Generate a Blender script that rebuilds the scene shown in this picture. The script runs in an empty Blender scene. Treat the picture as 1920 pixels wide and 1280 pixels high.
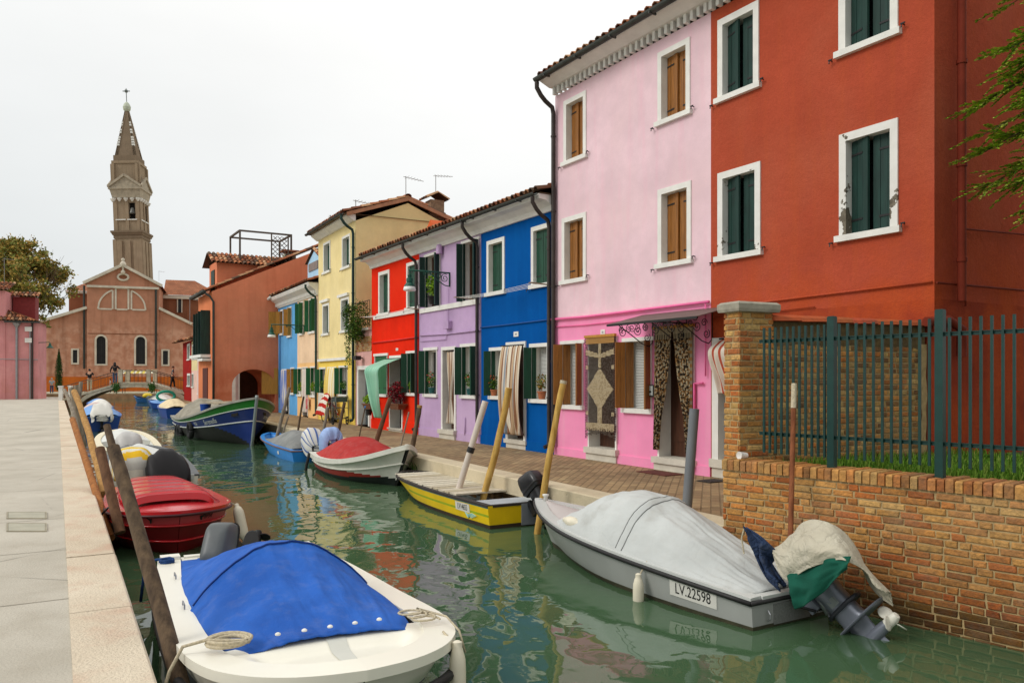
import bpy, math, random
from mathutils import Vector, Matrix, noise as mnoise

random.seed(7)
sc = bpy.context.scene
COL = sc.collection

# ------------------------------------------------------------------ camera, world, sun, exposure
F, CX, HY, EYE = 1500.0, 960.0, 710.0, 1.62        # focal length and horizon measured on the 1920 px photograph
WZ = -0.58                                          # water level; both pavements are z = 0
cam_d = bpy.data.cameras.new("camera")
cam = bpy.data.objects.new("camera", cam_d)
COL.objects.link(cam)
cam.location = (0, 0, EYE)
cam.rotation_euler = (math.radians(90), 0, 0)
cam_d.sensor_width = 36
cam_d.lens = 36 * F / 1920
cam_d.shift_y = (HY - 640) / 1920
cam_d.clip_start = 0.05
cam_d.clip_end = 3000
sc.camera = cam

SUN = Vector((-0.74, -0.34, 0.60)).normalized()     # towards the (veiled) sun
world = bpy.data.worlds.new("World")
sc.world = world
world.use_nodes = True
wn, wl = world.node_tree.nodes, world.node_tree.links
bg = wn["Background"]
bg.inputs["Strength"].default_value = 0.1
sky = wn.new("ShaderNodeTexSky")
sky.sky_type = 'NISHITA'
sky.sun_disc = False
sky.sun_elevation = math.asin(SUN.z)
sky.sun_rotation = math.atan2(SUN.x, SUN.y)
tc = wn.new("ShaderNodeTexCoord")
sep = wn.new("ShaderNodeSeparateXYZ")
wl.new(tc.outputs["Generated"], sep.inputs[0])


def wmath(op, a, b=None, c=None):
    n = wn.new("ShaderNodeMath"); n.operation = op
    for i, v in enumerate((a, b, c)):
        if v is None: continue
        if isinstance(v, (int, float)): n.inputs[i].default_value = v
        else: wl.new(v, n.inputs[i])
    return n.outputs[0]


# overcast veil: brighter towards the zenith and to the right, soft cloud texture
zc = wmath('MAXIMUM', sep.outputs["Z"], 0.0)
lum = wmath('MULTIPLY_ADD', zc, 6.0, 8.6)
lum = wmath('MULTIPLY_ADD', sep.outputs["X"], 1.6, lum)
# sky dimmed behind the viewer's right shoulder, added to shade walls facing that way
dk = wmath('ADD', wmath('MULTIPLY', sep.outputs["X"], 0.62), wmath('MULTIPLY', sep.outputs["Y"], -0.78))
dk = wmath('MULTIPLY', wmath('MINIMUM', wmath('MAXIMUM', wmath('MULTIPLY', dk, 1.6), 0.0), 1.0), 0.40)
lum = wmath('MULTIPLY', lum, wmath('SUBTRACT', 1.0, dk))
cl = wn.new("ShaderNodeTexNoise"); cl.inputs["Scale"].default_value = 2.2; cl.inputs["Detail"].default_value = 5
mp = wn.new("ShaderNodeMapping"); mp.inputs["Scale"].default_value = (1, 1, 2.6)
wl.new(tc.outputs["Generated"], mp.inputs[0]); wl.new(mp.outputs[0], cl.inputs["Vector"])
lum = wmath('MULTIPLY', lum, wmath('MULTIPLY_ADD', cl.outputs[0], 0.22, 0.89))
tint = wn.new("ShaderNodeMix"); tint.data_type = 'RGBA'
tint.inputs["A"].default_value = (0.955, 1.0, 1.01, 1); tint.inputs["B"].default_value = (1.0, 1.0, 0.985, 1)
wl.new(wmath('MULTIPLY_ADD', zc, 2.2, wmath('MULTIPLY_ADD', sep.outputs["X"], 0.7, 0.3)), tint.inputs["Factor"])
tint.clamp_factor = True
sc_ = wn.new("ShaderNodeVectorMath"); sc_.operation = 'SCALE'
wl.new(tint.outputs["Result"], sc_.inputs[0]); wl.new(lum, sc_.inputs["Scale"])
hs = wn.new("ShaderNodeHueSaturation"); hs.inputs["Saturation"].default_value = 0.25
wl.new(sky.outputs[0], hs.inputs["Color"])
wm = wn.new("ShaderNodeMix"); wm.data_type = 'RGBA'; wm.inputs["Factor"].default_value = 0.93
wl.new(hs.outputs[0], wm.inputs["A"]); wl.new(sc_.outputs[0], wm.inputs["B"])
wl.new(wm.outputs["Result"], bg.inputs["Color"])

sd = bpy.data.lights.new("sun", 'SUN')
sd.energy = 1.35
sd.angle = math.radians(24)
sd.color = (1.0, 0.96, 0.90)
sun = bpy.data.objects.new("sun", sd)
COL.objects.link(sun)
sun.rotation_euler = SUN.to_track_quat('Z', 'Y').to_euler()
sun.location = SUN * 60

sc.view_settings.view_transform = 'Standard'
sc.view_settings.look = 'None'
sc.view_settings.exposure = 0.0
sc.view_settings.gamma = 1.0
sc.cycles.max_bounces = 8
sc.cycles.use_denoising = True


# ------------------------------------------------------------------ measuring
def G(px, py, z=0.0):
    "point of the photograph that lies at height z"
    Y = (EYE - z) * F / (py - HY)
    return Vector(((px - CX) / F * Y, Y, z))


def D(px, py, Y):
    "point of the photograph at depth Y"
    return Vector(((px - CX) / F * Y, Y, EYE + (HY - py) / F * Y))


def lin(c):
    "sRGB 0-255 to linear"
    o = []
    for v in c:
        v /= 255.0
        o.append(v / 12.92 if v <= 0.04045 else ((v + 0.055) / 1.055) ** 2.4)
    return tuple(o)


def lerp(a, b, t): return a + (b - a) * t


def interp(pts, t):
    "smooth interpolation through (t, value) pairs"
    if t <= pts[0][0]: return pts[0][1]
    for i in range(len(pts) - 1):
        a, b = pts[i], pts[i + 1]
        if t <= b[0]:
            k = (t - a[0]) / (b[0] - a[0])
            p0 = pts[i - 1] if i else a
            p3 = pts[i + 2] if i + 2 < len(pts) else b
            m1 = (b[1] - p0[1]) / max(1e-6, b[0] - p0[0]) * (b[0] - a[0])
            m2 = (p3[1] - a[1]) / max(1e-6, p3[0] - a[0]) * (b[0] - a[0])
            k2, k3 = k * k, k * k * k
            return (2*k3 - 3*k2 + 1) * a[1] + (k3 - 2*k2 + k) * m1 + (-2*k3 + 3*k2) * b[1] + (k3 - k2) * m2
    return pts[-1][1]


def nz(x, y, z=0.0): return mnoise.noise(Vector((x, y, z)))


# ------------------------------------------------------------------ mesh builder
class MB:
    def __init__(s): s.v, s.f, s.m, s.c = [], [], [], []

    def quad(s, *p, m=0, c=None):
        i = len(s.v); s.v += [Vector(q) for q in p]; s.f.append(tuple(range(i, i + len(p)))); s.m.append(m); s.c.append(c)

    def box(s, x0, x1, y0, y1, z0, z1, m=0, c=None, M=None):
        P = [Vector((x, y, z)) for z in (z0, z1) for y in (y0, y1) for x in (x0, x1)]
        if M is not None: P = [M @ p for p in P]
        i = len(s.v); s.v += P
        for q in ((0, 2, 3, 1), (4, 5, 7, 6), (0, 1, 5, 4), (2, 6, 7, 3), (0, 4, 6, 2), (1, 3, 7, 5)):
            s.f.append(tuple(i + k for k in q)); s.m.append(m); s.c.append(c)

    def ring_loft(s, rings, closed=True, cap0=True, cap1=True, m=0, c=None):
        n = len(rings[0]); i0 = len(s.v)
        for r in rings: s.v += [Vector(p) for p in r]
        for k in range(len(rings) - 1):
            for j in range(n if closed else n - 1):
                a = i0 + k * n + j; b = i0 + k * n + (j + 1) % n
                s.f.append((a, b, b + n, a + n)); s.m.append(m); s.c.append(c(k, j) if callable(c) else c)
        if cap0: s.f.append(tuple(i0 + j for j in reversed(range(n)))); s.m.append(m); s.c.append(None if callable(c) else c)
        if cap1: s.f.append(tuple(i0 + (len(rings) - 1) * n + j for j in range(n))); s.m.append(m); s.c.append(None if callable(c) else c)

    def tube(s, pts, r, n=8, m=0, c=None, cap=True, sq=None):
        pts = [Vector(p) for p in pts]
        rings = []; up = None
        for k, p in enumerate(pts):
            t = (pts[min(k + 1, len(pts) - 1)] - pts[max(k - 1, 0)])
            if t.length < 1e-9: t = Vector((0, 0, 1))
            t.normalize()
            if up is None:
                up = Vector((0, 0, 1)) if abs(t.z) < 0.9 else Vector((0, 1, 0))
            a = t.cross(up)
            if a.length < 1e-4: a = t.cross(Vector((1, 0.3, 0)))
            a.normalize(); b = a.cross(t).normalized(); up = b
            rr = r[k] if isinstance(r, (list, tuple)) else (r(k / (len(pts) - 1)) if callable(r) else r)
            off = math.pi / 4 if n == 4 else 0
            rings.append([p + (a * math.cos(q * 2 * math.pi / n + off) + b * math.sin(q * 2 * math.pi / n + off)) * rr for q in range(n)])
        s.ring_loft(rings, True, cap, cap, m, c)

    def lathe(s, prof, n=16, base=(0, 0, 0), M=None, m=0, c=None):
        rings = []
        for r, z in prof:
            ring = [Vector((r * math.cos(q * 2 * math.pi / n), r * math.sin(q * 2 * math.pi / n), z)) + Vector(base) for q in range(n)]
            if M is not None: ring = [M @ p for p in ring]
            rings.append(ring)
        s.ring_loft(rings, True, True, True, m, c)

    def prism(s, poly, a, b, axis='y', m=0, c=None):
        "extrude a 2D polygon; axis y: poly is (x,z)"
        def P(p, t):
            return Vector((p[0], t, p[1])) if axis == 'y' else (Vector((t, p[0], p[1])) if axis == 'x' else Vector((p[0], p[1], t)))
        i = len(s.v); n = len(poly)
        s.v += [P(p, a) for p in poly] + [P(p, b) for p in poly]
        s.f.append(tuple(i + k for k in range(n))); s.m.append(m); s.c.append(c)
        s.f.append(tuple(i + n + k for k in reversed(range(n)))); s.m.append(m); s.c.append(c)
        for k in range(n):
            j = (k + 1) % n
            s.f.append((i + k, i + n + k, i + n + j, i + j)); s.m.append(m); s.c.append(c)

    def grid(s, fn, nu, nv, m=0, c=None):
        i0 = len(s.v)
        for j in range(nv + 1):
            for i in range(nu + 1): s.v.append(Vector(fn(i / nu, j / nv)))
        for j in range(nv):
            for i in range(nu):
                a = i0 + j * (nu + 1) + i
                s.f.append((a, a + 1, a + nu + 2, a + nu + 1))
                s.m.append(m((i + .5) / nu, (j + .5) / nv) if callable(m) else m)
                s.c.append(c((i + .5) / nu, (j + .5) / nv) if callable(c) else c)

    def wall(s, u0, u1, z0, z1, holes, y=0.0, m=0):
        "flat sheet in the plane y with rectangular holes"
        us = sorted({round(q, 5) for q in [u0, u1] + [h[0] for h in holes] + [h[1] for h in holes] if u0 <= q <= u1})
        zs = sorted({round(q, 5) for q in [z0, z1] + [h[2] for h in holes] + [h[3] for h in holes] if z0 <= q <= z1})
        idx = {}
        def V(u, z):
            if (u, z) not in idx: idx[(u, z)] = len(s.v); s.v.append(Vector((u, y, z)))
            return idx[(u, z)]
        for a in range(len(us) - 1):
            for b in range(len(zs) - 1):
                cu, cz = (us[a] + us[a + 1]) / 2, (zs[b] + zs[b + 1]) / 2
                if any(h[0] < cu < h[1] and h[2] < cz < h[3] for h in holes): continue
                s.f.append((V(us[a], zs[b]), V(us[a + 1], zs[b]), V(us[a + 1], zs[b + 1]), V(us[a], zs[b + 1]))); s.m.append(m); s.c.append(None)

    def xf(s, M, start=0):
        for k in range(start, len(s.v)): s.v[k] = M @ s.v[k]
        return s

    def make(s, name, mats, parent=None, smooth=False, loc=None, auto=None, thick=0, sub=0):
        me = bpy.data.meshes.new(name)
        off = Vector(loc) if loc is not None else Vector((0, 0, 0))
        me.from_pydata([tuple(p - off) for p in s.v], [], s.f)
        if not isinstance(mats, (list, tuple)): mats = [mats]
        for mt in mats: me.materials.append(mt)
        if any(s.m): me.polygons.foreach_set("material_index", s.m)
        if any(c is not None for c in s.c):
            at = me.color_attributes.new("Col", 'FLOAT_COLOR', 'CORNER')
            buf = []
            for p, c in zip(me.polygons, s.c):
                c = c or (0.5, 0.5, 0.5)
                buf += [c[0], c[1], c[2], 1.0] * p.loop_total
            at.data.foreach_set("color", buf)
        me.validate(); me.update()
        if smooth: me.polygons.foreach_set("use_smooth", [True] * len(me.polygons))
        o = bpy.data.objects.new(name, me)
        COL.objects.link(o)
        if loc is not None: o.location = loc
        if parent is not None: o.parent = parent
        if smooth and auto is not None:
            me.set_sharp_from_angle(angle=math.radians(auto))
        if thick:
            md = o.modifiers.new("thickness", 'SOLIDIFY'); md.thickness = thick; md.offset = 0
        if sub:
            md = o.modifiers.new("subdivision", 'SUBSURF'); md.levels = sub; md.render_levels = sub
        return o


def thing(name, label, cat, loc=(0, 0, 0), rotz=0.0, group=None):
    o = bpy.data.objects.new(name, None)
    COL.objects.link(o)
    o.empty_display_size = 0.2
    o.location = loc
    o.rotation_euler = (0, 0, rotz)
    return tag(o, label, cat, group)


def tag(o, label, cat, group=None, kind=None):
    if label: o["label"] = label
    if cat: o["category"] = cat
    if group: o["group"] = group
    if kind: o["kind"] = kind
    return o


def struct(o):
    o["kind"] = "structure"
    return o


# ------------------------------------------------------------------ materials
def nodes(name):
    m = bpy.data.materials.new(name); m.use_nodes = True
    nt = m.node_tree
    return m, nt, nt.nodes["Principled BSDF"]


def N(nt, kind, **kw):
    n = nt.nodes.new(kind)
    for k, v in kw.items():
        if k in n.inputs:
            n.inputs[k].default_value = v
        else: setattr(n, k, v)
    return n


def mixc(nt, fac, a, b, mode='MIX'):
    n = nt.nodes.new("ShaderNodeMix"); n.data_type = 'RGBA'; n.blend_type = mode
    for key, v in (("Factor", fac), ("A", a), ("B", b)):
        if isinstance(v, (int, float)): n.inputs[key].default_value = v
        elif isinstance(v, (tuple, list)): n.inputs[key].default_value = tuple(v[:3]) + (1,)
        else: nt.links.new(v, n.inputs[key])
    return n.outputs["Result"]


def nmath(nt, op, a, b=0.0, c=0.0):
    n = nt.nodes.new("ShaderNodeMath"); n.operation = op
    for i, v in enumerate((a, b, c)):
        if isinstance(v, (int, float)): n.inputs[i].default_value = v
        else: nt.links.new(v, n.inputs[i])
    return n.outputs[0]


def coords(nt, scale=(1, 1, 1)):
    t = nt.nodes.new("ShaderNodeTexCoord")
    mp_ = nt.nodes.new("ShaderNodeMapping"); mp_.inputs["Scale"].default_value = scale
    nt.links.new(t.outputs["Object"], mp_.inputs[0])
    return mp_.outputs[0]


def tex(nt, scale, detail=4, vec=None, rough=0.55, lo=0.35, hi=0.65):
    n = N(nt, "ShaderNodeTexNoise"); n.inputs["Scale"].default_value = scale; n.inputs["Detail"].default_value = detail
    n.inputs["Roughness"].default_value = rough
    nt.links.new(vec if vec is not None else coords(nt), n.inputs["Vector"])
    r = N(nt, "ShaderNodeMapRange"); r.inputs["From Min"].default_value = lo; r.inputs["From Max"].default_value = hi
    nt.links.new(n.outputs[0], r.inputs["Value"])
    return r.outputs[0]


def bump(nt, bsdf, h, strength=0.3, dist=0.01):
    b = nt.nodes.new("ShaderNodeBump"); b.inputs["Strength"].default_value = strength; b.inputs["Distance"].default_value = dist
    nt.links.new(h, b.inputs["Height"]); nt.links.new(b.outputs[0], bsdf.inputs["Normal"])


CACHE = {}


def simple(name, col, rough=0.6, var=0.12, scale=5, metal=0.0, bmp=0.0, bscale=60, spec=0.4, stretch=(1, 1, 1), col2=None, coat=0.0):
    "one base colour with a gentle noise variation"
    if name in CACHE: return CACHE[name]
    m, nt, b = nodes(name)
    v = coords(nt, stretch)
    n1 = tex(nt, scale, 5, v, lo=0.3, hi=0.7)
    a = tuple(max(0, c * (1 - var)) for c in col); d = col2 or tuple(min(1, c * (1 + var)) for c in col)
    nt.links.new(mixc(nt, n1, a, d), b.inputs["Base Color"])
    b.inputs["Roughness"].default_value = rough; b.inputs["Metallic"].default_value = metal
    b.inputs["Specular IOR Level"].default_value = spec
    if coat: b.inputs["Coat Weight"].default_value = coat; b.inputs["Coat Roughness"].default_value = 0.1
    if bmp: bump(nt, b, tex(nt, bscale, 4, v, lo=0, hi=1), bmp, 0.01)
    CACHE[name] = m
    return m


def plaster(name, col, low=None, split=None, stain=None, stain_amt=0.35, pale=None, damp=None, damp_top=1.0, bmp=0.25, grain=0.10, streak=(5.0, 5.0, 0.35)):
    "painted render: broad fading, rain streaks, fine grain; optional second paint below z = split, rising damp patches"
    m, nt, b = nodes(name)
    v = coords(nt)
    base = mixc(nt, tex(nt, 0.9, 5, v), tuple(c * 0.86 for c in col), tuple(min(1, c * 1.08) for c in col))
    base = mixc(nt, nmath(nt, 'MULTIPLY', tex(nt, 4.5, 6, v, rough=.65), .35), base, tuple(c * .80 for c in col))
    if pale: base = mixc(nt, nmath(nt, 'MULTIPLY', tex(nt, 0.55, 6, v, lo=0.48, hi=0.72), 0.6), base, pale)
    sepz = N(nt, "ShaderNodeSeparateXYZ"); nt.links.new(v, sepz.inputs[0])
    if low is not None:
        jit = nmath(nt, 'MULTIPLY_ADD', tex(nt, 6, 4, v, lo=0, hi=1), 0.03, -0.015)
        isl = nmath(nt, 'LESS_THAN', nmath(nt, 'ADD', sepz.outputs["Z"], jit), split)
        lowc = mixc(nt, tex(nt, 1.3, 5, v), tuple(c * 0.94 for c in low), tuple(min(1, c * 1.05) for c in low))
        base = mixc(nt, isl, base, lowc)
    if damp is not None:
        g = N(nt, "ShaderNodeMapRange"); g.inputs["From Min"].default_value = damp_top; g.inputs["From Max"].default_value = damp_top - 1.2
        nt.links.new(sepz.outputs["Z"], g.inputs["Value"])
        k = nmath(nt, 'MULTIPLY', g.outputs[0], tex(nt, 1.4, 6, v, lo=0.42, hi=0.6))
        base = mixc(nt, nmath(nt, 'MULTIPLY', k, 0.75), base, damp)
    st = coords(nt, streak)
    stain = stain or tuple(c * 0.55 for c in col)
    base = mixc(nt, nmath(nt, 'MULTIPLY', tex(nt, 1.0, 6, st, lo=0.5, hi=0.75), stain_amt), base, stain)
    base = mixc(nt, nmath(nt, 'MULTIPLY', tex(nt, 26, 4, v), grain), base, tuple(c * 0.6 for c in col))
    base = mixc(nt, nmath(nt, 'MULTIPLY', tex(nt, 75, 4, v, rough=.7), .16), base, tuple(c * .62 for c in col))
    nt.links.new(base, b.inputs["Base Color"])
    b.inputs["Roughness"].default_value = 0.92; b.inputs["Specular IOR Level"].default_value = 0.06
    h = nmath(nt, 'ADD', nmath(nt, 'MULTIPLY', tex(nt, 55, 5, v, lo=0, hi=1), 0.5), tex(nt, 6, 3, v, lo=0, hi=1))
    bump(nt, b, h, bmp, 0.02)
    return m


def attr_mat(name, rough=0.85, grain=0.18, scale=40, bmp=0.3, bdist=0.008, spec=0.25, blotch=0.0, blotch_col=(0.1, 0.09, 0.07)):
    "colour carried per face (each brick, tile or stripe has its own paint or clay), broken up by grain"
    if name in CACHE: return CACHE[name]
    m, nt, b = nodes(name)
    at = N(nt, "ShaderNodeAttribute"); at.attribute_name = "Col"
    v = coords(nt)
    c = mixc(nt, nmath(nt, 'MULTIPLY', tex(nt, scale, 5, v, lo=0.3, hi=0.7), grain), at.outputs["Color"], (0.06, 0.05, 0.04))
    if blotch: c = mixc(nt, nmath(nt, 'MULTIPLY', tex(nt, 1.7, 6, v, lo=0.5, hi=0.68), blotch), c, blotch_col)
    nt.links.new(c, b.inputs["Base Color"])
    b.inputs["Roughness"].default_value = rough; b.inputs["Specular IOR Level"].default_value = spec
    if bmp: bump(nt, b, tex(nt, scale * 1.3, 5, v, lo=0, hi=1), bmp, bdist)
    CACHE[name] = m
    return m


def canvas_mat(name, col, col2, crease=.5, rough=.8, stain=None, scale=2.6, dust=.25):
    "outdoor canvas: faded patches, damp marks and creases pressed into the weave"
    m, nt, b = nodes(name); v = coords(nt)
    c = mixc(nt, tex(nt, 1.6, 6, v), col, col2)
    c = mixc(nt, nmath(nt, 'MULTIPLY', tex(nt, 2.8, 7, v, lo=.55, hi=.7), .5), c, stain or tuple(q * .6 for q in col))
    c = mixc(nt, nmath(nt, 'MULTIPLY', tex(nt, 7, 8, v, rough=.7, lo=.5, hi=.75), dust), c, (.45, .43, .38))
    nt.links.new(c, b.inputs["Base Color"]); b.inputs["Roughness"].default_value = rough; b.inputs["Specular IOR Level"].default_value = .2
    def ridge(sc_, vec):
        n = N(nt, "ShaderNodeTexNoise"); n.inputs["Scale"].default_value = sc_; n.inputs["Detail"].default_value = 3; n.inputs["Distortion"].default_value = .8
        nt.links.new(vec, n.inputs["Vector"]); return nmath(nt, 'POWER', nmath(nt, 'ABSOLUTE', nmath(nt, 'MULTIPLY_ADD', n.outputs[0], 2, -1)), .6)
    h = nmath(nt, 'ADD', ridge(scale, coords(nt, (1, .55, 1))), nmath(nt, 'MULTIPLY', ridge(scale * 3.1, coords(nt, (.6, 1, 1))), .35))
    h = nmath(nt, 'MULTIPLY_ADD', tex(nt, 160, 3, v, lo=0, hi=1), .03, h)
    bump(nt, b, h, crease, .035)
    return m


M_TILE = attr_mat("roof_tile_clay", rough=0.9, grain=0.35, scale=14, bmp=0.4, spec=.08, blotch=0.35, blotch_col=(0.10, 0.10, 0.06))
M_BRICK = attr_mat("brick_clay", rough=0.95, grain=0.5, scale=24, bmp=0.9, bdist=0.018, spec=.08, blotch=.28, blotch_col=(.30, .24, .16))
M_CLOTH = attr_mat("woven_cloth", rough=0.95, grain=0.12, scale=60, bmp=0.15, spec=0.1)
M_LEAF = attr_mat("leaf", rough=0.7, grain=0.15, scale=9, bmp=0.0, spec=0.12)
M_STONE_W = simple("white_painted_stone", (0.76, 0.75, 0.70), 0.8, 0.08, 4, bmp=0.25, bscale=40)
M_STONE_O = simple("istrian_stone", (0.60, 0.56, 0.47), 0.85, 0.14, 3, bmp=0.4, bscale=25)
M_GREEN = simple("dark_green_paint", (0.007, 0.058, 0.030), 0.55, 0.3, 4, stretch=(3, 3, 0.5), bmp=0.1)
M_GREEN2 = simple("bottle_green_paint", (0.006, 0.034, 0.026), 0.6, 0.35, 4, stretch=(3, 3, 0.5), bmp=0.1)
M_GREEN3 = simple("bright_green_paint", (0.009, 0.12, 0.036), 0.55, 0.2, 4, stretch=(3, 3, 0.5), bmp=0.1)
M_WOOD = simple("varnished_wood", (0.27, 0.105, 0.018), 0.45, 0.35, 7, stretch=(9, 9, 0.5), bmp=0.2, bscale=30)
M_OCHRE = simple("ochre_shutter_wood", (0.48, 0.22, 0.03), 0.6, 0.2, 6, stretch=(6, 6, 0.6))
M_IRON = simple("black_iron", (0.012, 0.011, 0.011), 0.5, 0.3, 20, spec=0.4)
M_GUTTER = simple("dark_gutter_metal", (0.045, 0.05, 0.043), 0.55, 0.25, 6, metal=0.3)
M_PIPE = simple("brown_pipe_metal", (0.045, 0.035, 0.03), 0.5, 0.25, 6, metal=0.3)
M_GLASS = simple("dark_window_glass", (0.02, 0.022, 0.022), 0.08, 0.3, 3, spec=0.6)
M_BLIND = simple("white_blind", (0.62, 0.63, 0.60), 0.6, 0.05)
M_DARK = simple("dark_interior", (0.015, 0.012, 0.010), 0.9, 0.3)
M_TERRA = simple("terracotta_pot", (0.42, 0.14, 0.06), 0.85, 0.15)
M_METAL = simple("grey_metal", (0.32, 0.33, 0.34), 0.4, 0.1, metal=0.7)


# ------------------------------------------------------------------ houses
def base_y(px):
    return HY + 0.1441 * (px - 60) if px >= 696 else 801.6 - 0.1644 * (696 - px)


TILE_COLS = [lin(c) for c in ((176, 104, 70), (196, 128, 88), (150, 88, 62), (204, 150, 110), (128, 84, 64), (182, 118, 84), (118, 92, 76), (214, 168, 128))]


def tiles(mb, u0, u1, v0, z0, v1, z1, pitch=0.2, course=0.36, rnd=None):
    "barrel tiles laid from the eave (v0,z0) to the ridge (v1,z1)"
    rnd = rnd or random.Random(3)
    L = math.hypot(v1 - v0, z1 - z0); dv, dz = (v1 - v0) / L, (z1 - z0) / L
    nvv, nvz = -dz, dv
    if nvz < 0: nvv, nvz = -nvv, -nvz
    mb.quad((u0, v0, z0), (u1, v0, z0), (u1, v1, z1), (u0, v1, z1), c=lin((92, 66, 52)))
    nc = max(1, int(round((u1 - u0) / pitch))); nr = max(1, int(round(L / course)))
    pw = (u1 - u0) / nc; pc = L / nr
    for i in range(nc):
        uc = u0 + (i + .5) * pw
        for j in range(nr):
            r0, r1 = pw * 0.44, pw * 0.36
            s0 = j * pc - (0.04 if j else 0.02) + rnd.uniform(-.012, .012); s1 = (j + 1) * pc + 0.03
            uo = uc + rnd.uniform(-.01, .01)
            lift = 0.028
            cc = rnd.choice(TILE_COLS); k = rnd.uniform(.8, 1.15); cc = tuple(q * k for q in cc)
            rings = []
            for (ss, r, l) in ((s0, r0, lift), (s1, r1, 0.0)):
                ring = []
                for q in range(5):
                    a = math.pi * q / 4
                    h = r * math.sin(a) + l
                    ring.append((uo + r * math.cos(a), v0 + dv * ss + nvv * h, z0 + dz * ss + nvz * h))
                rings.append(ring)
            mb.ring_loft(rings, closed=False, cap0=False, cap1=False, c=cc)
            # thickness of the visible lower rim
            i0 = len(mb.v)
            inner = []
            for q in range(5):
                a = math.pi * q / 4; r = r0 - 0.018; h = r * math.sin(a) + lift
                inner.append(Vector((uo + r * math.cos(a), v0 + dv * s0 + nvv * h, z0 + dz * s0 + nvz * h)))
            outer = [Vector(p) for p in rings[0]]
            for q in range(4): mb.quad(outer[q], inner[q], inner[q + 1], outer[q + 1], c=tuple(x * .8 for x in cc))


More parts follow.
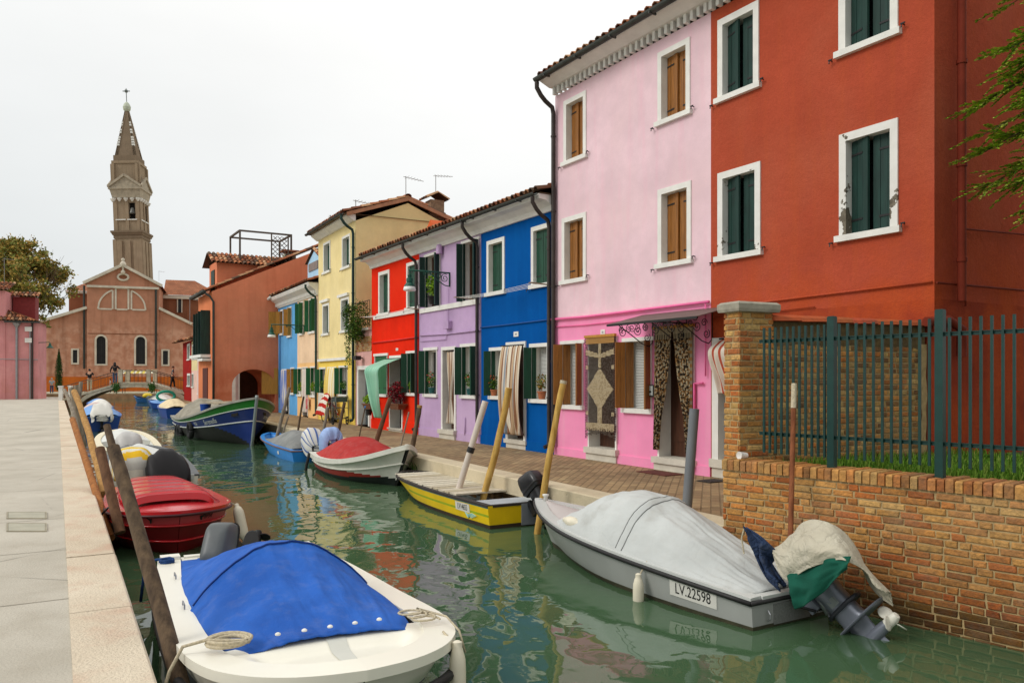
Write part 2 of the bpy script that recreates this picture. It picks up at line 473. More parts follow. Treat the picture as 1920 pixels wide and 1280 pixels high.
class House:
    def __init__(s, name, label, pxL, pxR, eave, depth=6.0, cat="house", bl=None, br=None):
        s.bl = bl if bl is not None else G(pxL, base_y(pxL)); s.br = br if br is not None else G(pxR, base_y(pxR))
        d = s.br - s.bl; s.W = d.length; s.U = d.normalized(); s.V = Vector((-s.U.y, s.U.x, 0))
        s.rot = math.atan2(s.U.y, s.U.x); s.eave = eave; s.depth = depth
        s.holes = []; s.extra = []
        s.root = thing(name, label, cat, s.bl, s.rot)

    def uz(s, px, py, v=0.0):
        d = Vector(((px - CX) / F, 1, (HY - py) / F)); o = Vector((0, 0, EYE))
        t = (s.bl + s.V * v - o).dot(s.V) / d.dot(s.V)
        p = o + d * t
        return (p - s.bl).dot(s.U), p.z

    def side(s, px, py, u=None):
        u = s.W if u is None else u
        d = Vector(((px - CX) / F, 1, (HY - py) / F)); o = Vector((0, 0, EYE))
        t = (s.bl + s.U * u - o).dot(s.U) / d.dot(s.U)
        p = o + d * t
        return (p - s.bl).dot(s.V), p.z

    def world(s, u, v, z): return s.bl + s.U * u + s.V * v + Vector((0, 0, z))

    def finish_walls(s, mat, ridge=None, ridge_v=None, base=None, top=None):
        "front with its openings, sides with gables and the back, one mesh"
        mb = MB(); E = top or s.eave; W, Dp = s.W, s.depth
        rv = ridge_v if ridge_v is not None else Dp / 2; rz = ridge if ridge is not None else E + 1.0
        mb.wall(0, W, 0, E, s.holes)
        for h in s.holes:                                           # reveals
            u0, u1, z0, z1 = h
            mb.quad((u0, 0, z0), (u0, .32, z0), (u0, .32, z1), (u0, 0, z1)); mb.quad((u1, 0, z0), (u1, 0, z1), (u1, .32, z1), (u1, .32, z0))
            mb.quad((u0, 0, z1), (u0, .32, z1), (u1, .32, z1), (u1, 0, z1)); mb.quad((u0, 0, z0), (u1, 0, z0), (u1, .32, z0), (u0, .32, z0))
        e = 0.004
        for u in (e, W - e):
            mb.quad((u, 0, 0), (u, Dp, 0), (u, Dp, E), (u, rv, rz), (u, 0, E))
        mb.quad((e, Dp, 0), (W - e, Dp, 0), (W - e, Dp, E), (e, Dp, E))
        if base:                                                    # slightly proud plinth between the door openings
            cuts = sorted((h[0], h[1]) for h in s.holes if h[2] < 0.5); x = 0.0
            for a, b_ in cuts + [(W, W)]:
                if a - x > .03: mb.box(x, a, -.025, -.0005, 0, base + .02 * random.random())
                x = b_
        o = mb.make("wall", mat, s.root)
        return o

    def roof(s, v0=-0.42, ridge_v=None, ridge=None, u0=-0.05, u1=None, eave=None, under=None):
        W = s.W; u1 = W + 0.05 if u1 is None else u1
        rv = ridge_v if ridge_v is not None else s.depth / 2; E = eave if eave is not None else s.eave + 0.32
        rz = ridge if ridge is not None else E + (rv - v0) * 0.36
        mb = MB(); rnd = random.Random(int(W * 1000))
        tiles(mb, u0, u1, v0, E, rv, rz, rnd=rnd)
        tiles(mb, u0, u1, s.depth + .2, E, rv, rz, course=0.8, rnd=rnd)
        k = 0
        while u0 + k * .38 < u1 - .2:                               # ridge tiles
            a = u0 + k * .38; c = random.choice(TILE_COLS)
            mb.ring_loft([[(uu, rv + .13 * math.cos(math.pi * q / 5), rz + .02 + r * math.sin(math.pi * q / 5)) for q in range(6)] for uu, r in ((a, .12), (a + .42, .10))], closed=False, cap0=False, cap1=False, c=c)
            k += 1
        mb.box(u0, u1, v0 + .02, s.depth + .15, E - .05, E - .045, c=lin((120, 100, 80)))
        return mb.make("roof", M_TILE, s.root)

    def gutter(s, v=-0.5, z=None, u0=0.0, u1=None, r=0.065, mat=None):
        z = z if z is not None else s.eave + 0.28; u1 = s.W if u1 is None else u1
        mb = MB()
        prof = [(math.cos(a), math.sin(a)) for a in [math.pi + math.pi * q / 7 for q in range(8)]]
        rings = [[(u, v + r * c, z + r * sn) for c, sn in prof] + [(u, v + (r - .012) * c, z + (r - .012) * sn) for c, sn in reversed(prof)] for u in (u0, u1)]
        mb.ring_loft(rings)
        k = u0 + .4
        while k < u1: mb.box(k, k + .03, v - r - .006, v + r + .006, z - r - .006, z - r + .03); k += 1.1
        return mb.make("gutter", mat or M_GUTTER, s.root)

    def downpipe(s, u, z0=0.15, z1=None, v=-0.08, r=0.045, gv=-0.5, mat=None, shoe=True):
        z1 = z1 or s.eave + 0.2
        pts = [(u, gv, z1), (u, gv, z1 - .12), (u, gv * .8, z1 - .26), (u, (gv + v) / 2, z1 - .36), (u, v - .03, z1 - .47), (u, v, z1 - .6)]
        k = z1 - .9
        while k > z0 + .4: pts.append((u, v, k)); k -= .8
        pts += [(u, v, z0 + .1)]
        if shoe: pts += [(u, v - .03, z0 + .03), (u, v - .12, z0)]
        mb = MB(); mb.tube(pts, r, 10)
        k = z1 - 1.1
        while k > .5: mb.lathe([(r + .012, k), (r + .012, k + .03)], 10, (u, v, 0)); k -= 1.6
        return mb.make("downpipe", mat or M_PIPE, s.root, smooth=True, auto=40)

    def cornice(s, prof, mat=None, u0=0.0, u1=None, dent=None):
        "prof: (v,z) polygon; dent: (spacing, width, depth, z0, z1)"
        u1 = s.W if u1 is None else u1
        mb = MB(); mb.prism(prof, u0, u1, 'x')
        if dent:
            sp, w, dp, z0, z1 = dent; k = u0 + sp / 2
            while k < u1: mb.box(k - w / 2, k + w / 2, -dp, -.001, z0, z1); k += sp
        return mb.make("cornice", mat or M_STONE_W, s.root)

    def band(s, x0, y0, x1, y1, h, proud=0.03, mat=None, name="string_course"):
        a = s.uz(x0, y0); b = s.uz(x1, y1); z = (a[1] + b[1]) / 2
        mb = MB(); mb.box(a[0], b[0], -proud, -.001, z - h, z)
        return mb.make(name, mat or M_STONE_W, s.root)

    def conduit(s, pts, r=0.018, mat=None, name="conduit", v=-0.03):
        mb = MB(); mb.tube([s.uz(*p)[:1] + (v,) + s.uz(*p)[1:] for p in pts], r, 6)
        return mb.make(name, mat, s.root, smooth=True)


def leaf(mb, u0, u1, z0, z1, y, t=0.035, planks=4, hinge=True, M=None, louvre=False, flip=False):
    "one plank or louvred shutter leaf in the plane y"
    if louvre:
        st = .035
        mb.box(u0, u0 + st, y, y + t, z0, z1, M=M); mb.box(u1 - st, u1, y, y + t, z0, z1, M=M)
        for zz in (z0, (z0 + z1) / 2 - st / 2, z1 - st): mb.box(u0 + st, u1 - st, y + .002, y + t - .002, zz, zz + st, M=M)
        k = z0 + st + .01
        while k < z1 - st - .02:
            i = len(mb.v)
            mb.box(u0 + st, u1 - st, y + .004, y + t - .004, k, k + .012, M=M)
            k += .045
        mb.box(u0 + st, u1 - st, y + t / 2, y + t / 2 + .004, z0 + st, z1 - st, M=M)
    else:
        w = (u1 - u0) / planks
        for k in range(planks):
            mb.box(u0 + k * w + .003, u0 + (k + 1) * w - .003, y + .003 * (k % 2), y + t, z0, z1, M=M)
        mb.box(u0 + .002, u1 - .002, y + .01, y + t - .004, z0 + .002, z1 - .002, M=M)
    if hinge:
        for zz in (z0 + (z1 - z0) * .14, z0 + (z1 - z0) * .84):
            mb.box(u0 + .005 if not flip else u0 + (u1 - u0) * .3, u1 - (u1 - u0) * .3 if not flip else u1 - .005, y - .006, y - .0005, zz, zz + .028, m=1, M=M)


def hinge_M(u, y, ang):
    return Matrix.Translation((u, y, 0)) @ Matrix.Rotation(ang, 4, 'Z')


def window(h, L, T, R, B, fw=0.10, shut='closed', smat=None, rec=0.13, blind=False, sill=True, frame='full', louvre=False, peel=None,
           reveal=True, ajar=0.0, fold=0.2, label=None, hooks=True, leftpanel=True, rightpanel=True, inner=.18, fmat=None, pane=None):
    u0, z1 = h.uz(L, T); u1, z0 = h.uz(R, B)
    hs = 0.085 if sill else 0.0
    h.holes.append((u0 + .0, u1 - .0, z0, z1)) if frame == 'full' else h.holes.append((u0, u1, z0, z1))
    iu0, iu1, iz0, iz1 = u0 + fw, u1 - fw, z0 + hs, z1 - fw
    if frame == 'lintel': iu0, iu1 = u0 + .03, u1 - .03
    fm = fmat or M_STONE_W
    mb = MB(); mb.quad((iu0 - .01, .24, iz0 - .01), (iu1 + .01, .24, iz0 - .01), (iu1 + .01, .24, iz1 + .01), (iu0 - .01, .24, iz1 + .01))
    w = mb.make("window", pane or M_GLASS, h.root)
    if label: w["label"] = label
    mb = MB()
    pr = -.025
    mb.box(u0, iu0, pr, .30, iz0, iz1); mb.box(iu1, u1, pr, .30, iz0, iz1)
    if frame == 'lintel': mb.box(u0 - .06, u1 + .06, -.035, -.001, iz1, z1 + .03); mb.box(u0, u1, 0, .30, iz1, z1)
    else: mb.box(u0, u1, pr, .30, iz1, z1)
    mb.make("window_frame", fm, w)
    if sill:
        mb = MB(); mb.box(u0 - .05, u1 + .05, -.07, -.0005, z0, iz0); mb.box(u0, u1, 0, .30, z0, iz0)
        mb.make("sill", M_STONE_W, w)
    mid = (iu0 + iu1) / 2
    smat = smat or M_GREEN
    if shut == 'closed':
        for (a, b, sg, hu) in ((iu0 + .004, mid - .003, 1, iu0), (mid + .003, iu1 - .004, -1, iu1)):
            mb = MB()
            M = None
            if ajar and sg == 1: M = hinge_M(iu0, rec, -ajar) @ Matrix.Translation((-iu0, -rec, 0))
            leaf(mb, a, b, iz0 + .006, iz1 - .006, rec, planks=3, M=M, flip=sg < 0, louvre=louvre)
            mb.make("shutter", [smat, M_IRON], w)
    elif shut == 'open':
        if blind:
            mb = MB(); k = iz0 + .01
            while k < iz1 - .01: mb.box(iu0 + .02, iu1 - .02, .20, .215, k, k + .022); k += .03
            mb.make("blind", M_BLIND, w)
        else:                                                       # casement bars
            mb = MB(); mb.box(iu0, iu0 + .05, .18, .235, iz0, iz1); mb.box(iu1 - .05, iu1, .18, .235, iz0, iz1); mb.box(mid - .03, mid + .03, .18, .235, iz0, iz1)
            mb.box(iu0 + .05, mid - .03, .18, .235, iz1 - .05, iz1); mb.box(mid + .03, iu1 - .05, .18, .235, iz1 - .05, iz1)
            mb.make("casement", M_STONE_W if not louvre else M_BROWN, w)
        if leftpanel:
            mb = MB()
            M = hinge_M(iu0 + .04, -.02, math.radians(90)); leaf(mb, 0, inner, iz0 + .008, iz1 - .01, 0, planks=2, M=M, louvre=louvre, hinge=False)
            M = hinge_M(iu0 - .0, -.035, math.radians(180 + 74)); leaf(mb, 0, fold, iz0 + .006, iz1 - .006, 0, planks=2, M=M, hinge=True, louvre=louvre)
            mb.make("shutter", [smat, M_IRON], w)
        if rightpanel:
            mb = MB()
            M = hinge_M(iu1 + .03, -.04, math.radians(-75)); leaf(mb, 0, min(fold, .17), iz0 + .006, iz1 - .006, -.035, planks=2, M=M, hinge=True, louvre=louvre)
            mb.make("shutter", [smat, M_IRON], w)
    if hooks:
        for uu in (u0 - .12, u1 + .08):
            zz = iz0 + .02 if uu > u1 else z0; mb = MB()
            mb.tube([(uu, 0, zz), (uu, -.06, zz), (uu, -.07, zz - .05)], .009, 5); mb.box(uu - .012, uu + .05, -.075, -.06, zz - .012, zz + .006)
            mb.make("shutter_hook", M_IRON, w)
    return w


M_BROWN = simple("brown_casement_wood", (0.12, 0.06, 0.035), 0.6, 0.2)


def door(h, L, T, R, B, fw=0.08, dmat=None, step=None, label=None, fmat=None, open_dark=False, name="door", panels=True):
    u0, z1 = h.uz(L, T); u1, z0 = h.uz(R, B)
    z0 = max(z0, 0.0)
    h.holes.append((u0, u1, 0.0, z1))
    iu0, iu1 = u0 + fw, u1 - fw
    mb = MB()
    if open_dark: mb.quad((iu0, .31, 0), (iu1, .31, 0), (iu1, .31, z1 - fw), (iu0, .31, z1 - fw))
    else:
        mb.box(iu0, iu1, .25, .30, z0, z1 - fw)
        if panels:
            nwd = iu1 - iu0
            for a in (.12, .56):
                for (p, q) in ((.10, .46), (.54, .90)):
                    H = z1 - fw - z0
                    mb.box(iu0 + nwd * p, iu0 + nwd * q, .235, .2495, z0 + H * a, z0 + H * (a + .34))
    d = mb.make(name, dmat or M_DARK, h.root)
    if label: d["label"] = label
    mb = MB(); pr = -.03
    mb.box(u0, iu0, pr, .32, z0, z1 - fw); mb.box(iu1, u1, pr, .32, z0, z1 - fw); mb.box(u0, u1, pr, .32, z1 - fw, z1)
    mb.make("door_frame", fmat or M_STONE_W, d)
    if step:
        mb = MB()
        mb.box(u0 - .05, u1 + .05, -step, .32, z0 * .55, z0); mb.box(u0 - .02, u1 + .02, -step + .04, .32, 0.004, z0 * .55 - .002)
        mb.make("doorstep", M_STONE_O, d)
    return d, (u0, u1, z0, z1)


def plaque(h, L, T, R, B, proud=.015, name="house_number", mat=None):
    u0, z1 = h.uz(L, T); u1, z0 = h.uz(R, B)
    mb = MB(); mb.box(u0, u1, -proud, -.001, z0, z1)
    mb.box(u0 + (u1 - u0) * .3, u1 - (u1 - u0) * .3, -proud - .003, -proud - .0005, z0 + (z1 - z0) * .3, z1 - (z1 - z0) * .3, m=1)
    return mb.make(name, [mat or M_STONE_W, simple("grey_plaque_mark", (.35, .35, .36), .7)], h.root)


# ---- red-brown corner house on the right
H1 = House("red_house", "tall brick-red corner house with dark green shutters behind the brick garden wall", 1333, 1752, 7.68, 7.5)
M_RUST = plaster("rust_red_render", lin((182, 82, 58)), low=lin((152, 62, 42)), split=2.62, stain=lin((192, 92, 50)), stain_amt=.4, pale=lin((186, 100, 74)), damp=lin((190, 82, 40)), damp_top=3.9, bmp=.75, grain=.28)
M_PEEL, nt, b = nodes("peeling_white_paint"); v = coords(nt)
sz = N(nt, "ShaderNodeSeparateXYZ"); nt.links.new(v, sz.inputs[0])
g = N(nt, "ShaderNodeMapRange"); g.inputs["From Min"].default_value = 4.6; g.inputs["From Max"].default_value = 3.7; nt.links.new(sz.outputs["Z"], g.inputs["Value"])
pk = nmath(nt, 'GREATER_THAN', nmath(nt, 'ADD', tex(nt, 3.2, 7, v, rough=.62, lo=.3, hi=.7), nmath(nt, 'MULTIPLY', g.outputs[0], .24)), .84)
nt.links.new(mixc(nt, pk, mixc(nt, tex(nt, 4, 5, v), (.70, .69, .64), (.78, .77, .73)), mixc(nt, tex(nt, 20, 4, v), lin((120, 112, 96)), lin((86, 78, 66)))), b.inputs["Base Color"]); b.inputs["Roughness"].default_value = .85
bump(nt, b, pk, -.6, .02)
for k, q in enumerate(((1347, 40, 1424, 165), (1574, -105, 1685, 66), (1347, 326, 1427, 478), (1575, 254, 1685, 436))):
    window(H1, *q, fw=.11, smat=M_GREEN2, ajar=.28, rec=.1, fmat=M_PEEL if k > 1 else None)
door(H1, 1337, 634, 1395, 866, fw=.14, dmat=M_DARK, step=.05, open_dark=False, panels=False)
H1.finish_walls(M_RUST, ridge=9.6, ridge_v=3.6)
H1.roof(ridge_v=3.75)
H1.gutter(r=.075)
H1.cornice([(0, 7.9), (-.12, 7.9), (-.12, 8.0), (-.4, 8.0), (-.4, 7.93), (-.16, 7.83), (0, 7.83)], dent=(.16, .07, .10, 7.68, 7.83))
H1.conduit([(1336, 578), (1420, 568), (1600, 546), (1750, 528)], .016, M_RUST)
H1.conduit([(1340, 597), (1360, 594), (1530, 575)], .010, M_RUST)
mb = MB()                                                           # pipes on the shaded side wall
sv = lambda px, py: H1.side(px, py)
a = sv(1790, 300)[0]
mb.tube([(H1.W + .09, a, 9.2 - .3 * k) for k in range(0, 23)], .052, 10)
for zz in (3.1, 4.3, 5.6, 7.2): mb.lathe([(.064, zz), (.064, zz + .05)], 10, (H1.W + .09, a, 0))
p = [sv(1752, 530), sv(1785, 533), sv(1920, 545)]; mb.tube([(H1.W + .03, q[0], q[1]) for q in p], .014, 6)
p = [sv(1806, 575), sv(1806, 430), sv(1990, 447)]; mb.tube([(H1.W + .03, q[0], q[1]) for q in p], .012, 6)
mb.tube([(H1.W + .05, -.25, 2.32), (H1.W + .05, .1, 2.34), (H1.W + .06, a - .25, 2.36), (H1.W + .09, a, 2.25), (H1.W + .09, a, 1.9)], .06, 10)
mb.make("drain_pipe", simple("rust_pipe_paint", lin((118, 46, 30)), .75, .15, spec=.15), H1.root, smooth=True, auto=40)

# ---- pink house
H2 = House("pink_house", "tall pale pink house with hot pink ground floor and brown wooden shutters", 1041, 1333, 7.68, 7.0)
M_PINK = plaster("pink_render", lin((238, 206, 214)), low=lin((246, 146, 190)), split=2.86, stain=lin((240, 176, 196)), stain_amt=.35, pale=lin((238, 206, 208)), bmp=.18, grain=.06)
for q in ((1058, 191, 1100, 296), (1234.5, 100.6, 1295, 214.5), (1054.7, 410.5, 1100, 526.5), (1234.6, 356.7, 1297, 493.6)):
    window(H2, *q, fw=.10, smat=M_WOOD, rec=.12, ajar=.12)
for q in ((1055, 642, 1094, 768), (1172, 637, 1223, 776)):
    window(H2, *q, fw=.04, smat=M_WOOD, shut='open', blind=True, frame='lintel', fold=.2, hooks=False)
M_DOORW = simple("dark_brown_door", (0.07, 0.025, 0.012), .5, .3, 6, stretch=(5, 5, .5))
dA, rA = door(H2, 1104, 634, 1158, 843, fw=.045, dmat=M_DOORW, step=.10)
dB, rB = door(H2, 1235, 618, 1303, 863, fw=.045, dmat=M_DOORW, step=.14)
H2.finish_walls(M_PINK, ridge=9.6, ridge_v=3.5, base=.16)
H2.roof(ridge_v=3.5)
H2.gutter(r=.075)
H2.cornice([(0, 7.9), (-.12, 7.9), (-.12, 8.0), (-.4, 8.0), (-.4, 7.93), (-.16, 7.83), (0, 7.83)], dent=(.16, .07, .10, 7.68, 7.83))
H2.downpipe(.05, r=.05)
M_HOTP = simple("hot_pink_pipe_paint", lin((240, 110, 165)), .6, .08)
H2.conduit([(1038, 599), (1100, 594), (1160, 587), (1240, 577), (1333, 566)], .028, M_HOTP, v=-.05)
H2.conduit([(1040, 613), (1100, 609), (1160, 602.5), (1240, 593), (1320, 584)], .012, M_HOTP)
H2.conduit([(1322, 718), (1306, 718.5), (1306, 800)], .022, M_HOTP, v=-.05)
H2.conduit([(1327, 568), (1327, 705)], .014, M_HOTP, v=-.05)
plaque(H2, 1127, 618, 1135, 627.5)
u0, z1 = H2.uz(1220, 721); u1, z0 = H2.uz(1231, 744)
mb = MB(); mb.box(u0, u1, -.07, -.001, z0, z1); mb.box(u0 + .02, u1 - .02, -.078, -.0705, z0 + .03, z1 - .02, m=1); mb.box(u0 + .05, u1 - .05, -.083, -.0785, z0 + .08, z0 + .11, m=2)
mb.make("mailbox", [simple("dark_mailbox", (.05, .05, .05), .4), simple("pale_mailbox_front", (.5, .55, .52), .4), M_IRON], H2.root)

# ---- blue house
H3 = House("blue_house", "deep blue two storey house with white framed windows", 902, 1040, 5.22, 7.0)
M_BLUE = plaster("deep_blue_render", lin((4, 84, 160)), stain=lin((8, 100, 176)), stain_amt=.4, pale=lin((10, 92, 168)), bmp=.25, grain=.08)
window(H3, 913.7, 453, 947, 550.6, fw=.10, smat=M_GREEN, rec=.1)
window(H3, 997, 427, 1033, 536, fw=.10, smat=M_GREEN, rec=.06)
window(H3, 921, 654, 942, 749, fw=.05, smat=M_GREEN, shut='open', blind=True, frame='lintel', fold=.18, inner=.10, hooks=False, rightpanel=False)
window(H3, 997, 647, 1028, 756, fw=.05, smat=M_GREEN, shut='open', blind=True, frame='lintel', fold=.18, inner=.10, hooks=False, rightpanel=False)
dC, rC = door(H3, 950, 642, 987, 826, fw=.09, dmat=M_DOORW, step=.06)
H3.finish_walls(M_BLUE, ridge=6.6, base=.22, top=5.24)
H3.roof(eave=5.62, ridge=6.75)
H3.gutter(z=5.57)
H3.cornice([(0, 5.24), (-.06, 5.24), (-.09, 5.34), (-.22, 5.44), (-.40, 5.46), (-.40, 5.56), (0, 5.56)])
H3.downpipe(H3.W - .10, z1=5.5, mat=M_PIPE)
M_BLUEP = simple("blue_pipe_paint", lin((4, 78, 150)), .6, .08)
H3.conduit([(903, 614), (950, 609), (1000, 603), (1034, 599)], .016, M_BLUEP)
plaque(H3, 964, 622, 972.6, 630.5)

# ---- lavender house
H4 = House("lavender_house", "lavender two storey house with louvred green shutters", 786, 902, 5.22, 7.0)
M_LAV = plaster("lavender_render", lin((196, 166, 204)), stain=lin((206, 182, 212)), stain_amt=.4, pale=lin((204, 178, 208)), bmp=.22, grain=.08)
for q in ((798, 480, 826, 572), (868, 455, 899, 561)):
    window(H4, *q, fw=.04, smat=M_GREEN2, shut='open', frame='lintel', louvre=True, fold=.16, inner=.05, sill=False, hooks=False)
window(H4, 797, 654, 820, 744.5, fw=.05, smat=M_GREEN, shut='open', frame='lintel', fold=.18, inner=.10, hooks=False, rightpanel=False)
window(H4, 866, 647, 894, 747.5, fw=.05, smat=M_GREEN, shut='open', frame='lintel', fold=.18, inner=.10, hooks=False)
dD, rD = door(H4, 828.6, 650.7, 856, 807, fw=.09, dmat=M_DOORW, step=.12)
H4.finish_walls(M_LAV, ridge=6.6, base=.2, top=5.24)
H4.roof(eave=5.62, ridge=6.75)
H4.gutter(z=5.57)
H4.cornice([(0, 5.24), (-.06, 5.24), (-.09, 5.34), (-.22, 5.44), (-.40, 5.46), (-.40, 5.56), (0, 5.56)])
H4.band(789, 579, 900, 560, .13, .05)
H4.downpipe(H4.W - .06, z1=5.5)
M_LAVP = simple("lavender_pipe_paint", lin((186, 156, 194)), .6, .08)
H4.conduit([(789, 629), (840, 626), (902, 619)], .020, M_LAVP)
H4.conduit([(790, 640), (838, 636), (840, 625)], .010, M_LAVP)
H4.conduit([(842, 604), (842, 540)], .008, M_LAVP)
H4.conduit([(873.5, 782), (873.5, 815)], .016, M_LAVP)
u0, z1 = H4.uz(838, 603); u1, z0 = H4.uz(848, 616)
mb = MB(); mb.box(u0, u1, -.12, -.001, z0, z1); mb.make("junction_box", M_LAVP, H4.root)
u0, z1 = H4.uz(827, 465)
mb = MB(); mb.lathe([(.09, -.18), (.09, .0), (.07, .06), (.0, .09)], 10, (u0 + .1, -.10, z1)); mb.make("vent_hood", M_LAVP, H4.root, smooth=True, auto=50)

# ---- red house
H5 = House("bright_red_house", "bright red two storey house with green shutters and a pale green door awning", 697, 786, 5.22, 7.0)
M_RED = plaster("bright_red_render", lin((238, 46, 20)), stain=lin((226, 30, 16)), stain_amt=.35, pale=lin((240, 64, 32)), bmp=.22, grain=.07)
window(H5, 710.5, 511, 731, 590, fw=.11, smat=M_GREEN, rec=.12)
window(H5, 763, 494, 786, 579, fw=.10, smat=M_GREEN, rec=.04)
window(H5, 703, 665, 727, 744, fw=.05, smat=M_GREEN3, shut='closed', rec=.02, frame='lintel', hooks=False)
window(H5, 764, 660, 781, 742, fw=.04, smat=M_GREEN, shut='open', frame='lintel', fold=.18, inner=.10, hooks=False, rightpanel=True)
dE, rE = door(H5, 731, 667, 756, 804, fw=.08, dmat=M_DARK, step=.08, open_dark=True)
H5.finish_walls(M_RED, ridge=6.6, base=.3, top=5.24)
H5.roof(eave=5.62, ridge=6.75)
H5.gutter(z=5.57, u0=-.12)
H5.cornice([(0, 5.24), (-.06, 5.24), (-.09, 5.34), (-.22, 5.44), (-.40, 5.46), (-.40, 5.56), (0, 5.56)])
H5.band(702, 593, 785, 578, .12, .05)
H5.downpipe(H5.W - .04, z1=5.5)
M_REDP = simple("red_pipe_paint", lin((222, 34, 18)), .6, .08)
H5.conduit([(699, 643), (740, 638), (784, 632)], .025, M_REDP)
plaque(H5, 743, 652.5, 747, 657)

# ---- narrow passage front between red and yellow house
H6 = House("narrow_house", "narrow pale pink front with a grey iron gate under a planted roof terrace", 667, 697, 3.25, 5.0)
M_PALEP = plaster("pale_pink_render", lin((226, 176, 168)), stain=lin((200, 150, 140)), bmp=.25)
M_GATE = simple("grey_iron_gate", (0.16, 0.19, 0.20), .5, .15, metal=.3)
dF, rF = door(H6, 671, 686, 694, 799, fw=.13, dmat=M_GATE, name="gate", panels=False)
u0, u1, z0, z1 = rF
mb = MB()
for k in range(7): mb.tube([(lerp(u0 + .16, u1 - .16, k / 6), .235, .05), (lerp(u0 + .16, u1 - .16, k / 6), .235, z1 - .15)], .012, 6)
for zz in (.3, .9, 1.0, 1.9): mb.box(u0 + .13, u1 - .13, .225, .248, zz, zz + .03)
mb.make("gate_bars", M_GATE, dF)
H6.finish_walls(M_PALEP, ridge=3.25, top=3.25)
mb = MB(); rb = random.Random(2)
for j in range(6):
    k = -.0 + .12 * (j % 2)
    while k < H6.W - .02:
        e = min(k + .225, H6.W); mb.box(max(k, 0), e, -.02, -.001, 2.55 + j * .085, 2.55 + j * .085 + .07, c=rb.choice([lin(q) for q in ((196, 150, 92), (182, 120, 70), (206, 170, 120))])); k += .24
mb.make("brick_band", M_BRICK, H6.root)
mb = MB(); mb.box(0, H6.W, -.12, 5, 3.25, 3.33); mb.make("terrace_slab", M_STONE_O, H6.root)
mb = MB()
for k in range(9): mb.tube([(H6.W * k / 8, -.08, 3.33), (H6.W * k / 8, -.08, 4.22)], .009, 5)
for zz in (3.42, 4.22): mb.tube([(0, -.08, zz), (H6.W, -.08, zz)], .013, 5)
mb.make("terrace_railing", M_IRON, H6.root)

# ---- yellow house
H7 = House("yellow_house", "tall cream yellow house with a bare gable wall and narrow green shutters", 597, 667, 7.15, 7.0)
M_YEL = plaster("cream_yellow_render", lin((244, 224, 164)), low=lin((246, 212, 92)), split=2.35, stain=lin((232, 206, 140)), stain_amt=.3, pale=lin((246, 228, 174)), bmp=.15, grain=.06)
for q in ((607, 457, 620, 510), (642, 445, 657, 501), (605.4, 571, 617.5, 628), (639.6, 560, 655, 622)):
    window(H7, *q, fw=.09, smat=M_GREEN, rec=.14)
for q in ((600.5, 690, 611, 741), (637, 687, 652, 744)):
    window(H7, *q, fw=.04, smat=M_GREEN3, shut='open', frame='lintel', fold=.18, inner=.10, hooks=False, rightpanel=False)
dG, rG = door(H7, 614.5, 688, 632, 787, fw=.05, dmat=M_DOORW)
for q in ((603, 563.5, 618, 567), (636, 552.5, 655, 557), (599, 673.5, 652, 676)): H7.band(q[0], q[1], q[2], q[3] - 7, .10, .09)
pv, pz = H7.side(765, 381); qv, qz = H7.side(850, 424)
H7.depth = 2 * pv
H7.finish_walls(M_YEL, ridge=pz, ridge_v=pv, top=7.15)
H7.roof(eave=7.42, ridge_v=pv, ridge=pz + .22)
H7.gutter(z=7.38)
H7.cornice([(0, 7.15), (-.08, 7.15), (-.3, 7.32), (-.3, 7.4), (0, 7.4)])
H7.downpipe(H7.W - .05, z1=7.3, mat=M_GREEN2, r=.05)
mb = MB()                                                           # raked clay verge along the gable
for (v0, z0, v1, z1) in ((-.35, 7.36, pv, pz + .16), (2 * pv + .3, 7.36, pv, pz + .16)):
    mb.quad((H7.W + .08, v0, z0 - .08), (H7.W + .08, v1, z1 - .08), (H7.W + .08, v1, z1 + .05), (H7.W + .08, v0, z0 + .05))
    mb.quad((H7.W, v0, z0 - .08), (H7.W, v1, z1 - .08), (H7.W + .08, v1, z1 - .08), (H7.W + .08, v0, z0 - .08))
mb.make("verge", simple("brown_verge_clay", lin((172, 124, 94)), .9, .2), H7.root)


def chimney(h, u, v, z0, z1, w, d, mat, cap='flare', name="chimney"):
    mb = MB(); mb.box(u - w/2, u + w/2, v - d/2, v + d/2, z0, z1)
    mb.box(u - w/2 - .04, u + w/2 + .04, v - d/2 - .04, v + d/2 + .04, z1 - .5 * (z1 - z0), z1 - .5 * (z1 - z0) + .09)
    c = mb.make(name, mat, h.root)
    mb = MB()
    if cap == 'tiles':
        tiles(mb, u - w/2 - .12, u + w/2 + .12, v - d/2 - .15, z1 + .02, v, z1 + .26, rnd=random.Random(1)); tiles(mb, u - w/2 - .12, u + w/2 + .12, v + d/2 + .15, z1 + .02, v, z1 + .26, rnd=random.Random(1))
        mb.make("chimney_cap", M_TILE, c)
    elif cap == 'roofed':
        for k in (-1, 1): mb.box(u + k * w * .35 - .03, u + k * w * .35 + .03, v - d * .4, v + d * .4, z1, z1 + .2)
        mb.prism([(u - w/2 - .1, z1 + .2), (u + w/2 + .1, z1 + .2), (u, z1 + .42)], v - d/2 - .1, v + d/2 + .1)
        mb.make("chimney_cap", mat, c)
    else:
        mb.box(u - w*.4, u + w*.4, v - d*.4, v + d*.4, z1, z1 + .12); mb.box(u - w/2 - .12, u + w/2 + .12, v - d/2 - .12, v + d/2 + .12, z1 + .12, z1 + .2)
        mb.make("chimney_cap", M_TILE if False else simple("chimney_cap_clay", lin((150, 96, 70)), .9, .2), c)
    return c


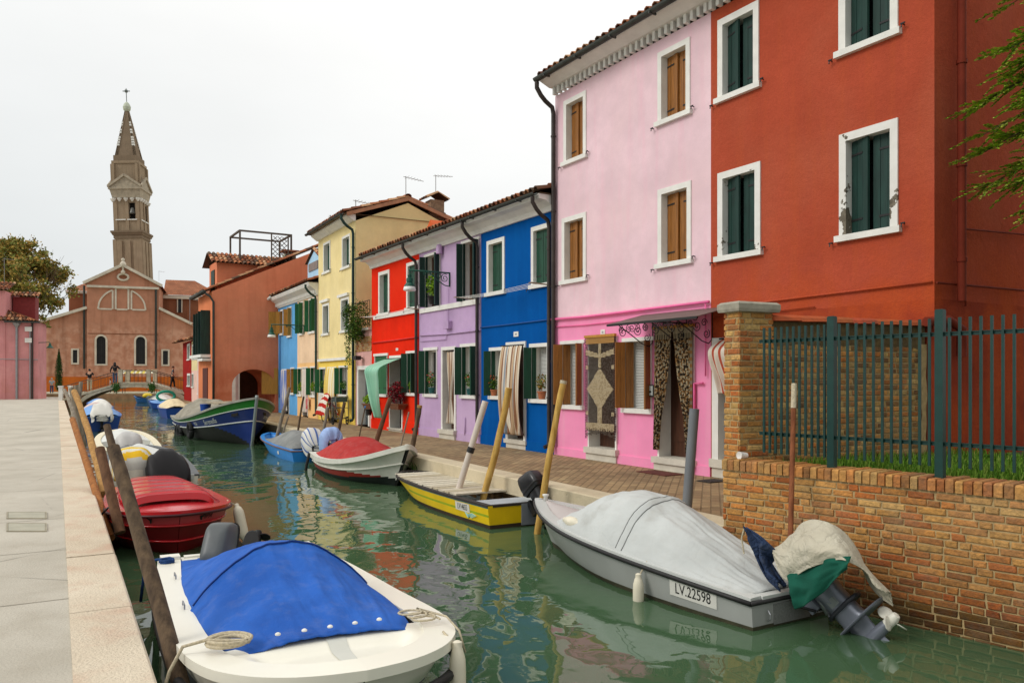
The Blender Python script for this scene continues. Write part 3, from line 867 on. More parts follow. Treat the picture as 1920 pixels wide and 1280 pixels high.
M_CHB = simple("old_chimney_brick", lin((142, 116, 92)), .95, .3, 12, bmp=.5, bscale=30)
cv, cz = H7.side(811, 377)
chimney(H7, H7.W - .5, cv + .3, 7.0, cz + .12, .54, .54, M_CHB, 'tiles')
cu_, cz = H5.uz(819, 424, 2.2)
chimney(H5, cu_, 2.2, 5.5, 6.6, .3, .3, simple("orange_flue_paint", lin((206, 92, 40)), .8, .1), 'roofed')

# ---- peach house and sky blue house under one cornice
H8 = House("peach_house", "small peach house with a pale blue dormer beside the yellow house", 557.5, 597, 5.0, 6.0)
M_PEACH = plaster("peach_render", lin((248, 214, 178)), low=lin((246, 196, 130)), split=2.3, stain=lin((240, 196, 150)), bmp=.15)
window(H8, 562, 568, 569, 628, fw=.03, smat=M_GREEN3, shut='open', fold=.18, inner=.10, frame='lintel', hooks=False)
window(H8, 580, 562, 592, 624, fw=.03, smat=M_GREEN3, shut='open', fold=.18, inner=.10, frame='lintel', hooks=False)
window(H8, 559, 690, 566.5, 743, fw=.03, smat=M_GREEN3, shut='open', fold=.18, inner=.10, frame='lintel', hooks=False, rightpanel=False)
window(H8, 583, 688, 592, 745, fw=.03, smat=M_GREEN3, shut='open', fold=.18, inner=.10, frame='lintel', hooks=False, rightpanel=False)
dH, rH = door(H8, 568, 688, 578, 780, fw=.05, dmat=M_DOORW)
H8.finish_walls(M_PEACH, ridge=6.7, top=5.0)
H8.roof(eave=5.55, ridge=6.7)
H8.downpipe(H8.W - .08, z1=5.4, mat=M_GREEN2)
H8.cornice([(0, 5.0), (-.05, 5.0), (-.12, 5.2), (-.35, 5.36), (-.42, 5.5), (0, 5.5)], dent=(.2, .08, .16, 5.06, 5.2))
d0 = H8.uz(577, 516, .5); d1 = H8.uz(599, 471, .5)
mb = MB(); M_SKYB = plaster("sky_blue_render", lin((104, 172, 226)), stain=lin((130, 190, 232)), bmp=.15)
du0, du1, dz0, dz1 = d0[0], d1[0] + .25, d0[1], d1[1] - .30
um = (du0 + du1) / 2
mb.prism([(du0, dz0 - .3), (du1, dz0 - .3), (du1, dz1), (um, dz1 + .45), (du0, dz1)], .5, 2.6)
dm = mb.make("dormer", simple("dormer_blue_paint", lin((170, 208, 234)), .85, .06), H8.root)
mb = MB(); mb.box(du0 + .28, du1 - .42, .46, .499, dz0 + .1, dz1 - .05)
mb.make("dormer_window", simple("grey_dormer_shutter", lin((130, 118, 112)), .7, .15), dm)
mb = MB(); tiles(mb, 0, 2.2, -(um - du0) - .12, dz1 - .02, 0, dz1 + .52); mb.xf(Matrix.Translation((um, .4, 0)) @ Matrix(((0, -1, 0, 0), (1, 0, 0, 0), (0, 0, 1, 0), (0, 0, 0, 1))))
n0 = len(mb.v); tiles(mb, 0, 2.2, (um - du0) + .12, dz1 - .02, 0, dz1 + .52); mb.xf(Matrix.Translation((um, .4, 0)) @ Matrix(((0, -1, 0, 0), (1, 0, 0, 0), (0, 0, 1, 0), (0, 0, 0, 1))), n0)
mb.make("dormer_roof", M_TILE, dm)

H9 = House("sky_blue_house", "small sky blue house with ochre shutters next to the arch", 522, 557.5, 5.0, 6.0)
window(H9, 540, 578, 547, 632, fw=.03, smat=M_OCHRE, shut='open', fold=.18, inner=.10, frame='lintel', hooks=False)
window(H9, 526, 583, 531, 628, fw=.03, smat=M_OCHRE, shut='open', fold=.18, inner=.10, frame='lintel', hooks=False, rightpanel=False)
window(H9, 546, 690, 552, 740, fw=.03, smat=M_OCHRE, shut='open', fold=.18, inner=.10, frame='lintel', hooks=False, rightpanel=False)
dI, rI = door(H9, 529, 692, 543, 776, fw=.05, dmat=M_DARK)
H9.finish_walls(M_SKYB, ridge=6.7, top=5.0)
H9.roof(eave=5.55, ridge=6.7)
H9.cornice([(0, 5.0), (-.05, 5.0), (-.12, 5.2), (-.35, 5.36), (-.42, 5.5), (0, 5.5)], u0=-.25, dent=(.2, .08, .16, 5.06, 5.2))
H9.conduit([(526, 580), (526, 745)], .04, simple("sky_blue_pipe", lin((96, 160, 214)), .6, .06), v=-.06)
mb = MB(); mb.tube([(.35, -.45, 5.5), (-.1, -.5, 5.42), (-.3, -.45, 5.2), (-.3, -.3, 4.95), (-.1, -.12, 4.75), (.1, -.07, 4.65)], .06, 8)
mb.make("downpipe", M_STONE_W, H9.root, smooth=True)
mb = MB()                                                           # outward hanging ochre shutter seen against the orange wall
u0 = H9.uz(524, 740)[0]
leaf(mb, 0, .75, H9.uz(522, 752)[1] + .35, H9.uz(522, 690)[1], 0, planks=4, M=hinge_M(.02, -.03, math.radians(-105)))
mb.make("shutter", [M_OCHRE, M_IRON], H9.root)
mb = MB(); leaf(mb, 0, .62, H9.uz(522, 629)[1], H9.uz(522, 585)[1], 0, planks=4, M=hinge_M(.06, -.03, math.radians(-100))); mb.make("shutter", [M_OCHRE, M_IRON], H9.root)

# ---- orange house over the archway
r9 = G(522, base_y(522)); dirU = Vector((.858, .513, 0)).normalized()
cornr = r9 - dirU * 3.04
H10 = House("orange_house", "large orange house with a low archway over the walkway", 0, 0, 5.6, 3.6, bl=cornr, br=cornr + dirU * 11.0)
M_ORG = plaster("orange_render", lin((232, 142, 106)), stain=lin((206, 112, 80)), stain_amt=.45, pale=lin((230, 150, 112)), damp=lin((204, 98, 62)), damp_top=2.6, bmp=.3, grain=.1)
M_ORGL = plaster("pale_orange_render", lin((232, 140, 96)), stain=lin((214, 120, 78)), bmp=.2)
gu, gz = H10.uz(600, 468); eu, ez = H10.uz(399, 546)
slope = (gz - ez) / (gu - eu)
ac, atop = H10.uz(476, 692); al = H10.uz(435, 760)[0]; ar = min(H10.uz(516, 760)[0], 2.98)
acu = (al + ar) / 2; arad = (ar - al) / 2
zs = atop - arad * .78
mb = MB()                                                           # gable wall with the arch cut out
arch = [(acu + arad * math.cos(a), zs + arad * .78 * math.sin(a)) for a in [math.pi - math.pi * k / 20 for k in range(21)]]
prof = [(0, 0), (al, 0)] + arch + [(ar, 0), (11, 0), (11, ez + slope * 8 - 1.5), (8.0, ez + slope * 8), (0, ez)]
i = len(mb.v); mb.v += [Vector((p[0], 0, p[1])) for p in prof]
# triangulate in strips: left jamb, right part, spandrel above the arch
mb.f.append((i, i + 1, i + 2)); mb.m.append(0); mb.c.append(None)
nA = len(arch); iA = i + 2; iR = iA + nA; iTop = len(prof) - 1 + i
mb.f.append((i, iA, iTop)); mb.m.append(0); mb.c.append(None)
ze = lambda u: ez + slope * u
tops = []
for k in range(nA): tops.append(len(mb.v)); mb.v.append(Vector((arch[k][0], 0, ze(arch[k][0]))))
mb.f.append((iA, tops[0], iTop)); mb.m.append(0); mb.c.append(None)
for k in range(nA - 1): mb.f.append((iA + k, iA + k + 1, tops[k + 1], tops[k])); mb.m.append(0); mb.c.append(None)
mb.f.append((iA + nA - 1, iR, iR + 1, iR + 2, iR + 3, tops[-1])); mb.m.append(0); mb.c.append(None)
for k in range(nA - 1):                                             # vault of the passage
    a, b = arch[k], arch[k + 1]; mb.quad((a[0], 0, a[1]), (b[0], 0, b[1]), (b[0], 3.6, b[1]), (a[0], 3.6, a[1]))
mb.quad((al, 0, 0), (al, 0, zs), (al, 3.6, zs), (al, 3.6, 0)); mb.quad((ar, 0, 0), (ar, 3.6, 0), (ar, 3.6, zs), (ar, 0, zs))
mb.quad((0, 0, 0), (0, 0, ez), (0, 3.6, ez), (0, 3.6, 0), m=1)      # canal facade
mb.quad((acu + .1, 3.55, 0), (ar + .3, 3.55, 0), (ar + .3, 3.55, atop), (acu + .1, 3.55, atop), m=2)  # dark sheet across the passage's right half, its shade put into the colour
w_ = mb.make("wall", [M_ORG, M_ORGL, simple("shaded_passage_fill", lin((84, 64, 50)), .95, .2)], H10.root)
mb = MB()
tiles(mb, 0, 3.5, -.3, ez + .02, 8.0, ez + slope * 8 + .25, rnd=random.Random(5))
Mr = Matrix(((0, 1, 0, 0), (1, 0, 0, .06), (0, 0, 1, 0), (0, 0, 0, 1)))
mb.xf(Mr)
mb.box(-.35, -.28, -.05, 3.6, ez - .12, ez + .02, c=lin((60, 58, 50)))
mb.make("roof", M_TILE, H10.root)
mb = MB(); mb.tube([(-.38, -.02, ez - .05), (-.1, -.05, ez - .25), (.05, -.06, ez - .5), (.05, -.06, 3), (.05, -.06, .3)], .05, 8); mb.tube([(-.38, -.1, ez - .03), (-.38, 3.6, ez - .03)], .07, 8)
mb.make("downpipe", M_GUTTER, H10.root, smooth=True)
for k, px in enumerate(((379, 590, 669, 384), (388.5, 584, 671, 394))):
    v0, z1 = H10.side(px[0], px[1], 0); v1, z0 = H10.side(px[3], px[2], 0)
    mb = MB(); mb.box(-.10, -.001, v1, v0, z0, z1); w = mb.make("window", M_DARK, H10.root)
    mb = MB()
    for vv in (v0, v1): mb.box(-.42, -.02, vv - .02, vv + .02, z0, z1)
    mb.make("shutter", M_GREEN2, w)
    mb = MB(); mb.box(-.4, -.002, v1 - .3, v0 + .3, z0 - .14, z0 - .02); mb.make("sill", M_STONE_W, w)
v0, z1 = H10.side(373, 668, 0); v1, z0 = H10.side(395, 664, 0)
mb = MB(); mb.box(-.45, -.002, v1, v0, z1 - .12, z1 + .02); mb.make("string_course", M_STONE_W, H10.root)
v0, z1 = H10.side(381, 690, 0); v1, z0 = H10.side(390, 755, 0)
mb = MB(); mb.box(-.03, -.002, v1, v0, 0, z1); mb.make("door", simple("dark_red_door", lin((88, 36, 24)), .7, .2), H10.root)
# roof turret, chimney, timber roof terrace
tu0, tz0 = H10.uz(417, 534, .9); tu1, _ = H10.uz(512, 500, .9)
mb = MB(); mb.box(.4, 4.2, 1.0, 2.9, ez - .2, ez + 1.55); tr = mb.make("turret", M_ORG, H10.root)
mb = MB(); tiles(mb, .1, 4.6, .7, ez + 1.45, 1.95, ez + 2.05, rnd=random.Random(9)); tiles(mb, .1, 4.6, 3.2, ez + 1.45, 1.95, ez + 2.05, rnd=random.Random(9)); mb.make("turret_roof", M_TILE, tr)
mb = MB(); mb.box(.36, .399, 1.5, 2.3, ez + .2, ez + 1.2); mb.make("turret_window", M_GREEN2, tr)


# ------------------------------------------------------------------ ground, quays, water
def quayL(Y): return -1.877 - 0.5685 * (Y - 4.26)
def quayR(Y): return 0.267 - 0.5554 * (Y - 12.5)
WL0 = Vector((2.28, 8.659, 0)); WDIR = Vector((.640, -.768, 0)).normalized(); WIN = Vector((.768, .640, 0)).normalized()


def ground_mat(name, c1, c2, joints=None, bmp=.3, stain=(0.1, 0.09, 0.07), samt=.4, rough=.9, brick=None, rot=0, cracks=False):
    m, nt, b = nodes(name); v = coords(nt)
    col = mixc(nt, tex(nt, .7, 6, v), c1, c2)
    col = mixc(nt, nmath(nt, 'MULTIPLY', tex(nt, 2.3, 6, v, lo=.5, hi=.72), samt), col, stain)
    col = mixc(nt, nmath(nt, 'MULTIPLY', tex(nt, 45, 4, v), .16), col, tuple(q * .5 for q in c1))
    pits = nmath(nt, 'GREATER_THAN', tex(nt, 9, 8, coords(nt, (.6, 2.2, 1)), rough=.8, lo=0, hi=1), .66)
    col = mixc(nt, nmath(nt, 'MULTIPLY', pits, .35), col, tuple(q * .55 for q in stain))
    h = nmath(nt, 'MULTIPLY_ADD', pits, -.5, tex(nt, 60, 5, v, lo=0, hi=1))
    if cracks:
        vo = N(nt, "ShaderNodeTexVoronoi"); vo.feature = 'DISTANCE_TO_EDGE'; vo.inputs["Scale"].default_value = .42
        ds = mixc(nt, .12, v, N(nt, "ShaderNodeTexNoise", Scale=1.6).outputs["Color"]); nt.links.new(ds, vo.inputs["Vector"])
        ck = nmath(nt, 'MULTIPLY', nmath(nt, 'LESS_THAN', vo.outputs[0], .0035), tex(nt, .5, 3, v, lo=.48, hi=.56))
        col = mixc(nt, nmath(nt, 'MULTIPLY', ck, .55), col, tuple(q * .35 for q in c1))
    if brick:
        bw, bh, mort = brick
        mp_ = nt.nodes.new("ShaderNodeMapping"); mp_.inputs["Rotation"].default_value = (0, 0, rot)
        nt.links.new(v, mp_.inputs[0])
        bt = N(nt, "ShaderNodeTexBrick"); nt.links.new(mp_.outputs[0], bt.inputs["Vector"])
        bt.inputs["Scale"].default_value = 1; bt.inputs["Brick Width"].default_value = bw; bt.inputs["Row Height"].default_value = bh
        bt.inputs["Mortar Size"].default_value = mort; bt.inputs["Mortar Smooth"].default_value = .3
        bt.inputs["Color1"].default_value = (.78, .77, .76, 1); bt.inputs["Color2"].default_value = (1.12, 1.1, 1.05, 1); bt.inputs["Mortar"].default_value = (.62, .62, .6, 1)
        col = mixc(nt, 1.0, col, bt.outputs["Color"], 'MULTIPLY')
        h = nmath(nt, 'ADD', nmath(nt, 'MULTIPLY', bt.outputs["Fac"], -.8), nmath(nt, 'MULTIPLY', h, .4))
    nt.links.new(col, b.inputs["Base Color"]); b.inputs["Roughness"].default_value = rough; b.inputs["Specular IOR Level"].default_value = .25
    bump(nt, b, h, bmp, .02)
    return m


KW = .40
cd = Vector((-.494, .8696, 0)); cn = Vector((.8696, .494, 0))
M_CONC = ground_mat("worn_concrete_paving", lin((198, 191, 176)), lin((180, 173, 158)), stain=lin((160, 150, 132)), samt=.4, bmp=.4, cracks=True)
mb = MB()
i = lambda Y: (quayL(Y) - KW / cn.x, Y)
NS = 24
ys = [-6 + 77 * k / NS for k in range(NS + 1)]
mb.quad((i(-6)[0], -6, 0), (i(71)[0], 71, 0), (-90, 71, 0), (-90, -6, 0))
struct(mb.make("left_pavement", M_CONC, loc=(-6, 8, 0)))
# saw joints and the manhole covers are real shallow pieces
mb = MB()
for yy in (5.9, 7.6, 9.3, 11.8, 14.6, 18, 23, 29, 36, 46):
    a = Vector((i(yy)[0], yy, .004)); b_ = a - cn * 14
    mb.quad(a, a + cd * .012, b_ + cd * .012, b_)
struct(mb.make("pavement_joints", simple("joint_dirt", lin((158, 150, 134)), .95, .2), loc=(-4, 8, .004)))
M_MAN = simple("stone_manhole", lin((168, 164, 146)), .9, .12, 5, bmp=.3, bscale=40)
for k, (a0, a1) in enumerate(((960, 972), (981, 996))):
    c = [G(12, a1, .004), G(88, a1, .004), G(88, a0, .004), G(12, a0, .004)]
    mb = MB()
    o = sum(c, Vector()) / 4
    ring = lambda sc, z: [Vector((o.x + (p.x - o.x) * sc, o.y + (p.y - o.y) * sc, z)) for p in c]
    mb.ring_loft([ring(1.0, .002), ring(1.0, .012), ring(.93, .012), ring(.92, .006)], cap0=False); mb.quad(*ring(.90, .010), m=1)
    tag(mb.make("manhole_cover", [simple("manhole_rim", lin((158, 150, 130)), .9), M_MAN], loc=o),
        ("stone manhole cover in the pavement, the farther of the two" if k == 0 else "stone manhole cover in the pavement, the nearer of the two"), "manhole cover", "manhole covers in the left pavement")

mb = MB(); rk = random.Random(4)                                    # kerb stones, one mesh of long blocks
M_KERB = ground_mat("pink_white_kerb_stone", lin((228, 214, 190)), lin((208, 190, 164)), stain=lin((204, 164, 138)), samt=.65, bmp=.9, rough=.8)


def kerb(edge, y0, y1, side, mb):
    y = y0
    while y < y1:
        L = rk.uniform(1.3, 2.1); e = min(y + L, y1)
        a, b = Vector((edge(y), y, 0)), Vector((edge(e), e, 0))
        t = (b - a).normalized(); a += t * .004; b -= t * .004
        dz = rk.uniform(-.004, .006)
        p = [a, b, b + cn * side * KW, a + cn * side * KW]
        p[0] += cn * side * rk.uniform(0, .012); p[1] += cn * side * rk.uniform(0, .012)
        lo = [q + Vector((0, 0, -.26)) for q in p]; hi = [q + Vector((0, 0, .008 + dz)) for q in p]
        hi2 = [hi[0] + cn * side * .015, hi[1] + cn * side * .015, hi[2], hi[3]]
        mid = [hi[0] - Vector((0, 0, .015)), hi[1] - Vector((0, 0, .015)), hi[2] - Vector((0, 0, .015)), hi[3] - Vector((0, 0, .015))]
        mb.ring_loft([lo, mid, hi2])
        y = e


kerb(quayL, -6, 71, -1, mb)
struct(mb.make("left_kerb", M_KERB, loc=(-2, 4, 0)))
mb = MB(); kerb(quayR, 8.62, 66, 1, mb)
struct(mb.make("right_kerb", ground_mat("pale_kerb_stone", lin((216, 202, 172)), lin((196, 182, 152)), stain=lin((150, 140, 116)), samt=.4, bmp=.4), loc=(0, 12, 0)))

M_QW = attr_mat("quay_wall_stone", rough=.9, grain=.4, scale=9, bmp=.6, bdist=.03, blotch=.6, blotch_col=(.03, .045, .02))
mb = MB(); rq = random.Random(8)


def quay_wall(edge, y0, y1, side, mb):
    y = y0
    lower = [lin(c) for c in ((120, 92, 60), (134, 100, 58), (104, 84, 58), (142, 112, 74), (110, 70, 44))]
    while y < y1:
        step = .28 if y < 22 else 1.0
        e = min(y + step, y1)
        a, b = Vector((edge(y), y, 0)) + cn * side * .06, Vector((edge(e), e, 0)) + cn * side * .06
        z = -.26
        while z > -1.1:
            z2 = z - .09
            off = cn * side * rq.uniform(0, .03)
            mb.quad(a + off + Vector((0, 0, z2)), b + off + Vector((0, 0, z2)), b + off + Vector((0, 0, z)), a + off + Vector((0, 0, z)), c=rq.choice(lower))
            z = z2
        mb.quad(a + cn * side * .05 + Vector((0, 0, -1.1)), b + cn * side * .05 + Vector((0, 0, -1.1)), b + cn * side * .05 + Vector((0, 0, -.1)), a + cn * side * .05 + Vector((0, 0, -.1)), c=lin((70, 60, 44)))
        y = e


quay_wall(quayL, -6, 71, -1, mb)
struct(mb.make("left_quay_wall", M_QW, loc=(-2, 4, 0)))
mb = MB(); quay_wall(quayR, 8.62, 66, 1, mb)
struct(mb.make("right_quay_wall", M_QW, loc=(0, 12, 0)))

M_PAVE = ground_mat("brown_paving_bricks", lin((166, 142, 108)), lin((140, 116, 88)), stain=lin((190, 172, 132)), samt=.5, bmp=.5, brick=(.25, .12, .012), rot=math.radians(59 + 45))
mb = MB()
j = lambda Y: (quayR(Y) + KW / cn.x, Y)
mb.quad((j(66)[0], 66, 0), (2.66, 8.80, 0), (60, 8.80, 0), (60, 66, 0))
struct(mb.make("right_pavement", M_PAVE, loc=(2, 14, 0)))

# ---- water
m, nt, b = nodes("canal_water")
b.inputs["Base Color"].default_value = lin((66, 92, 64)) + (1,)
b.inputs["Roughness"].default_value = .025; b.inputs["IOR"].default_value = 1.45; b.inputs["Specular IOR Level"].default_value = .62
tcn = nt.nodes.new("ShaderNodeTexCoord")
mpn = nt.nodes.new("ShaderNodeMapping"); mpn.inputs["Rotation"].default_value = (0, 0, math.radians(-30)); mpn.inputs["Scale"].default_value = (1.0, .75, 1)
nt.links.new(tcn.outputs["Object"], mpn.inputs[0])
w1 = N(nt, "ShaderNodeTexNoise"); w1.inputs["Scale"].default_value = 1.25; w1.inputs["Detail"].default_value = 1.0; w1.inputs["Distortion"].default_value = .6
w2 = N(nt, "ShaderNodeTexNoise"); w2.inputs["Scale"].default_value = 4.5; w2.inputs["Detail"].default_value = 1.5; w2.inputs["Distortion"].default_value = .4
w3 = N(nt, "ShaderNodeTexNoise"); w3.inputs["Scale"].default_value = .35; w3.inputs["Detail"].default_value = 2
for q in (w1, w2, w3): nt.links.new(mpn.outputs[0], q.inputs["Vector"])
amp = N(nt, "ShaderNodeMapRange"); amp.inputs["From Min"].default_value = .38; amp.inputs["From Max"].default_value = .62; amp.inputs["To Min"].default_value = .25; amp.inputs["To Max"].default_value = 1.0
nt.links.new(w3.outputs[0], amp.inputs["Value"])
hh = nmath(nt, 'MULTIPLY_ADD', w2.outputs[0], .22, w1.outputs[0])
hh = nmath(nt, 'MULTIPLY', hh, amp.outputs[0])
bp = nt.nodes.new("ShaderNodeBump"); bp.inputs["Strength"].default_value = 1.0; bp.inputs["Distance"].default_value = .034
nt.links.new(hh, bp.inputs["Height"]); nt.links.new(bp.outputs[0], b.inputs["Normal"])
mb = MB(); mb.quad((-200, -12, WZ), (60, -12, WZ), (60, 120, WZ), (-200, 120, WZ))
struct(mb.make("canal_water", m, loc=(0, 10, WZ)))

# far bank beyond the cross canal and the ground to the horizon
mb = MB()
fa, fb = Vector((-140, 78, 0)), Vector((60, 98, 0))
mb.quad(fa, fb, (900, 1500, 0), (-1500, 1500, 0)); mb.quad(fa + Vector((0, 0, -1.2)), fb + Vector((0, 0, -1.2)), fb, fa, m=1)
mb.quad((-1500, -6, -1.2), (-90, -6, -1.2), (-90, 78, -1.2), (-1500, 500, -1.2))
struct(mb.make("far_ground", [ground_mat("far_paving", lin((186, 178, 152)), lin((168, 160, 136))), simple("far_quay_wall", lin((150, 116, 84)), .95, .25, 2)], loc=(-40, 90, 0)))


# ------------------------------------------------------------------ brick garden wall, pillar, fence, grass
BRICKS = [lin(c) for c in ((216, 150, 80), (206, 122, 58), (222, 168, 96), (198, 106, 48), (212, 138, 68), (224, 182, 112), (190, 94, 42), (216, 158, 84), (170, 112, 66), (220, 164, 88), (206, 130, 64))]
OLDB = [lin(c) for c in ((214, 178, 108), (196, 148, 82), (224, 194, 126), (140, 110, 72), (104, 82, 60), (206, 128, 68), (182, 150, 98), (216, 160, 92))]


def brick_face(mb, x0, x1, z0, z1, y, rnd, pal, out=-1, axis='x', ch=.050, mort=.015, depth=.03, wet=None, headers=.4, gap=0.004):
    "real bricks laid in courses in front of the plane y (axis x) or the plane x=y (axis y)"
    n = int((z1 - z0) / (ch + mort)); pitch = (z1 - z0) / n
    for j in range(n):
        za, zb = z0 + j * pitch, z0 + (j + 1) * pitch - mort
        x = x0 - rnd.uniform(0, .2)
        while x < x1:
            L = (.10 if rnd.random() < headers else .205) * rnd.uniform(.88, 1.12)
            a, b = max(x, x0), min(x + L, x1)
            x += L + mort * rnd.uniform(.8, 1.4)
            if b - a < .02 or rnd.random() < gap * .3: continue
            c = tuple(lerp(q, r_, .30) for q, r_ in zip(rnd.choice(pal), lin((200, 140, 80)))); k = rnd.uniform(.76, 1.14)
            zone = nz(x * .9, za * 1.3, 8.0); c = tuple(lerp(q, r_, max(0, min(.55, zone * .9))) for q, r_ in zip(c, lin((206, 166, 112)))); k *= 1 - .22 * max(0, nz(x * 1.7 + 5, za * 2.1, 2.0))
            if wet:
                w = min(1, max(0, (wet - (za + zb) / 2) / .7)); red = lin((168, 84, 44)); c = tuple(lerp(q, r_, w * .6) for q, r_ in zip(c, red)); k *= 1 - .30 * w
                if (za + zb) / 2 < WZ + .22 + .06 * nz(x * 2, 3.3): k *= .55; c = (c[0] * .8, c[1] * 1.0, c[2] * .8)
            c = tuple(q * k for q in c)
            o0 = depth * rnd.uniform(.42, .72)
            j1, j2, j3, j4 = (rnd.uniform(-.005, .005) for _ in range(4))
            p = [(a + j1, za + j2), (b + j3, za + j4), (b + j4, zb + j1), (a + j2, zb + j3)]
            e = .007
            q = [(a + e, za + e), (b - e, za + e), (b - e, zb - e), (a + e, zb - e)]
            def V(pt, d): return (pt[0], y + out * d, pt[1]) if axis == 'x' else (y + out * d, pt[0], pt[1])
            rings = [[V(t, 0) for t in p], [V(t, o0 - .006) for t in p], [V(t, o0) for t in q]]
            mb.ring_loft(rings, cap0=False, c=c)


rw = random.Random(12)
rot = math.atan2(WDIR.y, WDIR.x)
low = thing("garden_wall", "low orange brick canal wall with a row of upright coping bricks", "wall", WL0, rot)
LW, TH = 4.7, .36
M_MORT = simple("lime_mortar", lin((178, 154, 110)), .95, .2, 14, bmp=.5, bscale=50)
mb = MB(); mb.box(0, LW, .02, TH, -1.2, .735); mb.make("wall_core", M_MORT, low)
mb = MB(); brick_face(mb, 0, LW, -.95, .635, .022, rw, BRICKS, wet=.25)
brick_face(mb, .03, TH, -.3, .635, .022, rw, BRICKS, axis='y', wet=-.1)
mb.make("brickwork", M_BRICK, low)
mb = MB(); x = 0.0
while x < LW:
    c = tuple(lerp(q, r_, .45) for q, r_ in zip(rw.choice(BRICKS), lin((190, 140, 88)))); k = rw.uniform(.75, 1.15); c = tuple(q * k for q in c); w = rw.uniform(.058, .068); h = .755 + rw.uniform(-.008, .008); y0 = -.012 + rw.uniform(-.006, .006)
    mb.ring_loft([[(x, y0, .645), (x + w, y0, .645), (x + w, TH, .645), (x, TH, .645)], [(x, y0, h - .015), (x + w, y0, h - .015), (x + w, TH, h - .015), (x, TH, h - .015)], [(x + .006, y0 + .014, h), (x + w - .006, y0 + .014, h), (x + w - .006, TH - .01, h), (x + .006, TH - .01, h)]], c=c)
    x += w + .011
mb.make("coping_bricks", M_BRICK, low)

PC = Vector((2.485, 8.75, 0)); PE = Vector((.905, .427, 0)).normalized(); PN = Vector((-PE.y, PE.x, 0))
pil = thing("brick_pillar", "square yellow brick gate pillar with a grey stone cap", "pillar", PC, math.atan2(PE.y, PE.x))
PA, PB, PH = .50, .26, 2.36
mb = MB(); mb.box(.015, PA - .015, .015, PB - .015, 0, PH); mb.make("pillar_core", M_MORT, pil)
rp = random.Random(31); PALP = BRICKS + OLDB[:3]
mb = MB(); brick_face(mb, 0, PA, .5, PH, .016, rp, PALP, depth=.02); brick_face(mb, 0, PB, .5, PH, .016, rp, PALP, axis='y', depth=.02)
mb.make("brickwork", M_BRICK, pil)
mb = MB(); mb.ring_loft([[(-.04, -.04, PH), (PA + .04, -.04, PH), (PA + .04, PB + .04, PH), (-.04, PB + .04, PH)], [(-.05, -.05, PH + .03), (PA + .05, -.05, PH + .03), (PA + .05, PB + .05, PH + .03), (-.05, PB + .05, PH + .03)], [(-.05, -.05, PH + .085), (PA + .05, -.05, PH + .085), (PA + .05, PB + .05, PH + .085), (-.05, PB + .05, PH + .085)], [(-.02, -.02, PH + .11), (PA + .02, -.02, PH + .11), (PA + .02, PB + .02, PH + .11), (-.02, PB + .02, PH + .11)]])
mb.make("stone_cap", simple("mossy_grey_stone", lin((158, 152, 136)), .95, .25, 8, bmp=.6, bscale=22), pil)

# old brick side wall between pillar and house
SA = PC + PE * (PA + .005) + PN * .03
SB = H1.world(H1.W - .02, -.02, 0); SB = G(1742, base_y(1742))
sd_ = SB - SA; SL = sd_.length
side = thing("side_wall", "weathered yellow brick side wall with a terracotta coping behind the fence", "wall", SA, math.atan2(sd_.y, sd_.x))
mb = MB(); mb.box(0, SL - .05, .02, .24, 0, 2.26); mb.make("wall_core", M_MORT, side)
rs = random.Random(77); mb = MB(); brick_face(mb, 0, SL - .06, .3, 2.02, .022, rs, OLDB + BRICKS[:2], headers=.8, depth=.022, ch=.05)
mb.make("brickwork", M_BRICK, side)
mb = MB()
mb.grid(lambda u, v: (u * (SL - .06), .012 - .012 * nz(u * 14, v * 3, 5), 2.0 + v * .27 + (.05 * nz(u * 9, 2) if v < .01 else 0)), 60, 6, c=lambda u, v: tuple(q * (.8 + .5 * abs(nz(u * 30, v * 2))) for q in lin((120, 100, 66))))
mb.make("render_patch", M_BRICK, side)
mb = MB(); x = -.02; kk = 0
while x < SL:
    e = min(x + .40, SL)
    mb.ring_loft([[(uu, .13 + r * math.cos(math.pi * q / 6) , 2.27 + dz + r * .42 * math.sin(math.pi * q / 6)) for q in range(7)] for uu, r, dz in ((x, .20, 0), (e + .02, .185, .012))], closed=False, cap0=True, cap1=True, c=tuple(q * rs.uniform(.85, 1.1) for q in lin((186, 92, 56)))); x = e
mb.make("coping_tiles", M_TILE, side)
mb = MB()
mb.grid(lambda u, v: (SL - .16 + .10 * u + .03 * nz(v * 7, u * 2), -.012 - .01 * abs(nz(u * 5, v * 9)), .3 + v * 1.75), 4, 30)
mb.make("mortar_smear", M_MORT, side)

# iron fence on the wall
M_FENCE = simple("teal_green_fence_paint", lin((8, 54, 48)), .45, .2, 8)
fence = thing("iron_fence", "dark green iron picket fence standing on the low brick wall", "fence", WL0 + Vector((0, 0, .755)), rot)
FY = .16


def wall_u(px):
    "distance along the wall line (set back FY) under image column px"
    o = WL0 + WIN * FY; k = (px - CX) / F
    return (k * o.y - o.x) / (WDIR.x - k * WDIR.y)


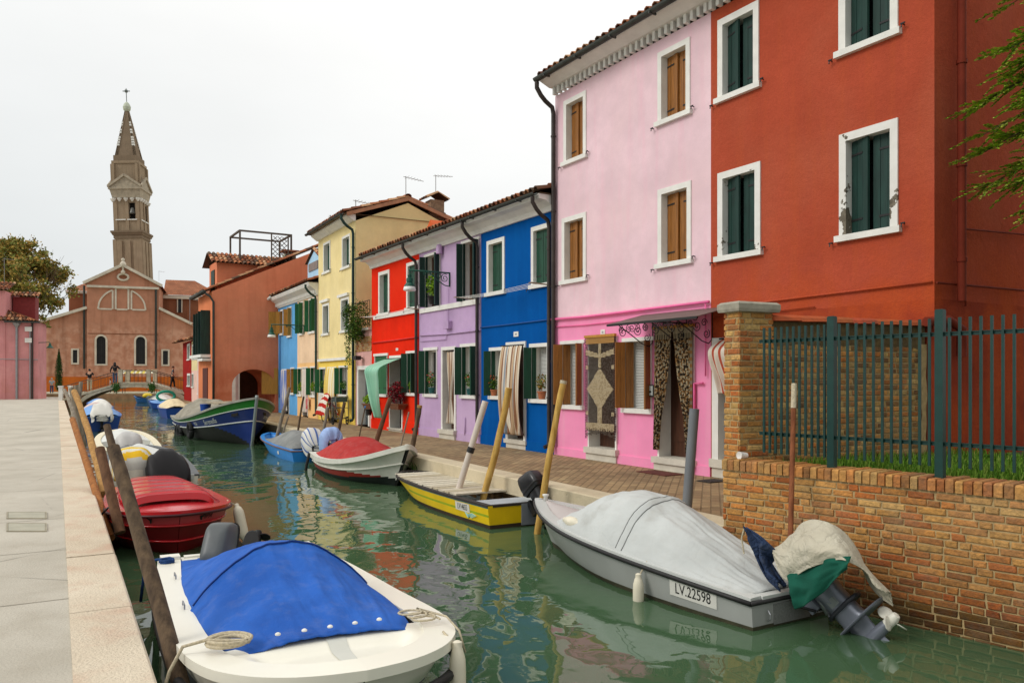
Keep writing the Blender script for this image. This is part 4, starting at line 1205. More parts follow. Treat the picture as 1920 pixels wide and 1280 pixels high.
fp = [wall_u(1560), wall_u(1763)]; dlt = fp[1] - fp[0]; fp += [fp[1] + dlt, fp[1] + 2 * dlt]
fstart = .35
for k, u in enumerate(fp):
    mb = MB(); w = .035; mb.box(u - w, u + w, FY - w, FY + w, -.02, 1.47); mb.box(u - w + .004, u + w - .004, FY - w + .004, FY + w - .004, 1.47, 1.48)
    mb.make("post", M_FENCE, fence)
ends = [fstart] + fp
for zz in (.30, 1.27):
    for k in range(len(ends) - 1):
        mb = MB(); a, b = ends[k] + (.036 if k else 0), ends[k + 1] - .036
        mb.box(a, b, FY - .014, FY + .014, zz, zz + .008); mb.box(a, b, FY - .003, FY + .003, zz - .028, zz - .0005)
        mb.make("rail", M_FENCE, fence)
for k in range(len(ends) - 1):
    n = 11; a, b = ends[k], ends[k + 1]
    if k == 0: n = 11
    for q in range(1, n + 1):
        u = lerp(a, b, q / (n + 1)); mb = MB(); w = .0105
        mb.box(u - w, u + w, FY - w - .018, FY + w - .018, .09, 1.40); mb.make("picket", M_FENCE, fence)

# garden ground and grass
mb = MB(); ga, gb = WL0 + WIN * TH, WL0 + WIN * TH + WDIR * 6
gr = lambda u, v, z=.62: WL0 + WIN * (TH + v) + WDIR * u + Vector((0, 0, z))
gpoly = [gr(.35, .0), gr(5.5, .0), Vector((8.5, 6.5, .62)), Vector((9.5, 14, .62)), H1.world(H1.W + .02, .8, .62), Vector((SB.x, SB.y, .62)), SA + Vector((0, 0, .62))]
mb.quad(*gpoly)
struct(mb.make("garden_ground", simple("garden_soil", lin((74, 72, 38)), .95, .3), loc=SA))
mb = MB(); rg = random.Random(5)
cnt = 0
while cnt < 20000:
    u, v = rg.uniform(.4, 5.0), rg.uniform(.0, 3.6) ** 1.0
    p = gr(u, v, .62)
    if (p - SA).dot(Vector((sd_.y, -sd_.x, 0)).normalized()) < -.02 or (p - H1.world(H1.W, 0, 0)).dot(H1.U) < .04 and p.x > SB.x: continue
    cnt += 1
    h = rg.uniform(.05, .15) * (1 + .6 * nz(p.x * 1.2, p.y * 1.2)); a = rg.uniform(0, 6.28); l = rg.uniform(0, .09); w = .006
    d = Vector((math.cos(a), math.sin(a), 0)); s_ = Vector((-d.y, d.x, 0)) * w
    c = rg.choice([lin((96, 140, 34)), lin((74, 118, 26)), lin((112, 150, 48)), lin((60, 100, 24)), lin((130, 152, 62))])
    m1 = p + Vector((0, 0, h * .6)) + d * l * .4
    mb.quad(p - s_, p + s_, m1 + s_ * .7, m1 - s_ * .7, c=c); mb.quad(m1 - s_ * .7, m1 + s_ * .7, p + Vector((0, 0, h)) + d * l, c=c)
tag(mb.make("grass", M_LEAF, loc=gr(2, 1, .5)), "green lawn grass behind the iron fence", "grass", kind="stuff")
# paper cup lying on the wall end
cp = WL0 + WDIR * .16 + WIN * .14 + Vector((0, 0, .795))
mb = MB(); Mc = Matrix.Rotation(math.radians(205), 4, 'Z') @ Matrix.Rotation(math.radians(88), 4, 'Y')
mb.lathe([(.028, -.05), (.03, -.05), (.04, .045), (.043, .048), (.043, .054), (.037, .052), (.0, .048)], 14, M=Mc, c=None)
o = mb.make("paper_cup", simple("white_paper_cup", (.72, .70, .66), .6), smooth=True, auto=40); o.location = cp
tag(o, "white paper cup lying on the end of the brick wall", "cup")


# ------------------------------------------------------------------ church and leaning bell tower
cb = D(230, 736, 104.0); cb.z = 0
cdir = Vector((.94, .34, 0)).normalized()
CH = House.__new__(House)
CH.bl = cb; CH.U = cdir; CH.V = Vector((-cdir.y, cdir.x, 0)); CH.rot = math.atan2(cdir.y, cdir.x); CH.W = 0; CH.holes = []
CH.root = thing("church", "brick-pink church with a gabled front, arched windows and sloping side aisles", "church", cb, CH.rot)
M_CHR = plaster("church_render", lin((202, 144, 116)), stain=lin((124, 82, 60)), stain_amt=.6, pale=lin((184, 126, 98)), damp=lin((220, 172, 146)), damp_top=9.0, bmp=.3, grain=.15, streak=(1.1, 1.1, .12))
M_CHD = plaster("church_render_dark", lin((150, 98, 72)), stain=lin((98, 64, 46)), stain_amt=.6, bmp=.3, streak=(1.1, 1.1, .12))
M_CHW = simple("weathered_church_stone", lin((212, 202, 184)), .9, .15, 1.5)
M_ORB = plaster("orange_band_render", lin((206, 112, 48)), stain=lin((186, 100, 52)), bmp=.15)
uz = CH.uz
nl, ntop = uz(163, 531); nr, _ = uz(298, 536); pu, pz_ = uz(230, 500)
al_, alz = uz(73, 605); ar_, arz = uz(366, 612); ali = uz(163, 577)[1]; ari = uz(298, 578)[1]
NW = MB()
M_STRK = []
# front wall: nave with gable, aisles butted to its sides
aw = [(uz(178, 0)[0], uz(201, 0)[0]), (uz(252, 0)[0], uz(275, 0)[0])]
wz0, wz1 = uz(190, 685)[1], uz(190, 627)[1]
holes = [(a, b, wz0, wz1) for a, b in aw]
NW.wall(nl, nr, 0, ntop, holes); NW.quad((nl, 0, ntop), (nr, 0, ntop), (pu, 0, pz_))
NW.quad((al_, .25, 0), (nl, .25, 0), (nl, .25, ali), (al_, .25, alz)); NW.quad((nr, .25, 0), (ar_, .25, 0), (ar_, .25, arz), (nr, .25, ari))
NW.quad((nl, 0, 0), (nl, .25, 0), (nl, .25, ntop), (nl, 0, ntop)); NW.quad((nr, 0, 0), (nr, .25, 0), (nr, .25, ntop), (nr, 0, ntop))
ND = 24
NW.quad((nl, 0, 0), (nl, 0, ntop), (nl, ND, ntop), (nl, ND, 0)); NW.quad((nr, .3, 0), (nr, ND, 0), (nr, ND, ntop), (nr, .3, ntop))
NW.quad((al_, .25, 0), (al_, .25, alz), (al_, ND, alz), (al_, ND, 0)); NW.quad((ar_, .25, 0), (ar_, ND, 0), (ar_, ND, arz), (ar_, .25, arz))
NW.make("wall", M_CHR, CH.root)
mb = MB()                                                           # roofs
mb.quad((nl - .4, -.2, ntop), (pu, -.2, pz_ + .25), (pu, ND, pz_ + .25), (nl - .4, ND, ntop)); mb.quad((nr + .4, -.2, ntop), (nr + .4, ND, ntop), (pu, ND, pz_ + .25), (pu, -.2, pz_ + .25))
mb.quad((al_ - .3, .1, alz + .1), (nl, .1, ali + .1), (nl, ND, ali + .1), (al_ - .3, ND, alz + .1)); mb.quad((nr, .1, ari + .1), (ar_ + .3, .1, arz + .1), (ar_ + .3, ND, arz + .1), (nr, ND, ari + .1))
M_FARTILE = ground_mat("far_roof_tiles", lin((178, 116, 84)), lin((154, 96, 68)), stain=lin((120, 84, 60)), samt=.6, bmp=.6, brick=(.3, .5, .05))
mb.make("roof", M_FARTILE, CH.root)
mb = MB()                                                           # white cornices


def bar2(mb, a, b, w, y0, y1):
    "straight moulding from a to b in the facade plane"
    d = Vector((b[0] - a[0], b[1] - a[1])); n = Vector((-d.y, d.x)).normalized() * w / 2
    mb.prism([(a[0] + n.x, a[1] + n.y), (b[0] + n.x, b[1] + n.y), (b[0] - n.x, b[1] - n.y), (a[0] - n.x, a[1] - n.y)], y0, y1)


bar2(mb, (nl - .4, ntop + .0), (pu, pz_ + .2), .34, -.45, -.002); bar2(mb, (pu, pz_ + .2), (nr + .4, ntop), .34, -.45, -.002)
mb.box(nl, nr, -.3, -.003, ntop - .5, ntop - .22)
bar2(mb, (al_ - .2, alz + .05), (nl - .01, ali + .05), .34, -.1, .248); bar2(mb, (nr + .01, ari + .05), (ar_ + .2, arz + .05), .34, -.1, .248)
mb.make("cornice", M_CHW, CH.root)
mb = MB()                                                           # thermal window outline
tz = uz(228, 580)[1]; tt = uz(231, 540)[1]; tcx = uz(229, 560)[0]
ro = tcx - uz(184, 580)[0]; sx0, sx1 = uz(213, 560)[0], uz(217, 560)[0]
hw, gp = tcx - uz(217, 0)[0], .35
H_ = tt - tz
def arcp(x): return tz + (H_ - .1) * math.sqrt(max(0, 1 - ((x - tcx) / ro) ** 2))
for sg in (-1, 1):
    xs = [tcx + sg * lerp(hw + gp, ro, k / 14) for k in range(15)]
    for k in range(14): bar2(mb, (xs[k], arcp(xs[k])), (xs[k + 1], arcp(xs[k + 1])), .2, -.12 - .002 * k, -.002)
    bar2(mb, (xs[0], tz), (xs[0], arcp(xs[0])), .2, -.10, -.002); bar2(mb, (xs[0] + sg * .1, tz), (xs[-1], tz), .2, -.09, -.002)
for sg in (-1, 1): bar2(mb, (tcx + sg * hw, tz), (tcx + sg * hw, tt - .1), .22, -.11, -.002)
bar2(mb, (tcx - hw, tt), (tcx + hw, tt), .25, -.13, -.002); bar2(mb, (tcx - hw + .12, tz), (tcx + hw - .12, tz), .2, -.095, -.002)
mb.make("lunette_moulding", M_CHW, CH.root)
ocx, ocz = uz(231, 519.5)
mb = MB(); mb.tube([(ocx + .62 * math.cos(a), -.06, ocz + .42 * math.sin(a)) for a in [2 * math.pi * k / 24 for k in range(25)]], .14, 8); oc = mb.make("oculus", M_CHW, CH.root, smooth=True)
mb = MB(); mb.prism([(ocx + .55 * math.cos(a), ocz + .36 * math.sin(a)) for a in [2 * math.pi * k / 20 for k in range(20)]], -.03, -.004); mb.make("oculus_panel", M_CHD, oc)
M_LEAD = ground_mat("leaded_glass", (.018, .02, .022), (.026, .028, .03), stain=(.01, .01, .01), samt=.2, bmp=.3, rough=.4, brick=(.25, .25, .03))
for a, b in aw:
    c, r = (a + b) / 2, (b - a) / 2 - .18; zsp = wz1 - r - .2
    poly = [(c - r, wz0 + .2), (c + r, wz0 + .2)] + [(c + r * math.cos(t), zsp + r * math.sin(t)) for t in [math.pi * k / 12 for k in range(13)]]
    mb = MB(); mb.prism(poly, .18, .2); w = mb.make("arched_window", M_LEAD, CH.root)
    R = r + .22
    outer = [(c - R, wz0), (c + R, wz0)] + [(c + R * math.cos(t), zsp + R * math.sin(t)) for t in [math.pi * k / 12 for k in range(13)]]
    mb = MB(); n = len(poly)
    for k in range(n):
        q = (k + 1) % n
        mb.quad((outer[k][0], -.06, outer[k][1]), (outer[q][0], -.06, outer[q][1]), (poly[q][0], -.06, poly[q][1]), (poly[k][0], -.06, poly[k][1]))
        mb.quad((poly[k][0], -.06, poly[k][1]), (poly[q][0], -.06, poly[q][1]), (poly[q][0], .19, poly[q][1]), (poly[k][0], .19, poly[k][1]))
        mb.quad((outer[k][0], -.06, outer[k][1]), (outer[k][0], .0, outer[k][1]), (outer[q][0], .0, outer[q][1]), (outer[q][0], -.06, outer[q][1]))
    # spandrels that close the square opening
    for sg in (-1, 1):
        for k in range(6):
            t0, t1 = math.pi / 2 * k / 6, math.pi / 2 * (k + 1) / 6
            p0, p1 = (c + sg * R * math.cos(t0), zsp + R * math.sin(t0)), (c + sg * R * math.cos(t1), zsp + R * math.sin(t1))
            mb.quad((p0[0], -.002, p0[1]), (p1[0], -.002, p1[1]), (p1[0], -.002, wz1 + .1), (p0[0], -.002, wz1 + .1), m=1)
    mb.make("window_frame", [M_CHW, M_CHR], w)
for q in ((133.5, 653, 148.5, 683), (302.5, 654.5, 318, 686), (70, 651, 83.5, 681)):
    u0, z1 = uz(q[0], q[1], .25); u1, z0 = uz(q[2], q[3], .25)
    mb = MB(); mb.box(u0 + .2, u1 - .2, .22, .249, z0 + .2, z1 - .2); w = mb.make("window", M_LEAD, CH.root)
    mb = MB(); mb.box(u0, u0 + .2, .13, .249, z0, z1); mb.box(u1 - .2, u1, .13, .249, z0, z1); mb.box(u0 + .2, u1 - .2, .13, .249, z1 - .2, z1); mb.box(u0 + .2, u1 - .2, .13, .249, z0, z0 + .2)
    mb.make("window_frame", M_CHW, w)
for px, v in ((157.5, .2), (292.5, -.05)):
    u = uz(px, 600)[0]; zb = uz(px, 691)[1]
    mb = MB(); mb.tube([(u, v - .12, zb), (u, v - .12, ntop - .3)], .13, 6); mb.make("downpipe", M_GUTTER, CH.root)
mb = MB(); zb = uz(100, 706)[1]; mb.box(al_ + .02, uz(366, 706)[0] - .3, .15, .248, 0, zb); mb.box(nl, nr, -.08, -.003, 0, zb); mb.make("painted_plinth", M_ORB, CH.root)
mb = MB(); zb = uz(200, 626)[1]; mb.box(nl + .1, nr - .1, -.05, -.002, zb, zb + .09); mb.make("string_course", M_CHD, CH.root)
for k, (px, py, s) in enumerate(((231, 494, 1.0), (231, 509, .75))):
    u, z = uz(px, py); mb = MB()
    mb.lathe([(.18 * s, -.55 * s), (.35 * s, -.3 * s), (.38 * s, -.05 * s), (.22 * s, .2 * s), (.12 * s, .3 * s), (.22 * s, .45 * s), (.2 * s, .6 * s), (0, .7 * s)], 10, (u, -.2, z)); mb.make("finial", M_CHW, CH.root, smooth=True)
# transept on the right, smaller wing on the left
tz1 = uz(300, 544, 10)[1]
t0 = uz(306, 545, 8)[0]; t1 = uz(412, 556, 8)[0]; ttop = uz(340, 554, 8)[1]; rz_ = uz(340, 524, 12)[1]
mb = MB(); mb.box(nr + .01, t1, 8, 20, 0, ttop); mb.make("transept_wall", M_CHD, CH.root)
mb = MB(); mb.quad((nr + .02, 7.5, ttop), (t1 + .5, 7.5, ttop), (t1 - 3.5, 13, rz_), (nr + .02, 13, rz_)); mb.quad((t1 + .5, 7.5, ttop), (t1 + .5, 20, ttop), (t1 - 3.5, 13, rz_)); mb.make("transept_roof", M_FARTILE, CH.root)
mb = MB(); mb.box(nr + .02, t1 + .4, 7.6, 7.99, ttop - .5, ttop - .02); mb.make("cornice", M_CHW, CH.root)
mb = MB(); u0, z1 = uz(334, 558, 8); u1, z0 = uz(340, 586, 8); mb.box(u0, u1, 7.9, 7.999, z0, z1); w = mb.make("window", M_LEAD, CH.root)
mb = MB(); mb.box(u0 - .15, u0 - .003, 7.85, 7.99, z0, z1); mb.box(u1 + .003, u1 + .15, 7.85, 7.99, z0, z1); mb.make("window_frame", M_CHW, w)
l0 = uz(129, 560, 8)[0]; lt = uz(140, 546, 8)[1]; lr = uz(160, 537, 10)[1]
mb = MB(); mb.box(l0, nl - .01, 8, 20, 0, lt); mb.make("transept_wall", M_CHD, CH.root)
mb = MB(); mb.quad((l0 - .4, 7.5, lt), (nl - .02, 7.5, lt), (nl - .02, 12, lr + .6), (l0 + 1.2, 12, lr + .6)); mb.make("transept_roof", M_FARTILE, CH.root)
mb = MB(); mb.box(l0 - .3, nl - .02, 7.6, 7.99, lt - .3, lt - .02); mb.make("cornice", M_CHW, CH.root)

# bell tower: built upright in its own frame, then the whole thing leans
TY = 128.0
tb = D(260, 736, TY); tb.z = 0
tower = thing("bell_tower", "tall leaning brick bell tower with a pointed spire behind the church", "tower", tb, math.radians(12))
lean = math.radians(2.3)
tower.rotation_mode = 'XYZ'; tower.rotation_euler = (0, -lean, math.radians(6))
pxm = TY / F
zT = lambda py: EYE + (HY - py) * pxm * .975
M_TWR = plaster("old_tower_brick", lin((164, 144, 120)), stain=lin((112, 98, 80)), stain_amt=.5, pale=lin((176, 156, 132)), bmp=.5, grain=.3)
M_TWD = plaster("dark_tower_brick", lin((140, 122, 102)), stain=lin((104, 90, 74)), stain_amt=.4, bmp=.5, grain=.3)
HWT = 66 * pxm / 2 * .735
def sq(mb, h0, h1, z0, z1, m=0): mb.ring_loft([[(-h0, -h0, z0), (h0, -h0, z0), (h0, h0, z0), (-h0, h0, z0)], [(-h1, -h1, z1), (h1, -h1, z1), (h1, h1, z1), (-h1, h1, z1)]], m=m)
z_c1, z_c1b = zT(430), zT(444)
mb = MB(); sq(mb, HWT, HWT * .97, 0, z_c1b)
for k in (-.62, -.0, .62):                                           # pilaster strips
    for a in range(4):
        M = Matrix.Rotation(a * math.pi / 2, 4, 'Z'); mb.box(k * HWT - .42, k * HWT + .42, -HWT - .14, -HWT + .1, 2, z_c1b - .4, M=M)
for a in range(4):
    M = Matrix.Rotation(a * math.pi / 2, 4, 'Z')
    for sg in (-1, 1): mb.box(sg * HWT - .4 if sg > 0 else -HWT - .1, HWT + .1 if sg > 0 else -HWT + .4, -HWT - .16, -HWT + .1, 2, z_c1b - .2, M=M)
mb.make("shaft", M_TWR, tower)
mb = MB(); sq(mb, HWT * 1.02, HWT * 1.02, z_c1b, z_c1b + .5); sq(mb, HWT * 1.08, HWT * 1.14, z_c1b + .5, z_c1 - .3); sq(mb, HWT * 1.18, HWT * 1.18, z_c1 - .3, z_c1)
mb.make("lower_cornice", M_TWD, tower)
zb0, zb1 = z_c1, zT(368); hb = HWT * .93
mb = MB()                                                           # belfry with paired openings
ow = hb * .40
for a in range(4):
    M = Matrix.Rotation(a * math.pi / 2, 4, 'Z'); n0 = len(mb.v)
    z0, z1 = zT(408), zT(377)
    mb.wall(-hb, hb, zb0, zb1 + 2.2, [(hb * .18, hb * .18 + ow * 1.2, z0, z1)] if a != 9 else [], y=-hb)
    mb.quad((hb * .18, -hb, z0), (hb * .18, -hb + .5, z0), (hb * .18, -hb + .5, z1), (hb * .18, -hb, z1))
    for xx in (-hb, -.2 - ow * .0, hb - .5): mb.box(xx, xx + .5, -hb - .14, -hb + .05, zb0, zb1)
    for k in range(n0, len(mb.v)): mb.v[k] = M @ mb.v[k]
bel = mb.make("belfry", M_TWR, tower)
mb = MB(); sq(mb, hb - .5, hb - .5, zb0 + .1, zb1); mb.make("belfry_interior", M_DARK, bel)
mb = MB(); mb.lathe([(.62, 0), (.5, .25), (.36, .9), (.25, 1.05), (0, 1.1)], 12, (hb * .18 + ow * .6, -hb + .3, zT(398))); mb.make("bell", simple("bronze_bell", (.10, .10, .09), .4, .1, metal=.6), bel, smooth=True)
mb = MB()
for a in range(4):
    M = Matrix.Rotation(a * math.pi / 2, 4, 'Z')
    for xx in (-hb + .1, -hb * .5, 0, hb * .5, hb - .1):
        mb = MB(); mb.lathe([(.10, -.5), (.34, -.1), (.36, 0), (.3, .02)], 6, M=M @ Matrix.Translation((xx, -hb - .2, zb1 - .06))); mb.make("stone_capital", M_STONE_W, bel)
    for xx in (-hb * .48, hb * .18 + ow * .6):
        mb = MB(); mb.box(xx - .75, xx + .75, -hb - .2, -hb - .01, zT(410), zT(408), M=M); mb.make("stone_sill", M_STONE_W, bel)
zc2 = zT(360)
mb = MB(); sq(mb, hb * 1.02, hb * 1.02, zb1 + .02, zc2 - .6); sq(mb, hb * 1.08, hb * 1.22, zc2 - .6, zT(352)); sq(mb, hb * 1.3, hb * 1.3, zT(352), zT(348))
zp0, zp1 = zT(348), zT(327)
for a in range(4):
    M = Matrix.Rotation(a * math.pi / 2, 4, 'Z'); n0 = len(mb.v)
    mb.prism([(-hb * 1.28, zp0), (hb * 1.28, zp0), (0, zp1)], -hb * 1.24, -hb * .9)
    bar2(mb, (-hb * 1.3, zp0 + .1), (0, zp1 + .15), .35, -hb * 1.36, -hb * 1.25); bar2(mb, (0, zp1 + .15), (hb * 1.3, zp0 + .1), .35, -hb * 1.36, -hb * 1.25)
    for k in range(n0, len(mb.v)): mb.v[k] = M @ mb.v[k]
mb.make("pediment_cornice", simple("grey_cornice_stone", lin((168, 156, 136)), .9, .2, 2), tower)
ht = hb * .97
mb = MB(); sq(mb, ht, ht, zp0, zT(302)); sq(mb, ht * 1.08, ht * 1.08, zT(302), zT(297))
for a in range(4):
    M = Matrix.Rotation(a * math.pi / 2, 4, 'Z')
    for sg in (-1, 1): mb.box(sg * ht - .35, sg * ht + .35, -ht - .08, -ht + .3, zp0, zT(303), M=M)
mb.make("drum", M_TWR, tower)
zs0, zs1 = zT(297), zT(197); h0, h1 = ht * .94, ht * .16
mb = MB(); sq(mb, h0 * .93, h1 * .9, zs0, zs1)
for a in range(4):                                                  # raised corner ribs
    M = Matrix.Rotation(a * math.pi / 2, 4, 'Z')
    for sg in (-1, 1):
        w0, w1 = h0 * .22, h1 * .45
        P = [Vector(p) for p in ((sg * h0, -h0, zs0), (sg * (h0 - w0), -h0, zs0), (sg * (h1 - w1), -h1, zs1), (sg * h1, -h1, zs1))]
        Q = [p + Vector((0, .35, 0)) for p in P]
        mb.ring_loft([[M @ p for p in P], [M @ p for p in Q]])
    mb.box(-h0, h0, -h0 - .02, -h0 + .25, zs0 + .02, zs0 + .9, M=M)
sp = mb.make("spire", M_TWD, tower)
mb = MB()
for k in range(10):
    t = .22 + .055 * k
    if k in (2, 5): continue
    z = lerp(zs0, zs1, 1 - t * .9 - .05); h = lerp(h0, h1, (z - zs0) / (zs1 - zs0))
    for a in range(4):
        M = Matrix.Rotation(a * math.pi / 2, 4, 'Z')
        mb.box(h * .72, h * 1.01, -h * 1.02, -h * .7, z, z + .28, M=M)
mb.make("stone_bands", M_STONE_W, sp)
mb = MB(); zc = zT(197); mb.lathe([(h1 * 1.2, zc), (h1 * 1.9, zc + .3), (h1 * 2.1, zc + .7), (h1 * 1.7, zc + 1.0), (.35, zc + 1.3), (0, zc + 1.6)], 8); fn = mb.make("spire_cap", simple("pale_green_stone", lin((190, 196, 176)), .9, .1), tower)
mb = MB(); zc += 1.5; mb.tube([(0, 0, zc), (0, 0, zc + 2.2)], .06, 6); mb.box(-.55, .55, -.05, .05, zc + 1.7, zc + 1.82); mb.lathe([(.2, zc + 1.56), (.28, zc + 1.76), (.2, zc + 1.96)], 8); mb.make("cross", simple("verdigris_iron", (.12, .14, .13), .6), fn)

# ------------------------------------------------------------------ footbridge
BC = D(259, 717, 62.0); BC.z = 0
bdir = Vector((.975, .222, 0)).normalized()
br = thing("footbridge", "small arched stone footbridge with iron railings over the canal", "bridge", BC, math.atan2(bdir.y, bdir.x))
M_BST = simple("bridge_stone", lin((190, 180, 156)), .9, .2, 3, bmp=.3); M_BBR = plaster("bridge_brick", lin((150, 112, 82)), stain=lin((110, 84, 62)), stain_amt=.4, bmp=.5, grain=.3)
BW = 1.15; xe = 5.2
def deck(x): return 1.36 if abs(x) < 1.0 else 1.36 - (abs(x) - 1.0) * 1.30 / (xe - 1.0)
Rx = 3.95
def intr(x): return WZ - .05 + (1.05 - WZ) * max(0, 1 - (x / Rx) ** 2) ** .62
xs = [-xe, -4.6, -4.2] + [-Rx + 2 * Rx * k / 24 for k in range(25)] + [4.2, 4.6, xe]
mb = MB()
for s_ in (-BW, BW):
    for a, b in zip(xs[:-1], xs[1:]):
        la = intr(a) if abs(a) < Rx else -1.0; lb = intr(b) if abs(b) < Rx else -1.0
        if abs(a) >= Rx and abs(b) < Rx: la = -1
        mb.quad((a, s_, la), (b, s_, lb), (b, s_, deck(b) - .16), (a, s_, deck(a) - .16))
for a, b in zip(xs[:-1], xs[1:]):
    if abs(a) <= Rx + .001 and abs(b) <= Rx + .001: mb.quad((a, -BW, intr(a)), (a, BW, intr(a)), (b, BW, intr(b)), (b, -BW, intr(b)))
mb.make("arch", M_BBR, br)
for s_, e in ((-BW - .05, -BW - .003), (BW + .003, BW + .05)):
  mb = MB()
  for k in range(24):
    a, b = xs[3 + k], xs[4 + k]
    def off(x): 
        return min(intr(x) + .24 + .10 * abs(x) / Rx, deck(x) - .17)
    mb.ring_loft([[(a, s_, intr(a) - .02), (a, e, intr(a) - .02), (a, e, off(a)), (a, s_, off(a))], [(b - .01, s_, intr(b) - .02), (b - .01, e, intr(b) - .02), (b - .01, e, off(b)), (b - .01, s_, off(b))]])
  mb.make("arch_ring", M_BST, br)
mb = MB(); dx = [-xe, -1.0, 1.0, xe]
mb.ring_loft([[(x, -BW - .08, deck(x) - .155), (x, BW + .08, deck(x) - .155), (x, BW + .08, deck(x)), (x, -BW - .08, deck(x))] for x in dx]); mb.make("deck", M_BST, br)
M_RAIL = simple("brown_iron_railing", lin((74, 58, 44)), .6, .2)
for s_ in (-BW, BW):
    for x in (-1.0, 1.0):
        mb = MB(); mb.box(x - .14, x + .14, s_ - .12, s_ + .12, deck(x), deck(x) + .92); mb.box(x - .17, x + .17, s_ - .15, s_ + .15, deck(x) + .92, deck(x) + .98); mb.make("stone_post", M_BST, br)
    for x in (-xe + .1, xe - .1):
        mb = MB(); mb.box(x - .13, x + .13, s_ - .12, s_ + .12, 0, 1.0); mb.box(x - .17, x + .17, s_ - .16, s_ + .16, 1.0, 1.1); mb.make("stone_post", M_STONE_W, br)
    mb = MB()
    for a, b in ((-xe + .1, -1.15), (-.83, .83), (1.15, xe - .1)):
        mb.tube([(a, s_, deck(a) + .9), (b, s_, deck(b) + .9)], .03, 6); mb.tube([(a, s_, deck(a) + .12), (b, s_, deck(b) + .12)], .016, 5)
        n = int(abs(b - a) / .24)
        for k in range(n + 1):
            x = lerp(a, b, k / n); mb.tube([(x, s_, deck(x)), (x, s_, deck(x) + .9)], .011, 5)
    mb.make("railing", M_RAIL, br)
rb_ = random.Random(3)
for x0 in (-1.25, 1.25):
    mb = MB()
    for k in range(160):
        p = Vector((x0 + rb_.gauss(0, .12), -BW - .1 - abs(rb_.gauss(0, .06)), deck(x0) - .32 + rb_.gauss(0, .16))); a = rb_.uniform(0, 6); d = Vector((math.cos(a), rb_.uniform(-.5, .5), math.sin(a))) * .07; e = Vector((-d.z, rb_.uniform(-.03, .03), d.x)) * .6
        mb.quad(p - d, p + e, p + d, p - e, c=lin((54, 92, 36)))
    mb.make("wall_plant", M_LEAF, br)

# ------------------------------------------------------------------ pink building and far houses, left and right
LB = G(71.5, 748)
lbd = Vector((.94, .34, 0)).normalized()
H11 = House("old_pink_building", "old faded pink building with grey drain pipes at the left edge", 0, 0, 5.5, 3.2, cat="building", bl=LB - lbd * 14, br=LB)
M_OPK = plaster("faded_pink_render", lin((222, 152, 152)), stain=lin((186, 120, 116)), stain_amt=.5, pale=lin((228, 168, 164)), damp=lin((206, 140, 132)), damp_top=2.2, bmp=.2)
e1, ez1 = H11.uz(60, 603)
H11.finish_walls(M_OPK, ridge=ez1 + .01, ridge_v=1.6, top=ez1)
mb = MB(); tu, tz = H11.uz(10, 566)
hip = H11.W + .3
tiles(mb, tu - 1.5, hip, -.4, ez1 + .02, 2.0, ez1 + 1.6, pitch=.28, course=.5)
for k in range(len(mb.v)):                                          # hipped end
    q = mb.v[k]; t = (q.z - ez1) / 1.6
    if q.x > hip - 4.2 * max(0, t): q.x = hip - 4.2 * max(0, t)
mb.quad((hip, -.4, ez1), (hip, 3.4, ez1), (hip - 4.2, 2.0, ez1 + 1.6), c=TILE_COLS[0])
mb.make("roof", M_TILE, H11.root)
mb = MB(); mb.box(tu, H11.W + .2, -.5, -.36, ez1 - .12, ez1); mb.make("gutter", M_GUTTER, H11.root)
u1 = H11.uz(10, 600)[0]; zz = H11.uz(5, 545)[1]
mb = MB(); mb.box(u1 - 6, u1, -.05, 5, 0, zz); mb.make("left_wing", M_OPK, H11.root)
mb = MB(); tiles(mb, u1 - 6, u1 + .25, -.35, zz, 2.5, zz + .9, pitch=.28, course=.5); mb.make("wing_roof", M_TILE, H11.root)
for px, y0, y1, r in ((32, 750, 612, .09), (57, 750, 612, .05), (61, 750, 604, .07)):
    u = H11.uz(px, 700)[0]; mb = MB(); mb.tube([(u, -.1, 0.02), (u, -.1, H11.uz(px, y1)[1])], r, 8)
    if px == 32: mb.lathe([(.09, 0), (.3, .3), (.32, .36)], 8, (u, -.12, H11.uz(px, y1)[1] - .1))
    mb.make("drain_pipe", M_METAL if px != 61 else M_PIPE, H11.root)
mb = MB(); q = H11.uz(0, 674)[0]; mb.tube([(q, -.05, H11.uz(0, 673)[1]), (H11.W, -.05, H11.uz(60, 674)[1])], .03, 5); mb.make("conduit", M_METAL, H11.root)
for y in (617, 638):
    u, z = H11.uz(54, y); mb = MB(); mb.box(u - .25, u + .25, -.16, -.002, z - .18, z + .18); mb.make("junction_box", M_STONE_W, H11.root)
ck_u, ck_z = H11.uz(34, 566)
mb = MB(); mb.box(ck_u - .8, ck_u + .8, 2.0, 3.4, ez1, ck_z + .6); ck = mb.make("chimney", simple("dark_red_chimney", lin((134, 56, 56)), .9, .15), H11.root)
mb = MB(); tiles(mb, ck_u - 1.1, ck_u + 1.1, 1.7, ck_z + .6, 2.7, ck_z + 1.0, pitch=.28, course=.5); mb.make("chimney_cap", M_TILE, ck)

